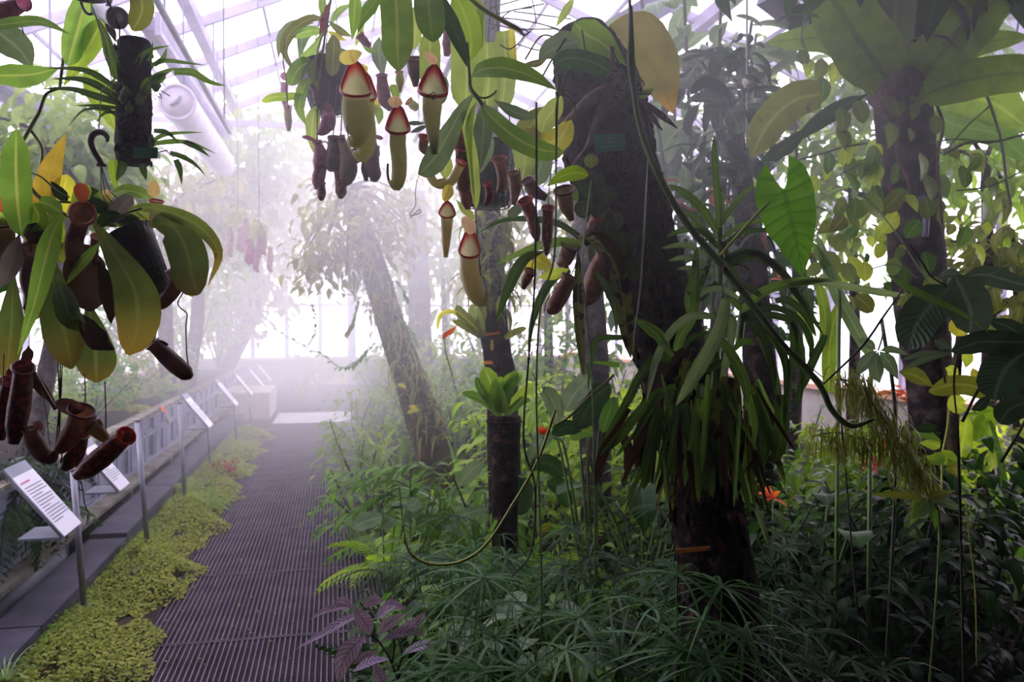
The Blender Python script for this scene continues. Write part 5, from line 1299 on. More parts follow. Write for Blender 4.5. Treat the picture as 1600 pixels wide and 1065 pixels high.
def bush(label, base, h, r, n, L, mat, ratio=.4, pr='lance', sep=False, nst=6, group=None, nm='shrub', cat='shrub', stem='stemdark', low=.3, droop=.4, ctr=None, el=(-.5, .5), sw=1.0, trunk=None):
    t = thing(nm, label, cat, base, group); ms = Mass(); b = MB(); keys = [tmpl(pr, ratio, droop * k, .15, 5 if not sep else 8, 2 if not sep else 4) for k in (.5, 1.2)]
    C0 = V(ctr) if ctr is not None else V(base) + V((0, 0, h * (1 + low) / 2)); rz = (h * (1 - low) / 2) if ctr is None else r * .9
    root = V(base) if trunk is None else trunk
    tips = []
    for i in range(nst):
        a = 2 * PI * i / nst + U(-.3, .3); u = U(.5, .95)
        tp = inside(C0 + V((math.cos(a) * r * u, math.sin(a) * r * u, rz * U(-.2, .9))))
        mid = root.lerp(tp, .55) + V((U(-.1, .1) * r, U(-.1, .1) * r, .1 * rz)); tips.append((root, mid, tp))
        b.tube([root, mid, tp], [.012 * sw * (.5 + h * .5), .004 * sw], 5, False, 3)
    b.build('stem', M[stem], t)
    for i in range(n):
        a, m, c = RND.choice(tips); s = U(0, 1) ** .6
        q = a.lerp(m, s * 2) if s < .5 else m.lerp(c, s * 2 - 1)
        v = V((U(-1, 1), U(-1, 1), U(-1, 1)))
        p = C0 + V((v.x * r, v.y * r, v.z * rz)) * U(.6, 1) if i % 3 else q
        if (V(((p - C0).x / r, (p - C0).y / r, (p - C0).z / rz))).length > 1.15: p = C0.lerp(p, .7)
        p = inside(p); out = p - C0; az = math.atan2(out.x, out.y) + U(-1, 1)
        d = rdir(U(*el), az); key = RND.choice(keys); LL = L * U(.6, 1.15)
        if sep: place(t, key, mat, p, d, V((U(-.4, .4), U(-.4, .4), 1)), LL)
        else: ms.add(key, p, d, V((U(-.4, .4), U(-.4, .4), 1)), LL)
    if not sep: ms.build('foliage', mat, t)
    return t
def spray(parent, crop, pts, d, mat, L, w, n, nm='spray'):
    P = pp(crop, pts, d); Q = cat_rom(P, n + 1); b = MB(); b.tube(P, [.004, .0015], 5, False, 4); k = dmean(d) / FPX / CROP[crop][0]
    o = b.build('twig', M['stemgreen'], parent); keys = [tmpl('lance', w / L, .35, .12, 6, 2), tmpl('lance', w / L, .1, .2, 6, 2)]
    for i in range(1, n + 1):
        T = (Q[i] - Q[i - 1]).normalized(); s = 1 if i % 2 else -1; side = T.cross(V((0, 0, 1))).normalized() * s
        dd = T if i == n else (T * .7 + side * .7 + V((0, 0, U(-.35, .2)))).normalized()
        place(o, RND.choice(keys), mat, Q[i], dd, V((0, 0, 1)), L * k * U(.8, 1.15))

# ------------------------------------------------------------------ moss edging
for nm, lab, mat, x0, x1, y0, y1, n, hh in (('moss', 'yellow-green low moss-like edging between the grating and the dark kerb', 'moss', -1.40, -.86, 2.4, 12.3, 46000, .12),
                                            ('moss', 'greener patches of creeping edging plants near the posts', 'mossd', -1.42, -1.05, 2.4, 12.0, 6000, .11)):
    ms = Mass(); ks = [tmpl('round', .85, .2, .1, 2, 2), tmpl('oblong', .6, .5, .1, 2, 2)]
    for i in range(n):
        y = y0 + (y1 - y0) * U(0, 1) ** 1.35; f = U(0, 1)
        edge = .07 * math.sin(y * 5.1) + .04 * math.sin(y * 11.7 + 1)
        x = x0 + (x1 - x0 + edge) * f
        if math.sin(y * 7.3 + x * 9) + math.sin(y * 3.1 - x * 15) < -1.75: continue
        z = .015 + hh * (1 - (2 * f - 1) ** 2) * (.6 + .4 * math.sin(y * 4 + x * 7)) * U(.3, 1)
        ms.add(RND.choice(ks), (x, y, z), rdir(U(-.3, .5), U(0, 6.28)), V((U(-.5, .5), U(-.5, .5), 1)), U(.012, .025))
    o = ms.build(nm, mat, None); tag(o, lab, 'moss', kind='stuff')
fern('small bright fern tuft growing in the moss edging behind the second post', gnd(325, 800), 22, .24, 'haze_green', .25, (.3, 1.3), .8, lw=.05)
fern('feathery pale fern at the kerb beside the third tall post', gnd(292, 770, .02), 14, .2, 'haze_green', .3, (.3, 1.2), .8, lw=.05)
bush('reddish small-leaved plant in the moss edging by the thin sign post', gnd(352, 748), .22, .14, 160, .04, 'redleaf', .5, 'oblong', nst=5)
bush('tiny purple-leaved seedling at the edge of the moss beside the grating', gnd(270, 884), .06, .05, 12, .035, 'purple', .6, 'oblong', nst=3)
bush('purple-leaved seedling in the middle of the moss edging', gnd(222, 903), .08, .05, 12, .035, 'purple', .6, 'oblong', nst=3)
strapros('tuft of pale variegated grass at the bottom left corner', gnd(8, 1072), 30, .22, .012, 'strapgrey', (.3, 1.3), .8, sep=False)
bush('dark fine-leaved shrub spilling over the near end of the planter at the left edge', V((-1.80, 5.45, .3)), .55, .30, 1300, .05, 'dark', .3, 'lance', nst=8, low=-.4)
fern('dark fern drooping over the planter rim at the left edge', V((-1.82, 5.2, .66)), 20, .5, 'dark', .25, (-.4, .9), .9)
fern('dim fern hanging below the planter rim behind the nearest sign', V((-1.74, 5.0, .5)), 16, .5, 'deep', .22, (-.6, .4), .9)

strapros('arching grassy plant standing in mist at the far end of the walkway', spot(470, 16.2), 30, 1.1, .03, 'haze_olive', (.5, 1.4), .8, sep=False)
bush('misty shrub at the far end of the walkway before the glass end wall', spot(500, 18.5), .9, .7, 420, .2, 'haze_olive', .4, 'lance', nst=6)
# bits of fallen leaf on the grating
fl = thing('leaf_litter', 'scattered scraps of fallen leaf lying on the grating', 'leaves', (-.3, 5, .02), kind='stuff')
ms = Mass(); k = tmpl('oblong', .6, .3, .1, 2, 2)
for i in range(150):
    ms.add(k, (U(-.88, .3), 2.6 + 7 * U(0, 1) ** 1.5, .02), rdir(0, U(0, 6)), V((U(-.2, .2), U(-.2, .2), 1)), U(.012, .028))
ms.build('scraps', 'olive', fl)

# ------------------------------------------------------------------ shrubs and trees in the left bed
LB = .6
def lspot(px, d):
    q = spot(px, d, LB); q.x = min(-2.15, max(-3.0, q.x)); return q
haze = 'plants in the misty left bed'
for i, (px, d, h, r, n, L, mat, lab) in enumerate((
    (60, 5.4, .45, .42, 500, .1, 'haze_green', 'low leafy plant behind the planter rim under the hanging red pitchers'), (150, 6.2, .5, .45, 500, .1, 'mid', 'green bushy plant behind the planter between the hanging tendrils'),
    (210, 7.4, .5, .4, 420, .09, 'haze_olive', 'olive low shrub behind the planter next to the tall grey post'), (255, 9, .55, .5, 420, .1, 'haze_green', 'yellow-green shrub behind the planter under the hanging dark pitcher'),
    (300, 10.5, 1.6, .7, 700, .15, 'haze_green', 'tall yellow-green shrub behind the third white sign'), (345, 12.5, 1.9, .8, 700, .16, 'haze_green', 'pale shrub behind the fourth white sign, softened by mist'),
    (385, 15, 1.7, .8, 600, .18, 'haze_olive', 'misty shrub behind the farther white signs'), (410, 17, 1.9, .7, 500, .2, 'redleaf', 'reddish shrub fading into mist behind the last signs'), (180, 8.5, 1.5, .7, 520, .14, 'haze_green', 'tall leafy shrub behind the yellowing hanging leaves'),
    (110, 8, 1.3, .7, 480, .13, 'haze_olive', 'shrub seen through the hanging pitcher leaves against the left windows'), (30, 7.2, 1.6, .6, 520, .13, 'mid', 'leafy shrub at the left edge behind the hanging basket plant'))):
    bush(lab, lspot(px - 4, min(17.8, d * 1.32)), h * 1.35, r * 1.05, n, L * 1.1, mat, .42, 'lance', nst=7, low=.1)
fern('yellow-green fern in the left bed below the withered hanging pitcher', lspot(232, 10), 18, .6, 'haze_green', .25, (.2, 1.2), .8)
fern('fern with orange-tinged fronds in the left bed near the rim', lspot(180, 8.6), 14, .5, 'haze_olive', .25, (.2, 1.1), .8)
for px, y, d, lab in ((248, 640, 7.2, 'orange fallen leaf caught on the planter rim'), (163, 655, 6.0, 'small red flower behind the planter rim')):
    q0 = V((-1.74, 8.95, .68)) if 'leaf' in lab else V((-1.95, 7.3, .62))
    o = thing('dried_leaf' if 'leaf' in lab else 'red_flower', lab, 'leaf' if 'leaf' in lab else 'flower', q0)
    for k in range(2 if 'leaf' in lab else 5):
        place(o, tmpl('lance', .35, .3, .1, 5, 2), 'orangeflower' if 'leaf' in lab else 'redflower', q0, rdir(U(-1.2, .5), U(0, 6)), V((.4, -.5, .6)), .12 if 'leaf' in lab else .09)
def tree(label, base, pts, rad, crowns, mat, L=.16, ratio=.45, pr='lance', bark='barkgrey', nm='tree', n=700, sep=False, group=None):
    t = thing(nm, label, 'tree', base, group); b = MB(); b.tube([V(base) - V((0, 0, .03))] + pts, rad, 12, True, 4, jit=.06); b.build('trunk', M[bark], t)
    ms = Mass(); keys = [tmpl(pr, ratio, .3, .15, 5, 2), tmpl(pr, ratio, .8, .15, 5, 2)]; bb = MB()
    for c, r, k in crowns:
        for i in range(5):
            q = inside(c + V((U(-1, 1), U(-1, 1), U(-.6, .8))) * r * .7); bb.tube([pts[-1], pts[-1].lerp(q, .5) + V((0, 0, .05)), q], [.02, .006], 5, False, 3)
        for i in range(int(n * k)):
            v = V((RND.gauss(0, .5), RND.gauss(0, .5), RND.gauss(0, .42)))
            if v.length > 1.15: v = v.normalized() * U(.5, 1.1)
            p = inside(c + v * r); az = math.atan2(v.x, v.y) + U(-1.2, 1.2)
            ms.add(RND.choice(keys), p, rdir(U(-.9, .5), az), V((U(-.5, .5), U(-.5, .5), 1)), L * U(.6, 1.2))
    if crowns:
        bb.build('branch', M[bark], t); ms.build('foliage', mat, t)
    return t
A = at
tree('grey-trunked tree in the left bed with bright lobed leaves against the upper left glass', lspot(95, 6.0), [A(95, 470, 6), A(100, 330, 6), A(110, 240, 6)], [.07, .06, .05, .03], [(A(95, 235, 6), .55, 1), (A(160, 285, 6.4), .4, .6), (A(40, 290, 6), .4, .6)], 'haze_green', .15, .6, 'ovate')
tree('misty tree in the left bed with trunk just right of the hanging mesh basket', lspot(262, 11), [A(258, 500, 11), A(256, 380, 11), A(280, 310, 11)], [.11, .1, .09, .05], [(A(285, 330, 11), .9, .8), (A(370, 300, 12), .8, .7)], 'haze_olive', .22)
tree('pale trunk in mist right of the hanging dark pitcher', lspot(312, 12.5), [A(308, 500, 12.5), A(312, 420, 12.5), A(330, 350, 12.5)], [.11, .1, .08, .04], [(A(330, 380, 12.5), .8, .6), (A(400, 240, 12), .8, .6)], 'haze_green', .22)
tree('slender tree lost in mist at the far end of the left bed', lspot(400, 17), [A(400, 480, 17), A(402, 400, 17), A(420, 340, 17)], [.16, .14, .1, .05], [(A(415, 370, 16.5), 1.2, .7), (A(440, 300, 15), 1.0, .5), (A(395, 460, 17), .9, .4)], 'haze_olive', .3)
for px, y, d, lab in ((405, 350, 8.5, 'cluster of dusky pitchers hanging in mist under the roof left of centre'), (372, 330, 9.5, 'faint hanging pitcher cluster in mist beside the far end of the white duct')):
    t = thing('hanging_pitcher_plant', lab, 'plant', A(px, y, d))
    b = MB(); q = A(px, y, d); b.tube([V((q.x, q.y, zroof(q.x) - .05)), q], .004, 5, res=1); b.build('wire', M['wire'], t)
    for k in range(7):
        x = px + U(-18, 18); yy = y + U(0, 40); pitcher(t, 0, [(x, yy), (x + 1, yy + 14), (x - 1, yy + 28), (x + 3, yy + 36)], d, [7, 10, 10, 4], RND.choice(['pitpurple', 'pitbrown']), 'rimdark', sides=7)
    for k in range(16): place(t, tmpl('lance', .25, .8, .1, 6, 2), 'haze_olive', q, rdir(U(-.6, .8), U(0, 6.3)), V((0, 0, 1)), U(.15, .3))

# ------------------------------------------------------------------ leaning tree and trunks right of the walkway
lt = tree('leaning mossy tree trunk right of the walkway end, half veiled in mist', spot(688, 7.0), [A(676, 700, 7), A(650, 620, 7), A(622, 540, 7), A(600, 470, 7.05), A(578, 400, 7.1), A(560, 345, 7.1), A(548, 290, 7.1)], [.17, .16, .14, .125, .115, .11, .1, .09], [(A(560, 350, 6.9), .5, .7), (A(600, 330, 7.2), .5, .4), (A(505, 410, 6.9), .32, .35)], 'haze_olive', .11, bark='barkmoss')
ms = Mass(); k1 = tmpl('grass', .07, 1.0, .2, 6, 2); k2 = tmpl('lance', .3, .6, .2, 5, 2)
for i in range(420):
    t = U(0, 1); x = 560 + (690 - 560) * t; y = 380 + (680 - 380) * t; p = A(x + U(-30, 16), y + U(-15, 15), 6.85)
    ms.add(k1 if i % 2 else k2, p, rdir(U(-.9, .6), U(0, 6.3)), V((0, 0, 1)), U(.1, .3) if i % 2 else U(.05, .12))
ms.build('epiphyte_foliage', 'haze_olive', lt)
spray(lt, 8, [(870, 500), (800, 590), (720, 605), (650, 550), (560, 510), (420, 430)], 6.9, 'mid', 45, 20, 26)
spray(lt, 8, [(560, 510), (600, 440), (600, 350), (590, 300)], 6.9, 'mid', 36, 16, 14)
spray(lt, 8, [(760, 600), (830, 560), (900, 480)], 6.9, 'mid', 45, 20, 14)
spray(lt, 8, [(940, 170), (1010, 200), (1060, 280)], 6.8, 'deep', 45, 18, 12); spray(lt, 8, [(980, 330), (1050, 400), (1100, 480)], 6.8, 'mid', 45, 18, 12); spray(lt, 8, [(820, 260), (790, 380), (760, 440)], 6.8, 'olive', 45, 18, 14)
for x, y in ((640, 633), (655, 640), (622, 600)):
    place(lt, tmpl('oblong', .5, .3, .1, 5, 2), 'yellow', A(x, y, 6.8), rdir(0, U(0, 6)), V((0, -.6, .6)), .1)

tt = thing('tree', 'dark upright trunk with orange tags behind the green bromeliad', 'tree', spot(790, 4.7))
b = MB(); b.tube([spot(790, 4.7, -.03), A(786, 640, 4.7), A(778, 560, 4.7), A(768, 480, 4.7), A(766, 400, 4.7), A(762, 330, 4.7), A(760, 200, 4.7), A(765, 60, 4.7), A(770, -60, 4.8)], [.1, .09, .085, .08, .078, .075, .07, .06, .05], 14, jit=.06, res=4); b.build('trunk', M['bark'], tt)
plate(tt, 'n', [(350, 386), (460, 372), (462, 385), (352, 399)], 4.58, 'tagorange', nm='tag'); plate(tt, 'n', [(405, 420), (421, 420), (423, 482), (407, 482)], 4.58, 'tagyellow', nm='tag'); plate(tt, 'n', [(366, 546), (418, 546), (418, 566), (366, 566)], 4.58, 'tagorange', nm='tag')
ms = Mass()
for i in range(260): ms.add(RND.choice([k1, k2]), A(765 + U(-34, 34), U(330, 480), 4.6), rdir(U(-.8, .8), U(0, 6.3)), V((0, 0, 1)), U(.06, .2))
ms.build('epiphyte_foliage', 'olive', tt)
t3 = thing('tree', 'dark trunk standing behind the blackened hanging strap leaf', 'tree', spot(928, 4.9))
b = MB(); b.tube([spot(930, 4.9, -.03), A(930, 600, 4.9), A(924, 480, 4.9), A(918, 340, 4.9), A(910, 200, 5), A(905, 40, 5)], [.1, .085, .08, .075, .07, .06], 14, jit=.05); b.build('trunk', M['barkgrey'], t3)
# bromeliads
t = thing('bromeliad', 'bright green broad-leaved bromeliad on a black stump before the tagged trunk', 'plant', spot(788, 4.0))
for m, pts, w in (('bright', [(480, 860), (440, 760), (400, 660), (365, 580)], 120), ('bright', [(470, 860), (480, 760), (520, 670), (590, 625)], 100), ('bright', [(480, 870), (450, 780), (455, 700), (470, 640)], 110), ('mid', [(460, 870), (390, 800), (310, 755), (232, 735)], 56),
                  ('bright', [(500, 860), (550, 790), (600, 730), (660, 690)], 60), ('mid', [(460, 860), (380, 760), (340, 700), (320, 640)], 50), ('mid', [(500, 860), (570, 800), (600, 780), (640, 780)], 50), ('mid', [(470, 850), (500, 750), (540, 660), (550, 600)], 70)):
    tleaf(t, m, 'n', pts, 3.95, w, 'strap', U(-15, 15), .3)
b = MB(); b.tube([spot(788, 4.0, 0.0), A(789, 745, 4.0), A(789, 700, 4.0), A(788, 655, 4.0), A(788, 648, 4.0)], [.06, .064, .072, .082, .07], 18, res=3); b.build('stump', M['bark'], t)
b = MB(); b.tube([A(788, 658, 4.0) + V((math.cos(a) * .083, math.sin(a) * .083, 0)) for a in [i * PI / 10 for i in range(20)]], .006, 6, closed=True); b.build('stump_rim', M['bark'], t)
t = thing('bromeliad', 'yellowish bromeliad growing on the left side of the tagged dark trunk', 'plant', A(752, 520, 4.5))
for m, pts, w in (('olive', [(350, 400), (300, 330), (240, 270), (200, 215)], 70), ('neppale', [(350, 390), (330, 300), (310, 240), (330, 215)], 70), ('olive', [(340, 400), (250, 340), (200, 310), (195, 300)], 40), ('yellow', [(330, 370), (200, 260), (110, 270), (85, 370)], 30), ('olive', [(490, 410), (560, 370), (620, 350)], 40), ('olive', [(360, 400), (350, 300), (370, 220)], 50)):
    tleaf(t, m, 'n', pts, 4.5, w, 'strap', U(-15, 15), .3)
ttube(t, 'bark', 'n', [(350, 385), (365, 410), (390, 440)], 4.6, 40, 'rootstock', 8)
t = thing('red_flower', 'red and orange flower spike beside the yellowish bromeliad', 'flower', A(705, 515, 4.4))
for pts in ([(130, 415), (150, 380), (190, 345)], [(160, 400), (175, 370), (205, 335)], [(120, 420), (135, 390), (150, 370)]): tleaf(t, 'orangeflower', 'n', pts, 4.4, 24, 'lance')
ttube(t, 'stemgreen', 'n', [(130, 415), (140, 500), (180, 640)], 4.4, 8)
t = thing('orange_flower', 'orange-red flower in front of the grey-green broad leaves at centre', 'flower', A(850, 675, 3.6))
for a in range(8): tleaf(t, 'orangeflower' if a % 2 else 'redflower', 'n', [(715, 985), (715 + 16 * math.cos(a) , 965), (715 + 34 * math.cos(a * .8), 940 + 14 * math.sin(a * 2.1))], 3.6, 20, 'lance')
ttube(t, 'stemgreen', 'n', [(715, 985), (712, 1050), (700, 1150)], 3.6, 9)

# traced broad leaves in the middle of the bed
t = thing('broadleaf_plant', 'plant with big grey-green oval leaves right of the orange-red flower', 'plant', spot(935, 3.7))
for m, pts, w in (('greygreen', [(1010, 640), (950, 690), (890, 760), (850, 845)], 130), ('deep', [(1120, 690), (1040, 750), (970, 850), (925, 950)], 150), ('greygreen', [(720, 700), (760, 760), (790, 830), (800, 920)], 110), ('mid', [(1141, 760), (1110, 850), (1070, 970)], 100), ('deep', [(940, 960), (860, 940), (770, 980)], 90), ('mid', [(1020, 980), (960, 960), (880, 1010)], 80), ('greygreen', [(780, 1000), (720, 1000), (660, 1060)], 90)):
    tleaf(t, m, 'n', pts, 3.6, w, 'oblong', U(-20, 20), .15, m=4)
b = MB()
for x, y in ((1010, 640), (1120, 690), (720, 700), (1141, 760), (940, 960), (1020, 980), (780, 1000)): b.tube([spot(935, 3.7), pp('n', [((x + 950) / 2, 1150)], 3.65)[0], pp('n', [(x, y)], 3.6)[0]], [.007, .004], 6, False, 4)
b.build('stem', M['stemgreen'], t)
t = thing('broadleaf_plant', 'low plant with round blue-green leaves at the edge of the grating', 'plant', spot(600, 4.4))
for m, pts, w in (('greygreen', [(550, 860), (500, 870), (440, 890), (385, 920)], 90), ('greygreen', [(620, 860), (590, 890), (540, 920)], 60), ('greygreen', [(680, 800), (720, 790), (745, 760)], 80), ('mid', [(730, 920), (790, 900), (860, 960)], 110), ('greygreen', [(860, 890), (930, 900), (1020, 970)], 70), ('greygreen', [(920, 880), (1010, 840), (1120, 815)], 64), ('mid', [(740, 880), (800, 870), (930, 890)], 50), ('greygreen', [(960, 690), (1020, 620), (1090, 560)], 90), ('deep', [(1340, 650), (1300, 740), (1290, 850)], 140), ('deep', [(1350, 580), (1450, 570), (1540, 640)], 100), ('deep', [(1440, 670), (1520, 700), (1560, 810)], 100), ('greygreen', [(1340, 600), (1370, 500), (1470, 420)], 70)):
    tleaf(t, m, 'g', pts, 4.0 if pts[0][0] > 900 else 4.3, w, 'oblong', U(-15, 15), .12, m=4)
b = MB()
for x, y in ((550, 860), (620, 860), (680, 800), (730, 920), (860, 890)): b.tube([spot(600, 4.4), pp('g', [(x, y)], 4.3)[0]], [.006, .003], 5, False, 2)
b.build('stem', M['stemgreen'], t)
t = thing('shrub', 'light green leafy shrub reaching out over the edge of the grating', 'shrub', spot(640, 4.6))
for p in ([(830, 600), (640, 590), (440, 600), (260, 650)], [(700, 600), (520, 640), (320, 700), (140, 860)], [(640, 700), (480, 780), (330, 870), (180, 985)], [(860, 640), (780, 590), (700, 580), (600, 600)], [(700, 700), (600, 660), (480, 680), (380, 700)], [(820, 660), (860, 720), (880, 820)], [(700, 760), (560, 740), (430, 800)]):
    spray(t, 'g', p, 4.45, 'mid', 100, 34, 16)
b = MB()
for x, y in ((830, 600), (700, 600), (640, 700), (860, 640), (700, 760), (820, 660)): b.tube([spot(640, 4.6), pp('g', [(x, y)], 4.45)[0]], [.007, .004], 6, False, 2)
b.build('stem', M['stemgreen'], t)
strapros('upright sword-leaved plant with browned tips left of the black stump', spot(752, 4.1), 9, .62, .05, 'mid', (1.0, 1.5), .2, nm='sword_leaf_plant', pr='strapb')
strapros('sword-leaved plant right of the black stump', spot(826, 4.15), 6, .6, .04, 'mid', (1.1, 1.5), .15, nm='sword_leaf_plant', pr='strapb')

# persian-shield-like purple plant
t = thing('purple_leaf_plant', 'plant with metallic purple leaves at the bottom edge of the grating', 'plant', spot(640, 2.75))
for i, (pts, w) in enumerate(([(640, 635), (590, 592), (535, 590)], 54), ) if False else enumerate([([(645, 635), (590, 590), (535, 592)], 56), ([(640, 632), (560, 625), (470, 650), (385, 702)], 50), ([(680, 682), (600, 700), (500, 760), (300, 878)], 66), ([(650, 630), (690, 690), (725, 740), (742, 795)], 120), ([(715, 800), (640, 860), (580, 950), (552, 1090)], 140), ([(700, 622), (760, 590), (825, 588)], 76), ([(800, 640), (870, 610), (955, 645)], 66), ([(790, 792), (850, 720), (955, 668)], 90), ([(890, 762), (990, 740), (1065, 655)], 90), ([(640, 1005), (740, 945), (855, 930)], 66), ([(640, 962), (720, 905), (795, 890)], 50), ([(800, 830), (900, 780), (1000, 770), (1060, 800)], 70), ([(780, 700), (820, 650), (900, 620)], 70), ([(930, 900), (1040, 850), (1150, 838)], 66), ([(760, 960), (800, 1040), (820, 1120)], 90)]):
    tleaf(t, 'purple', 'h', pts, 2.6 - .01 * i, w * .85, 'lance', U(-15, 25), .15, m=6)
for p in ([(930, 1120), (860, 940), (800, 840), (740, 770), (680, 660), (645, 630)], [(870, 950), (880, 820), (800, 700), (790, 650)], [(900, 1000), (930, 900), (900, 800)]): ttube(t, 'stemdark', 'h', p, 2.62, [16, 14, 8], 'stem', 6)

# ------------------------------------------------------------------ umbrella sedges
d0 = 2.35
SH = [('umbrella sedge with its widest whorl left of the blackened strap leaf tips', [(756, 902, 2.4), (701, 939, 2.45), (740, 860, 2.7), (790, 870, 2.9), (720, 880, 2.8)]), ('umbrella sedge whose flat star of leaves faces up at bottom centre', [(883, 1015, 2.05), (905, 965, 2.3), (850, 960, 2.4), (930, 1000, 2.3)]),
      ('umbrella sedge with long drooping leaves just below the orange stake', [(1058, 898, 2.0), (1099, 969, 2.05), (1128, 915, 1.98), (1160, 990, 2.0), (1070, 1015, 1.95), (1110, 1040, 1.9), (1020, 950, 2.4), (1150, 940, 2.3)]), ('umbrella sedge cut off at the bottom edge near the purple plant', [(672, 1055, 2.2), (700, 1000, 2.4), (730, 1040, 2.2)]),
      ('umbrella sedge between the purple plant and the upturned star sedge', [(773, 996, 2.25), (800, 940, 2.5), (820, 1050, 2.1), (760, 1050, 2.1)]), ('umbrella sedge behind the upturned star sedge, under the thin hanging vine', [(964, 932, 2.5), (880, 900, 2.8), (920, 870, 2.9), (1000, 890, 2.8)]),
      ('umbrella sedge in deep shade at bottom right of the orange stake', [(1220, 1044, 2.05), (1147, 935, 2.4), (1209, 929, 2.5), (1260, 990, 2.3), (1180, 1000, 2.2)]), ('umbrella sedge at the bottom edge right of the star sedge', [(970, 1040, 2.05), (1040, 1030, 2.1), (1100, 1050, 2.0)]),
      ('dim umbrella sedge at the bottom edge toward the right corner', [(1330, 1030, 2.2), (1290, 1060, 2.1), (1380, 1050, 2.2)])]
for i, (lab, hs) in enumerate(SH):
    hp = [A(x, y, d) for x, y, d in hs]; bs = sum(hp, V((0, 0, 0))) / len(hp); bs.z = 0
    sedge(lab, bs, hp, 'sedge_lit' if i in (0, 1, 2, 3, 4) else 'sedge', .25, 'sedges of the bed')
SL = ['sedge right behind the upturned star sedge, left of the thin hanging vine', 'sedge behind the wide-whorled sedge, under the curving pale vine', 'sedge below the tips of the shaggy strap-leaved clump', 'sedge left of the mossy trunk base, behind the orange stake', 'sedge behind the purple plant, nearest the grating', 'sedge right of the mossy trunk base in deep shade']
for i, (px, d) in enumerate(((850, 3.2), (760, 3.3), (960, 3.3), (1050, 3.0), (690, 3.2), (1170, 3.0))):
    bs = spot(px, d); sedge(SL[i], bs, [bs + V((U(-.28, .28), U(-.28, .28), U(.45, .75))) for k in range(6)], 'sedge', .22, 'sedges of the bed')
st_ = thing('plant_stake', 'orange plastic plant stake with a small hole, among the sedges', 'stake', A(1082, 858, 2.02))
plate(st_, 'f', [(1228, 290), (1390, 274), (1392, 294), (1230, 310)], 2.02, 'tagorange', nm='tab')
b = MB(); q = pp('f', [(1380, 284)], 2.015)[0]; b.tube([q, q - FWD * .003], .0024, 8, res=1); b.build('hole', M['blackplastic'], st_)
b = MB(); q = pp('f', [(1240, 302)], 2.022)[0]; b.beam(q, q + V((0, 0, -q.z)), .003, .002, V((0, 1, 0))); b.build('pin', M['blackplastic'], st_)
# ------------------------------------------------------------------ right side: trunk, giant bird's nest fern, climber
rt = thing('tree', 'tall dark trunk on the right wrapped by a round-leaved climber', 'tree', spot(1470, 4.0))
b = MB(); b.tube([spot(1470, 4.0, -.03), A(1466, 900, 4), A(1458, 740, 4), A(1452, 600, 4), A(1440, 480, 4), A(1426, 330, 4), A(1412, 180, 4), A(1402, 40, 4), A(1395, -90, 4)], [.12, .11, .098, .105, .12, .125, .125, .12, .11], 20, jit=.06, res=5); b.build('trunk', M['barkgrey'], rt)
ttube(rt, 'rootbrown', 'a', [(1060, 420), (1040, 560), (1035, 700), (1080, 800), (1095, 914)], 3.85, [14, 16, 18, 16, 12], 'climbing_root', 6)
ttube(rt, 'rootbrown', 'a', [(1200, 450), (1240, 560), (1215, 700), (1225, 880), (1240, 1050)], 3.8, 14, 'climbing_root', 6)
ttube(rt, 'steeldark', 'b', [(1120, 240), (1140, 320), (1135, 420)], 3.86, 30, 'pale_patch', 6)
nf = thing('bird_nest_fern', 'giant fern with broad paddle leaves on the right trunk, reaching the top edge', 'fern', A(1400, 150, 3.7))
for m, pts, w, d in (('nest', [(985, 350), (900, 230), (800, 80), (690, -90)], 300, 3.6), ('nest', [(930, 330), (840, 240), (700, 170), (450, 190)], 130, 3.75), ('nepdark', [(1010, 350), (1010, 200), (1030, 20), (1040, -110)], 190, 3.85), ('nest', [(1060, 410), (1170, 310), (1340, 120), (1560, -70)], 250, 3.7),
                     ('nest', [(1160, 420), (1320, 365), (1520, 330), (1720, 330)], 180, 3.6), ('nest', [(1100, 410), (1250, 300), (1400, 200), (1620, 160)], 110, 3.8), ('deep', [(900, 420), (780, 480), (660, 560), (550, 650)], 80, 3.8), ('olive', [(690, 420), (570, 450), (460, 550), (380, 700)], 170, 3.5),
                     ('bright', [(1240, 420), (1360, 430), (1480, 470), (1600, 560)], 190, 4.3), ('nepdark', [(940, 380), (900, 250), (900, 100), (890, -60)], 120, 3.95), ('greygreen', [(1080, 390), (1100, 250), (1150, 100), (1180, -60)], 150, 3.9), ('deep', [(640, 560), (560, 640), (480, 690), (420, 720)], 70, 3.5), ('mid', [(1200, 500), (1300, 560), (1480, 600), (1620, 720)], 120, 4.4), ('nest', [(1080, 380), (1140, 200), (1260, 40), (1330, -100)], 150, 3.95)):
    tleaf(nf, m, 'a', pts, d, w, 'strap' if w > 100 else 'lance', U(-18, 18), .12, n=16, wave=.02)
b = MB(); b.tube([A(1385, 165, 3.8), A(1402, 140, 3.8), A(1415, 100, 3.8)], [.1, .14, .08], 12, True, 3, jit=.15); b.build('root_ball', M['rootbrown'], nf)
rc = thing('climbing_plant', 'creeper with small round yellow-green leaves on and around the right trunk', 'vine', A(1420, 350, 3.7))
ks = [tmpl('round', .75, .2, .12, 6, 4), tmpl('ovate', .7, .3, .12, 6, 4)]
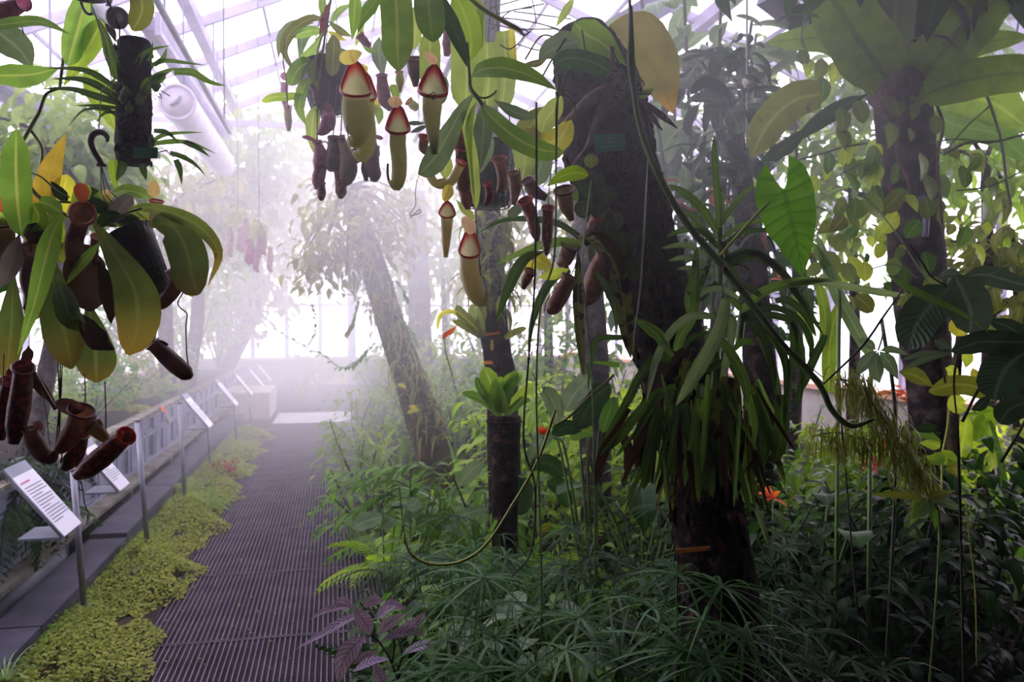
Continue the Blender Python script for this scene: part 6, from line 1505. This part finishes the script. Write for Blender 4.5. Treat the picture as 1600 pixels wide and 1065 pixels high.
for x, y, r in ((1000, 470, 55), (1000, 600, 55), (935, 720, 70), (935, 780, 65), (930, 880, 60), (1135, 740, 60), (1160, 835, 55), (1200, 555, 40), (700, 310, 50), (760, 320, 50), (830, 320, 55), (700, 400, 60), (780, 540, 60), (850, 500, 50), (770, 620, 55), (835, 660, 35), (880, 380, 50), (970, 330, 34), (640, 300, 40), (600, 260, 36), (870, 760, 40), (1110, 500, 40), (1090, 600, 30), (820, 760, 40), (800, 700, 40)):
    place(rc, RND.choice(ks), RND.choice(['creeper', 'creeper', 'mid', 'limeglow']), pp('a', [(x, y - r)], 3.72)[0], V((U(-.4, .4), U(-.5, -.1), -1)), V((U(-.5, .5), -1, U(.1, .5))), 2.1 * r / 2.857 / FPX * 3.72)
for i in range(75):
    x, y = U(1270, 1560), U(225, 470)
    place(rc, RND.choice(ks), RND.choice(['creeper', 'limeglow', 'olive', 'haze_green', 'mid']), A(x, y, 3.75 + U(-.3, .5)), V((U(-.6, .6), U(-.5, .2), U(-1, -.2))), V((U(-.6, .6), -1, U(-.2, .6))), U(.06, .13))
for p, w in (([(1090, 180), (1200, 160), (1270, 180), (1340, 260), (1400, 360), (1450, 470), (1500, 640), (1520, 800), (1540, 914)], 14), ([(1450, 470), (1350, 560), (1260, 660), (1220, 690)], 8), ([(560, 720), (680, 690), (800, 655), (900, 640)], 9), ([(1240, 690), (1340, 640), (1480, 630), (1600, 600)], 12), ([(1180, 640), (1300, 620), (1450, 640)], 8), ([(1600, 760), (1450, 830), (1300, 850)], 8), ([(940, 20), (950, 120), (980, 260), (1000, 340)], 20), ([(1380, 20), (1300, 140), (1230, 200)], 10), ([(760, 790), (850, 740), (900, 700)], 7)):
    ttube(rc, 'stemgrey', 'a', p, 3.7, w, 'stem', 5)
for p, w in (([(830, 210), (920, 290), (1020, 420), (1110, 560), (1165, 640)], 6), ([(900, 560), (1000, 540), (1100, 600)], 6)): ttube(rc, 'stemgrey', 'b', p, 3.4, w, 'stem', 5)

# dark-leaved small tree between the two trunks
dt = thing('dark_leaved_tree', 'small tree with dark glossy leaves behind the white hanging cord', 'tree', spot(1185, 4.3))
b = MB(); b.tube([spot(1190, 4.3, -.03), A(1188, 640, 4.3), A(1182, 500, 4.3), A(1172, 380, 4.3), A(1160, 280, 4.3), A(1150, 180, 4.3)], [.1, .085, .08, .07, .05, .02], 12, jit=.06); b.build('trunk', M['bark'], dt)
ks = [tmpl('oblong', .38, .3, .18, 6, 4), tmpl('lance', .36, .6, .18, 6, 4)]
b = MB()
for i in range(24):
    x, y = U(1065, 1225), U(70, 350); q = A(x, y, 4.25 + U(-.3, .4)); b.tube([A(1160, 300, 4.3), A(1160, 300, 4.3).lerp(q, .5) + V((0, 0, .06)), q], [.009, .004], 5, False, 3)
    for k in range(9):
        p = q + V((U(-.12, .12), U(-.12, .12), U(-.1, .1)))
        place(dt, RND.choice(ks), RND.choice(['dark', 'dark', 'rubber', 'deep'] + (['redleaf'] if y > 290 else [])), p, rdir(U(-.8, .5), U(0, 6.3)), V((U(-.4, .4), U(-.4, .4), 1)), U(.1, .2))
b.build('branch', M['stemdark'], dt)
for m, pts, w in (('rubberl', [(385, 410), (400, 460), (430, 520), (430, 570)], 95), ('rubber', [(370, 410), (300, 370), (230, 350), (155, 370)], 60), ('rubberl', [(400, 415), (480, 408), (560, 410), (620, 435)], 46), ('rubber', [(385, 400), (300, 420), (220, 400)], 50), ('dark', [(370, 350), (300, 280), (220, 265), (150, 330)], 70), ('deep', [(400, 140), (330, 100), (290, 170), (290, 230)], 90), ('deep', [(480, 60), (420, 120), (400, 200)], 90)):
    tleaf(dt, m, 'p', pts, 4.0, w, 'oblong', U(-20, 20), .15, m=4)
bush('leafy treetop with large oval leaves against the roof glass right of the yellowing leaf', spot(1080, 5.2), .1, .55, 110, .26, 'greygreen', .5, 'oblong', True, 8, ctr=A(1095, 90, 5.2), nm='tree', cat='tree', trunk=spot(1100, 5.2), sw=2.5)
hb = thing('hanging_ball', 'pale ball threaded on a white cord hanging from the roof, upper right', 'ornament', A(1170, 127, 3.9))
b = MB(); q = A(1167, 230, 3.9); b.tube([q, A(1167, 120, 3.9), A(1167, 28, 3.9), V((A(1167, 20, 3.9).x, A(1167, 20, 3.9).y, zroof(A(1167, 20, 3.9).x) - .05))], .005, 6, res=1); b.build('cord', M['string'], hb)
b = MB(); c = A(1171, 128, 3.88); b.tube([c + V((0, 0, .034 * math.cos(t))) for t in [PI * i / 12 for i in range(13)]], [max(.001, .034 * math.sin(PI * i / 12)) for i in range(13)], 16, False, raw=True); b.build('ball', M['whiteball'], hb)

# rubber-plant-like foliage at the right edge
ru = thing('rubber_plant', 'plant with big dark puckered leaves at the right edge in front of the trunk', 'plant', spot(1530, 1.9))
for m, pts, w, d, roll in (('rubber', [(400, 262), (300, 350), (205, 470), (150, 635)], 240, 1.78, -10), ('rubberl', [(425, 190), (480, 300), (520, 410), (515, 535)], 250, 1.74, 15), ('mid', [(-10, 165), (120, 252), (300, 342), (480, 425), (635, 535)], 110, 1.66, [70, 62, 66, 70, 60]), ('rubberl', [(480, 200), (600, 185), (720, 215), (880, 262)], 130, 1.8, -25), ('rubberl', [(320, 215), (400, 178), (475, 200)], 70, 1.82, 30),
                          ('rubber', [(405, 645), (560, 590), (700, 585), (880, 590)], 140, 1.72, 10), ('rubber', [(880, 600), (760, 505), (612, 448)], 120, 1.76, 20), ('rubber', [(880, 620), (740, 730), (690, 820), (655, 930)], 250, 1.68, 0), ('olive', [(270, 880), (400, 840), (540, 850), (700, 930)], 160, 1.85, -40), ('olive', [(95, 765), (190, 785), (295, 850)], 100, 1.95, 10),
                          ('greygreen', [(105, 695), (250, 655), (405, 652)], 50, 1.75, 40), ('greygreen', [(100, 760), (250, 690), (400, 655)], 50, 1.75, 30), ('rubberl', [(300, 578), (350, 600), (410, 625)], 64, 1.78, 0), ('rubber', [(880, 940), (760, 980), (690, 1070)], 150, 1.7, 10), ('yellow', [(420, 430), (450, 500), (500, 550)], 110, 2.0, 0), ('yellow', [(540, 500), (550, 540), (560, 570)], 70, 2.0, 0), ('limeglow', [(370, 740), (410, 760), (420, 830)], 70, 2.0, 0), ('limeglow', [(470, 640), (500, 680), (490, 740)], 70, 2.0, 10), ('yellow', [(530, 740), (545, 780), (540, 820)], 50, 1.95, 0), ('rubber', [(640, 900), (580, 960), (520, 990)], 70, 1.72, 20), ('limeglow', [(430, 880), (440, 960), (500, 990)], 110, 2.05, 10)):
    tleaf(ru, m, 'o', pts, d, w, 'oblong' if w > 120 else 'lance', roll, .1, n=14, m=6, wave=.012)
for p, w in (([(700, 400), (560, 500), (470, 600), (440, 690), (420, 830), (440, 1065)], [10, 14, 16, 15, 12, 9]), ([(880, 600), (800, 660), (600, 820), (470, 1060)], [10, 14, 16, 18]), ([(155, 0), (230, 110), (290, 200), (400, 262)], 12), ([(340, 600), (355, 720), (370, 830)], 14), ([(880, 960), (820, 1100), (700, 1300)], [10, 16, 20])):
    ttube(ru, 'stemdark', 'o', p, 1.8, w, 'stem', 6)
b = MB(); b.tube([spot(1530, 1.9), A(1500, 800, 1.9), pp('o', [(440, 1065)], 1.8)[0]], [.003, .003], 7); b.build('stem', M['stemdark'], ru)
t = thing('palmate_plant', 'plant with a drooping fan of five oval leaflets before the bright right window', 'plant', spot(1380, 2.6))
for pts, w in (([(925, 918), (890, 950), (860, 990), (828, 1035)], 56), ([(930, 922), (922, 980), (925, 1020), (937, 1060)], 66), ([(938, 922), (965, 950), (990, 990), (1018, 1045)], 64), ([(940, 918), (990, 912), (1062, 936)], 34), ([(920, 914), (885, 885), (838, 866)], 44)): tleaf(t, 'greygreen', 'b', pts, 2.6, w, 'lance', U(-15, 15), .15)
ttube(t, 'stemgreen', 'b', [(930, 918), (950, 850), (945, 780)], 2.6, 8); b = MB(); b.tube([spot(1380, 2.6), A(1400, 700, 2.7), pp('b', [(945, 780)], 2.62)[0]], .006, 6); b.build('stem', M['stemdark'], t)
t = thing('palmate_plant', 'thin-leaved palmate plant with one yellowish leaflet low in front of the right trunk', 'plant', spot(1445, 2.6))
for m, pts, w in (('olive', [(895, 800), (800, 780), (700, 772), (590, 776)], 40), ('olive', [(900, 798), (950, 772), (1045, 752)], 40), ('greygreen', [(905, 802), (990, 815), (1090, 858)], 56), ('greygreen', [(898, 806), (870, 850), (818, 898)], 70), ('mid', [(892, 806), (850, 850), (800, 940)], 60), ('mid', [(905, 806), (930, 880), (940, 960)], 40)): tleaf(t, m, 'd', pts, 2.55, w, 'lance', U(-15, 15), .15)
b = MB(); b.tube([spot(1445, 2.6), pp('d', [(960, 1000)], 2.58)[0], pp('d', [(897, 802)], 2.55)[0]], .004, 6); b.build('stem', M['stemgreen'], t)
t = thing('shrub', 'upright plant with small bright leaves at the foot of the right trunk', 'shrub', spot(1465, 3.3))
for pts, w, m in (([(980, 560), (940, 590), (880, 575)], 70, 'bright'), ([(985, 620), (1000, 580), (1060, 600)], 90, 'bright'), ([(960, 530), (920, 510), (850, 505)], 60, 'bright'), ([(870, 640), (880, 700), (905, 775)], 80, 'olive'), ([(990, 640), (1040, 640), (1060, 690)], 70, 'olive'), ([(815, 450), (890, 460), (970, 495)], 56, 'mid'), ([(950, 420), (880, 430), (830, 440)], 50, 'deep')): tleaf(t, m, 'd', pts, 3.2, w, 'ovate', U(-15, 15), .1)
ttube(t, 'stemlime', 'd', [(960, 900), (970, 700), (975, 560), (1000, 420), (1010, 300)], 3.25, 10); b = MB(); b.tube([spot(1465, 3.3), pp('d', [(960, 900)], 3.25)[0]], .005, 6, res=1); b.build('stem', M['stemlime'], t)
t = thing('banana_plant', 'big glowing yellow-green leaf behind the lower right trunk', 'plant', spot(1505, 5.2))
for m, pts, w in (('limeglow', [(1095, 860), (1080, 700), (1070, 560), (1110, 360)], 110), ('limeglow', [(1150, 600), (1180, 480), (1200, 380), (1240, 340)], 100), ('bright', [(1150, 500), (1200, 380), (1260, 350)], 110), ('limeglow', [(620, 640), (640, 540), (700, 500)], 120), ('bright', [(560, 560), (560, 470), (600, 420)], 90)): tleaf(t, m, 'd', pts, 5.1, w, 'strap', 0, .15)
b = MB(); b.tube([spot(1505, 5.2), pp('d', [(1095, 860)], 5.1)[0]], .03, 8, res=1); b.build('stem', M['stemlime'], t)
t = thing('tree', 'thin mossy yellow-brown trunk right beside the dark right trunk', 'tree', spot(1500, 3.7))
b = MB(); b.tube([spot(1500, 3.7, -.03), A(1492, 780, 3.7), A(1488, 650, 3.7), A(1496, 560, 3.7), A(1510, 430, 3.8)], [.03, .028, .027, .02, .01], 9, jit=.1); b.build('trunk', M['barkmoss'], t)
t = thing('feathery_fern', 'feathery dark asparagus fern arching down in front of the orange flowers', 'fern', spot(1370, 2.7))
ms = Mass(); kk = tmpl('grass', .06, .6, .1, 3, 1); Q = cat_rom(pp('d', [(430, 170), (520, 200), (600, 290), (680, 400), (760, 520), (830, 640), (870, 720)], 2.6), 60); Q2 = cat_rom(pp('d', [(300, 470), (420, 450), (540, 480), (660, 500)], 2.65), 30)
for i in range(1300):
    q = RND.choice(Q if i % 4 else Q2); ms.add(kk, q + V((U(-.04, .04), U(-.04, .04), U(-.04, .04))), V((U(-.3, 1), U(-.8, .8), U(-1, .1))), V((0, 0, 1)), U(.04, .11))
ms.build('foliage', 'olive', t); b = MB(); b.tube(Q[::6], .0025, 5); b.tube(Q2[::6], .002, 5); b.tube([spot(1370, 2.7), Q[0].lerp(spot(1370, 2.7), .4), Q[0]], .003, 5); b.build('stem', M['stemdark'], t)
for lab, x, y, d, s in (('bright orange flower head in front of the terracotta coping, left of the right trunk', 1402, 614, 4.6, 46), ('orange flower low among the leaves left of the right trunk', 1378, 697, 4.2, 26), ('red flower bract under the feathery fern', 1362, 734, 4.2, 34), ('orange flower spike near the heart-shaped leaf tip', 1230, 435, 4.6, 28), ('dull orange bloom over the dark bed at lower right', 1207, 775, 3.4, 30)):
    t = thing('orange_flower', lab, 'flower', A(x, y, d)); c = A(x, y, d); k = s / FPX * d
    for j in range(10): place(t, tmpl('oblong', .5, .3, .15, 5, 2), 'redflower' if 'red ' in lab else 'orangeflower', c + V((U(-.2, .2), U(-.2, .2), U(-.2, .2))) * k, rdir(U(-.3, 1.2), U(0, 6.3)), V((0, -.3, 1)), k * U(.5, .8))
    b = MB(); b.tube([c, V((c.x + .05, c.y + .05, 0))], .003, 5, res=1); b.build('stem', M['stemgreen'], t)
strapros('upright bright sword leaves standing before the bright right window', spot(1290, 3.6), 3, .1, .02, 'bright', (1.2, 1.5), .1, nm='sword_leaf_plant', pr='strapb')
t = bpy.data.objects['sword_leaf_plant.002']
for pts, w in (([(715, 1100), (715, 950), (730, 820), (770, 690)], 62), ([(690, 900), (700, 800), (690, 700), (660, 600)], 50), ([(640, 900), (600, 760), (560, 660)], 40)): tleaf(t, 'bright', 'b', pts, 3.2, w, 'strap', 0, .2)
for p, w, m, lab in (([(900, 940), (820, 800), (740, 640), (660, 400)], 60, 'strapgrey', 'long straight grey-green leaf slanting up left before the bright right window'), ([(760, 620), (700, 540), (640, 440)], 40, 'strap', 'narrow leaf crossing under the heart-shaped leaf')):
    t = thing('strap_leaf_plant', lab, 'plant', spot(1370, 3.0)); tleaf(t, m, 'b', p, 3.0, w, 'strap', 0, .2); b = MB(); q = pp('b', [p[0]], 3.0)[0]; b.tube([V((q.x, q.y, 0)), q], .008, 6, res=1); b.build('stem', M['stemgreen'], t)

# ------------------------------------------------------------------ fill of the planted bed
FILL = 0
def near(k): return U(-k, k)
rows = [
 (765, 3.65, 'bush', .45, 'mid', 'leafy plant hiding the foot of the black stump on its left'), (820, 3.6, 'fern', .55, 'mid', 'green fern hiding the foot of the black stump on its right'), (705, 3.6, 'broad', .45, 'deep', 'dark broad-leaved plant left of the black stump, behind the pale vine'), (650, 3.0, 'bush', .35, 'deep', 'dark leafy plant just behind the purple plant'), (780, 4.5, 'bush', .8, 'mid', 'green shrub behind the black stump'),
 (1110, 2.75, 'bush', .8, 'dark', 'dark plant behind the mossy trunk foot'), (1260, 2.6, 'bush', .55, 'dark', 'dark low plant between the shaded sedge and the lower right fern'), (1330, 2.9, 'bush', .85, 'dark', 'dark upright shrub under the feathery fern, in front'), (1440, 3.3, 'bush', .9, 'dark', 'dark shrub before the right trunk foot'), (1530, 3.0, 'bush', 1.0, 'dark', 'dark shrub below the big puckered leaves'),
 # px, depth, species, size, material, label
 (575, 5.6, 'bush', .55, 'mid', 'leafy green shrub at the grating edge behind the overhanging light green one'), (565, 7.2, 'bush', .7, 'haze_green', 'pale shrub at the walkway edge beside the leaning trunk foot'), (560, 9.2, 'bush', .8, 'haze_green', 'misty shrub at the walkway edge beyond the leaning trunk'),
 (590, 8.2, 'strap', .8, 'haze_green', 'arching grassy plant left of the leaning trunk foot'), (620, 6.2, 'strap', .7, 'mid', 'grassy clump in front of the leaning trunk'), (720, 6.0, 'strap', .9, 'mid', 'arching strap-leaved clump right of the leaning trunk'), (700, 7.8, 'bush', 1.0, 'mid', 'green shrub behind the leaning trunk on its right'),
 (650, 5.2, 'fern', .6, 'mid', 'fern below the leaning trunk foot'), (690, 4.9, 'broad', .5, 'deep', 'broad-leaved plant left of the sword-leaved plant'), (735, 5.3, 'strap', .75, 'greygreen', 'silvery arching strap leaves between the leaning trunk and the bromeliad'), (600, 4.9, 'fern', .45, 'bright', 'bright fern close to the grating'),
 (660, 4.2, 'broad', .42, 'mid', 'mid green broad-leaved plant near the grating edge'), (720, 3.9, 'bush', .42, 'mid', 'small leafy plant in front of the sword-leaved plant'), (625, 3.7, 'bush', .3, 'deep', 'low dark leafy plant at the grating edge left of the sedges'), (600, 3.2, 'fern', .35, 'deep', 'dark fern at the grating edge behind the purple plant'), (680, 3.4, 'bush', .4, 'mid', 'leafy plant between the purple plant and the curving pale vine'),
 (745, 3.3, 'bush', .45, 'mid', 'fresh green leafy plant under the curving pale vine'), (800, 3.3, 'broad', .55, 'greygreen', 'plant with grey-green oval leaves under the two thin hanging vines'), (860, 3.1, 'broad', .5, 'greygreen', 'grey-green broad-leaved plant above the star sedge'), (905, 3.3, 'fern', .6, 'mid', 'green fern left of the shaggy clump'), (840, 4.4, 'fern', .6, 'bright', 'bright fern behind the orange-red flower'),
 (880, 3.9, 'fern', .5, 'mid', 'fern between the orange-red flower and the shaggy clump'), (960, 3.4, 'bush', .6, 'mid', 'leafy plant behind the tips of the shaggy clump'), (830, 5.6, 'bush', 1.1, 'bright', 'bright leafy shrub behind the tagged trunk'), (880, 6.0, 'bush', 1.3, 'bright', 'yellow-green shrub between the tagged trunk and the next one'), (940, 5.8, 'bush', 1.2, 'limeglow', 'glowing yellow-green shrub behind the shaggy clump'),
 (990, 5.2, 'bush', .9, 'bright', 'bright shrub behind the mossy trunk on its left'), (860, 7.5, 'bush', 1.8, 'mid', 'tall shrub in the middle distance behind the yellow round leaf'), (760, 8.0, 'bush', 1.4, 'haze_green', 'hazy shrub behind the tagged trunk'), (690, 9.8, 'bush', 1.6, 'haze_green', 'hazy tall shrub right of the leaning trunk'), (800, 10.2, 'bush', 2.4, 'haze_olive', 'tall misty shrub far behind the tagged trunk'),
 (640, 11.5, 'bush', 1.5, 'haze_green', 'misty shrub far along the right side of the walkway'), (600, 13.5, 'bush', 1.2, 'haze_green', 'faint shrub near the end of the walkway'), (1000, 7.5, 'bush', 1.9, 'mid', 'tall shrub behind the mossy trunk'), (1090, 4.4, 'bush', .9, 'deep', 'dark shrub behind the shaggy clump'), (1180, 3.6, 'bush', .8, 'deep', 'dark leafy shrub right of the shaggy clump'),
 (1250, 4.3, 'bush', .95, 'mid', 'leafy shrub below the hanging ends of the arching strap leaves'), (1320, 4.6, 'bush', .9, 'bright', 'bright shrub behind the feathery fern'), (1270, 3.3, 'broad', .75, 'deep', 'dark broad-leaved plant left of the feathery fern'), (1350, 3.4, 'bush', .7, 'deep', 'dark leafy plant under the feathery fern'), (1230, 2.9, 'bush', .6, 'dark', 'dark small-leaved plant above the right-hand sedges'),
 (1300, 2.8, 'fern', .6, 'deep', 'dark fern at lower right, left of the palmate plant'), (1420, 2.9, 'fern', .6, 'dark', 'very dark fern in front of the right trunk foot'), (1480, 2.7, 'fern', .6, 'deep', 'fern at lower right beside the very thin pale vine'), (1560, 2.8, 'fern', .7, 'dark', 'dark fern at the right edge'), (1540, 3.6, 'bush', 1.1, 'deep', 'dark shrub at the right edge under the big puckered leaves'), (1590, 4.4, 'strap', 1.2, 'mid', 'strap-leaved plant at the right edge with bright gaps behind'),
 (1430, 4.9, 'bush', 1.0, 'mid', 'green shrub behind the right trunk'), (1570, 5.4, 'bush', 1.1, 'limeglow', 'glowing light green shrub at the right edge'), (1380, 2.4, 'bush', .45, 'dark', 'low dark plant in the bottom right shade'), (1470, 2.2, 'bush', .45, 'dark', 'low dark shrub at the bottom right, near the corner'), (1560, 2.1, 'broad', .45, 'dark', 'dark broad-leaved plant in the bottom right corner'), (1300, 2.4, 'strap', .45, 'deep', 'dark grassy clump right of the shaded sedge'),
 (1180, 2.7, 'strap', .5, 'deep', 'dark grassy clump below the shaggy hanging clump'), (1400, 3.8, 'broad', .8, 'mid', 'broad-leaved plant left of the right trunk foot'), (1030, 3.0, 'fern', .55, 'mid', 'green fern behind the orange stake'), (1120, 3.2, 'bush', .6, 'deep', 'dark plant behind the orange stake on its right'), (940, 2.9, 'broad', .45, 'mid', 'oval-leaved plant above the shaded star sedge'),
 (1010, 4.2, 'broad', .9, 'deep', 'dark broad-leaved plant left behind the mossy trunk foot'), (1240, 5.8, 'broad', 1.0, 'greygreen', 'plant with pale broad leaves in front of the right low wall'), (1340, 6.2, 'bush', .85, 'bright', 'bright shrub in front of the right low wall')]
for i, (px, d, sp_, s, m, lab) in enumerate(rows):
    bs = spot(px, d, .04 if d > 3 else 0)
    if sp_ == 'bush': bush(lab, bs, s, s * .42 + .12, int(150 + 260 * s) if d > 3.2 else 420, (.1 + .035 * (s > .8)) * (.7 if d < 3.2 else 1), m, .42 if i % 2 else .34, 'lance' if i % 3 else 'ovate', False, 7, low=.1, droop=.5)
    elif sp_ == 'strap': strapros(lab, bs, 26, s, .03 + .012 * s, m, (.4, 1.4), .8, d < 6)
    elif sp_ == 'fern': fern(lab, bs, 14, s, m, .24, (.3, 1.25), .8)
    else: broad(lab, bs, s, 13, .24 * s + .06, m, .45, sep=d < 6)
# tall background foliage on the right against the glass
for px, y, d, r, m, L, lab, pr in ((1330, 300, 7.2, .8, 'haze_green', .2, 'pale leafy tree top against the right glass, between the two trunks', 'lance'), (1540, 250, 5.6, .8, 'bright', .2, 'light green tree top in the upper right against the glass', 'ovate'), (1590, 420, 5.2, .6, 'olive', .16, 'olive leafy tree at the right edge above the puckered leaves', 'lance'), (1240, 200, 7.0, .8, 'haze_green', .2, 'hazy leafy tree behind the dark-leaved tree', 'lance'), (1000, 300, 6.5, .8, 'deep', .2, 'dark leafy tree right behind the mossy trunk', 'oblong'),
                                (850, 380, 8.2, .9, 'haze_olive', .2, 'olive tree in the mist behind the hanging brown pitchers', 'lance'), (1120, 430, 6.0, .7, 'deep', .2, 'dark green small tree behind the upright strap rosette', 'lance'), (1460, 120, 6.5, .7, 'greygreen', .2, 'grey-green tree behind the giant paddle-leaved fern', 'ovate'), (690, 400, 12, 1.2, 'haze_green', .26, 'tall tree lost in mist behind the leaning trunk', 'lance'), (620, 330, 15, 1.6, 'haze_olive', .3, 'far tree fading in mist at the end of the greenhouse', 'lance')):
    p = A(px, y, d); bs = V((p.x, p.y, 0)); tree(lab, bs, [bs.lerp(p, .5) + V((.05, 0, 0)), p], [.06, .05, .03], [(p, r, .62)], m, L, .42, pr)
t3 = thing('tree', 'pale upright trunk in mist between the leaning and the tagged trunk', 'tree', spot(660, 11)); b = MB(); b.tube([spot(660, 11, -.03), A(655, 450, 11), A(650, 300, 11)], [.17, .15, .12], 12, jit=.05); b.build('trunk', M['barkgrey'], t3)
# ------------------------------------------------------------------ unseen tree added with crowns above the frame to darken the near right bed
bs = V((3.4, 1.6, 0))
tree('unseen broad-crowned tree added above the frame to shade the near right bed', bs, [V((3.35, 1.8, 1.6)), V((3.2, 2.2, 3.3))], [.1, .09, .06], [(V((2.2, 2.7, 3.75)), 1.0, 1), (V((3.5, 2.6, 3.75)), 1.05, 1), (V((1.5, 1.9, 3.5)), .8, .8), (V((2.9, 3.9, 4.25)), .95, 1), (V((4.6, 3.4, 3.9)), 1.0, 1)], 'deep', .3, .5, 'ovate', n=420)
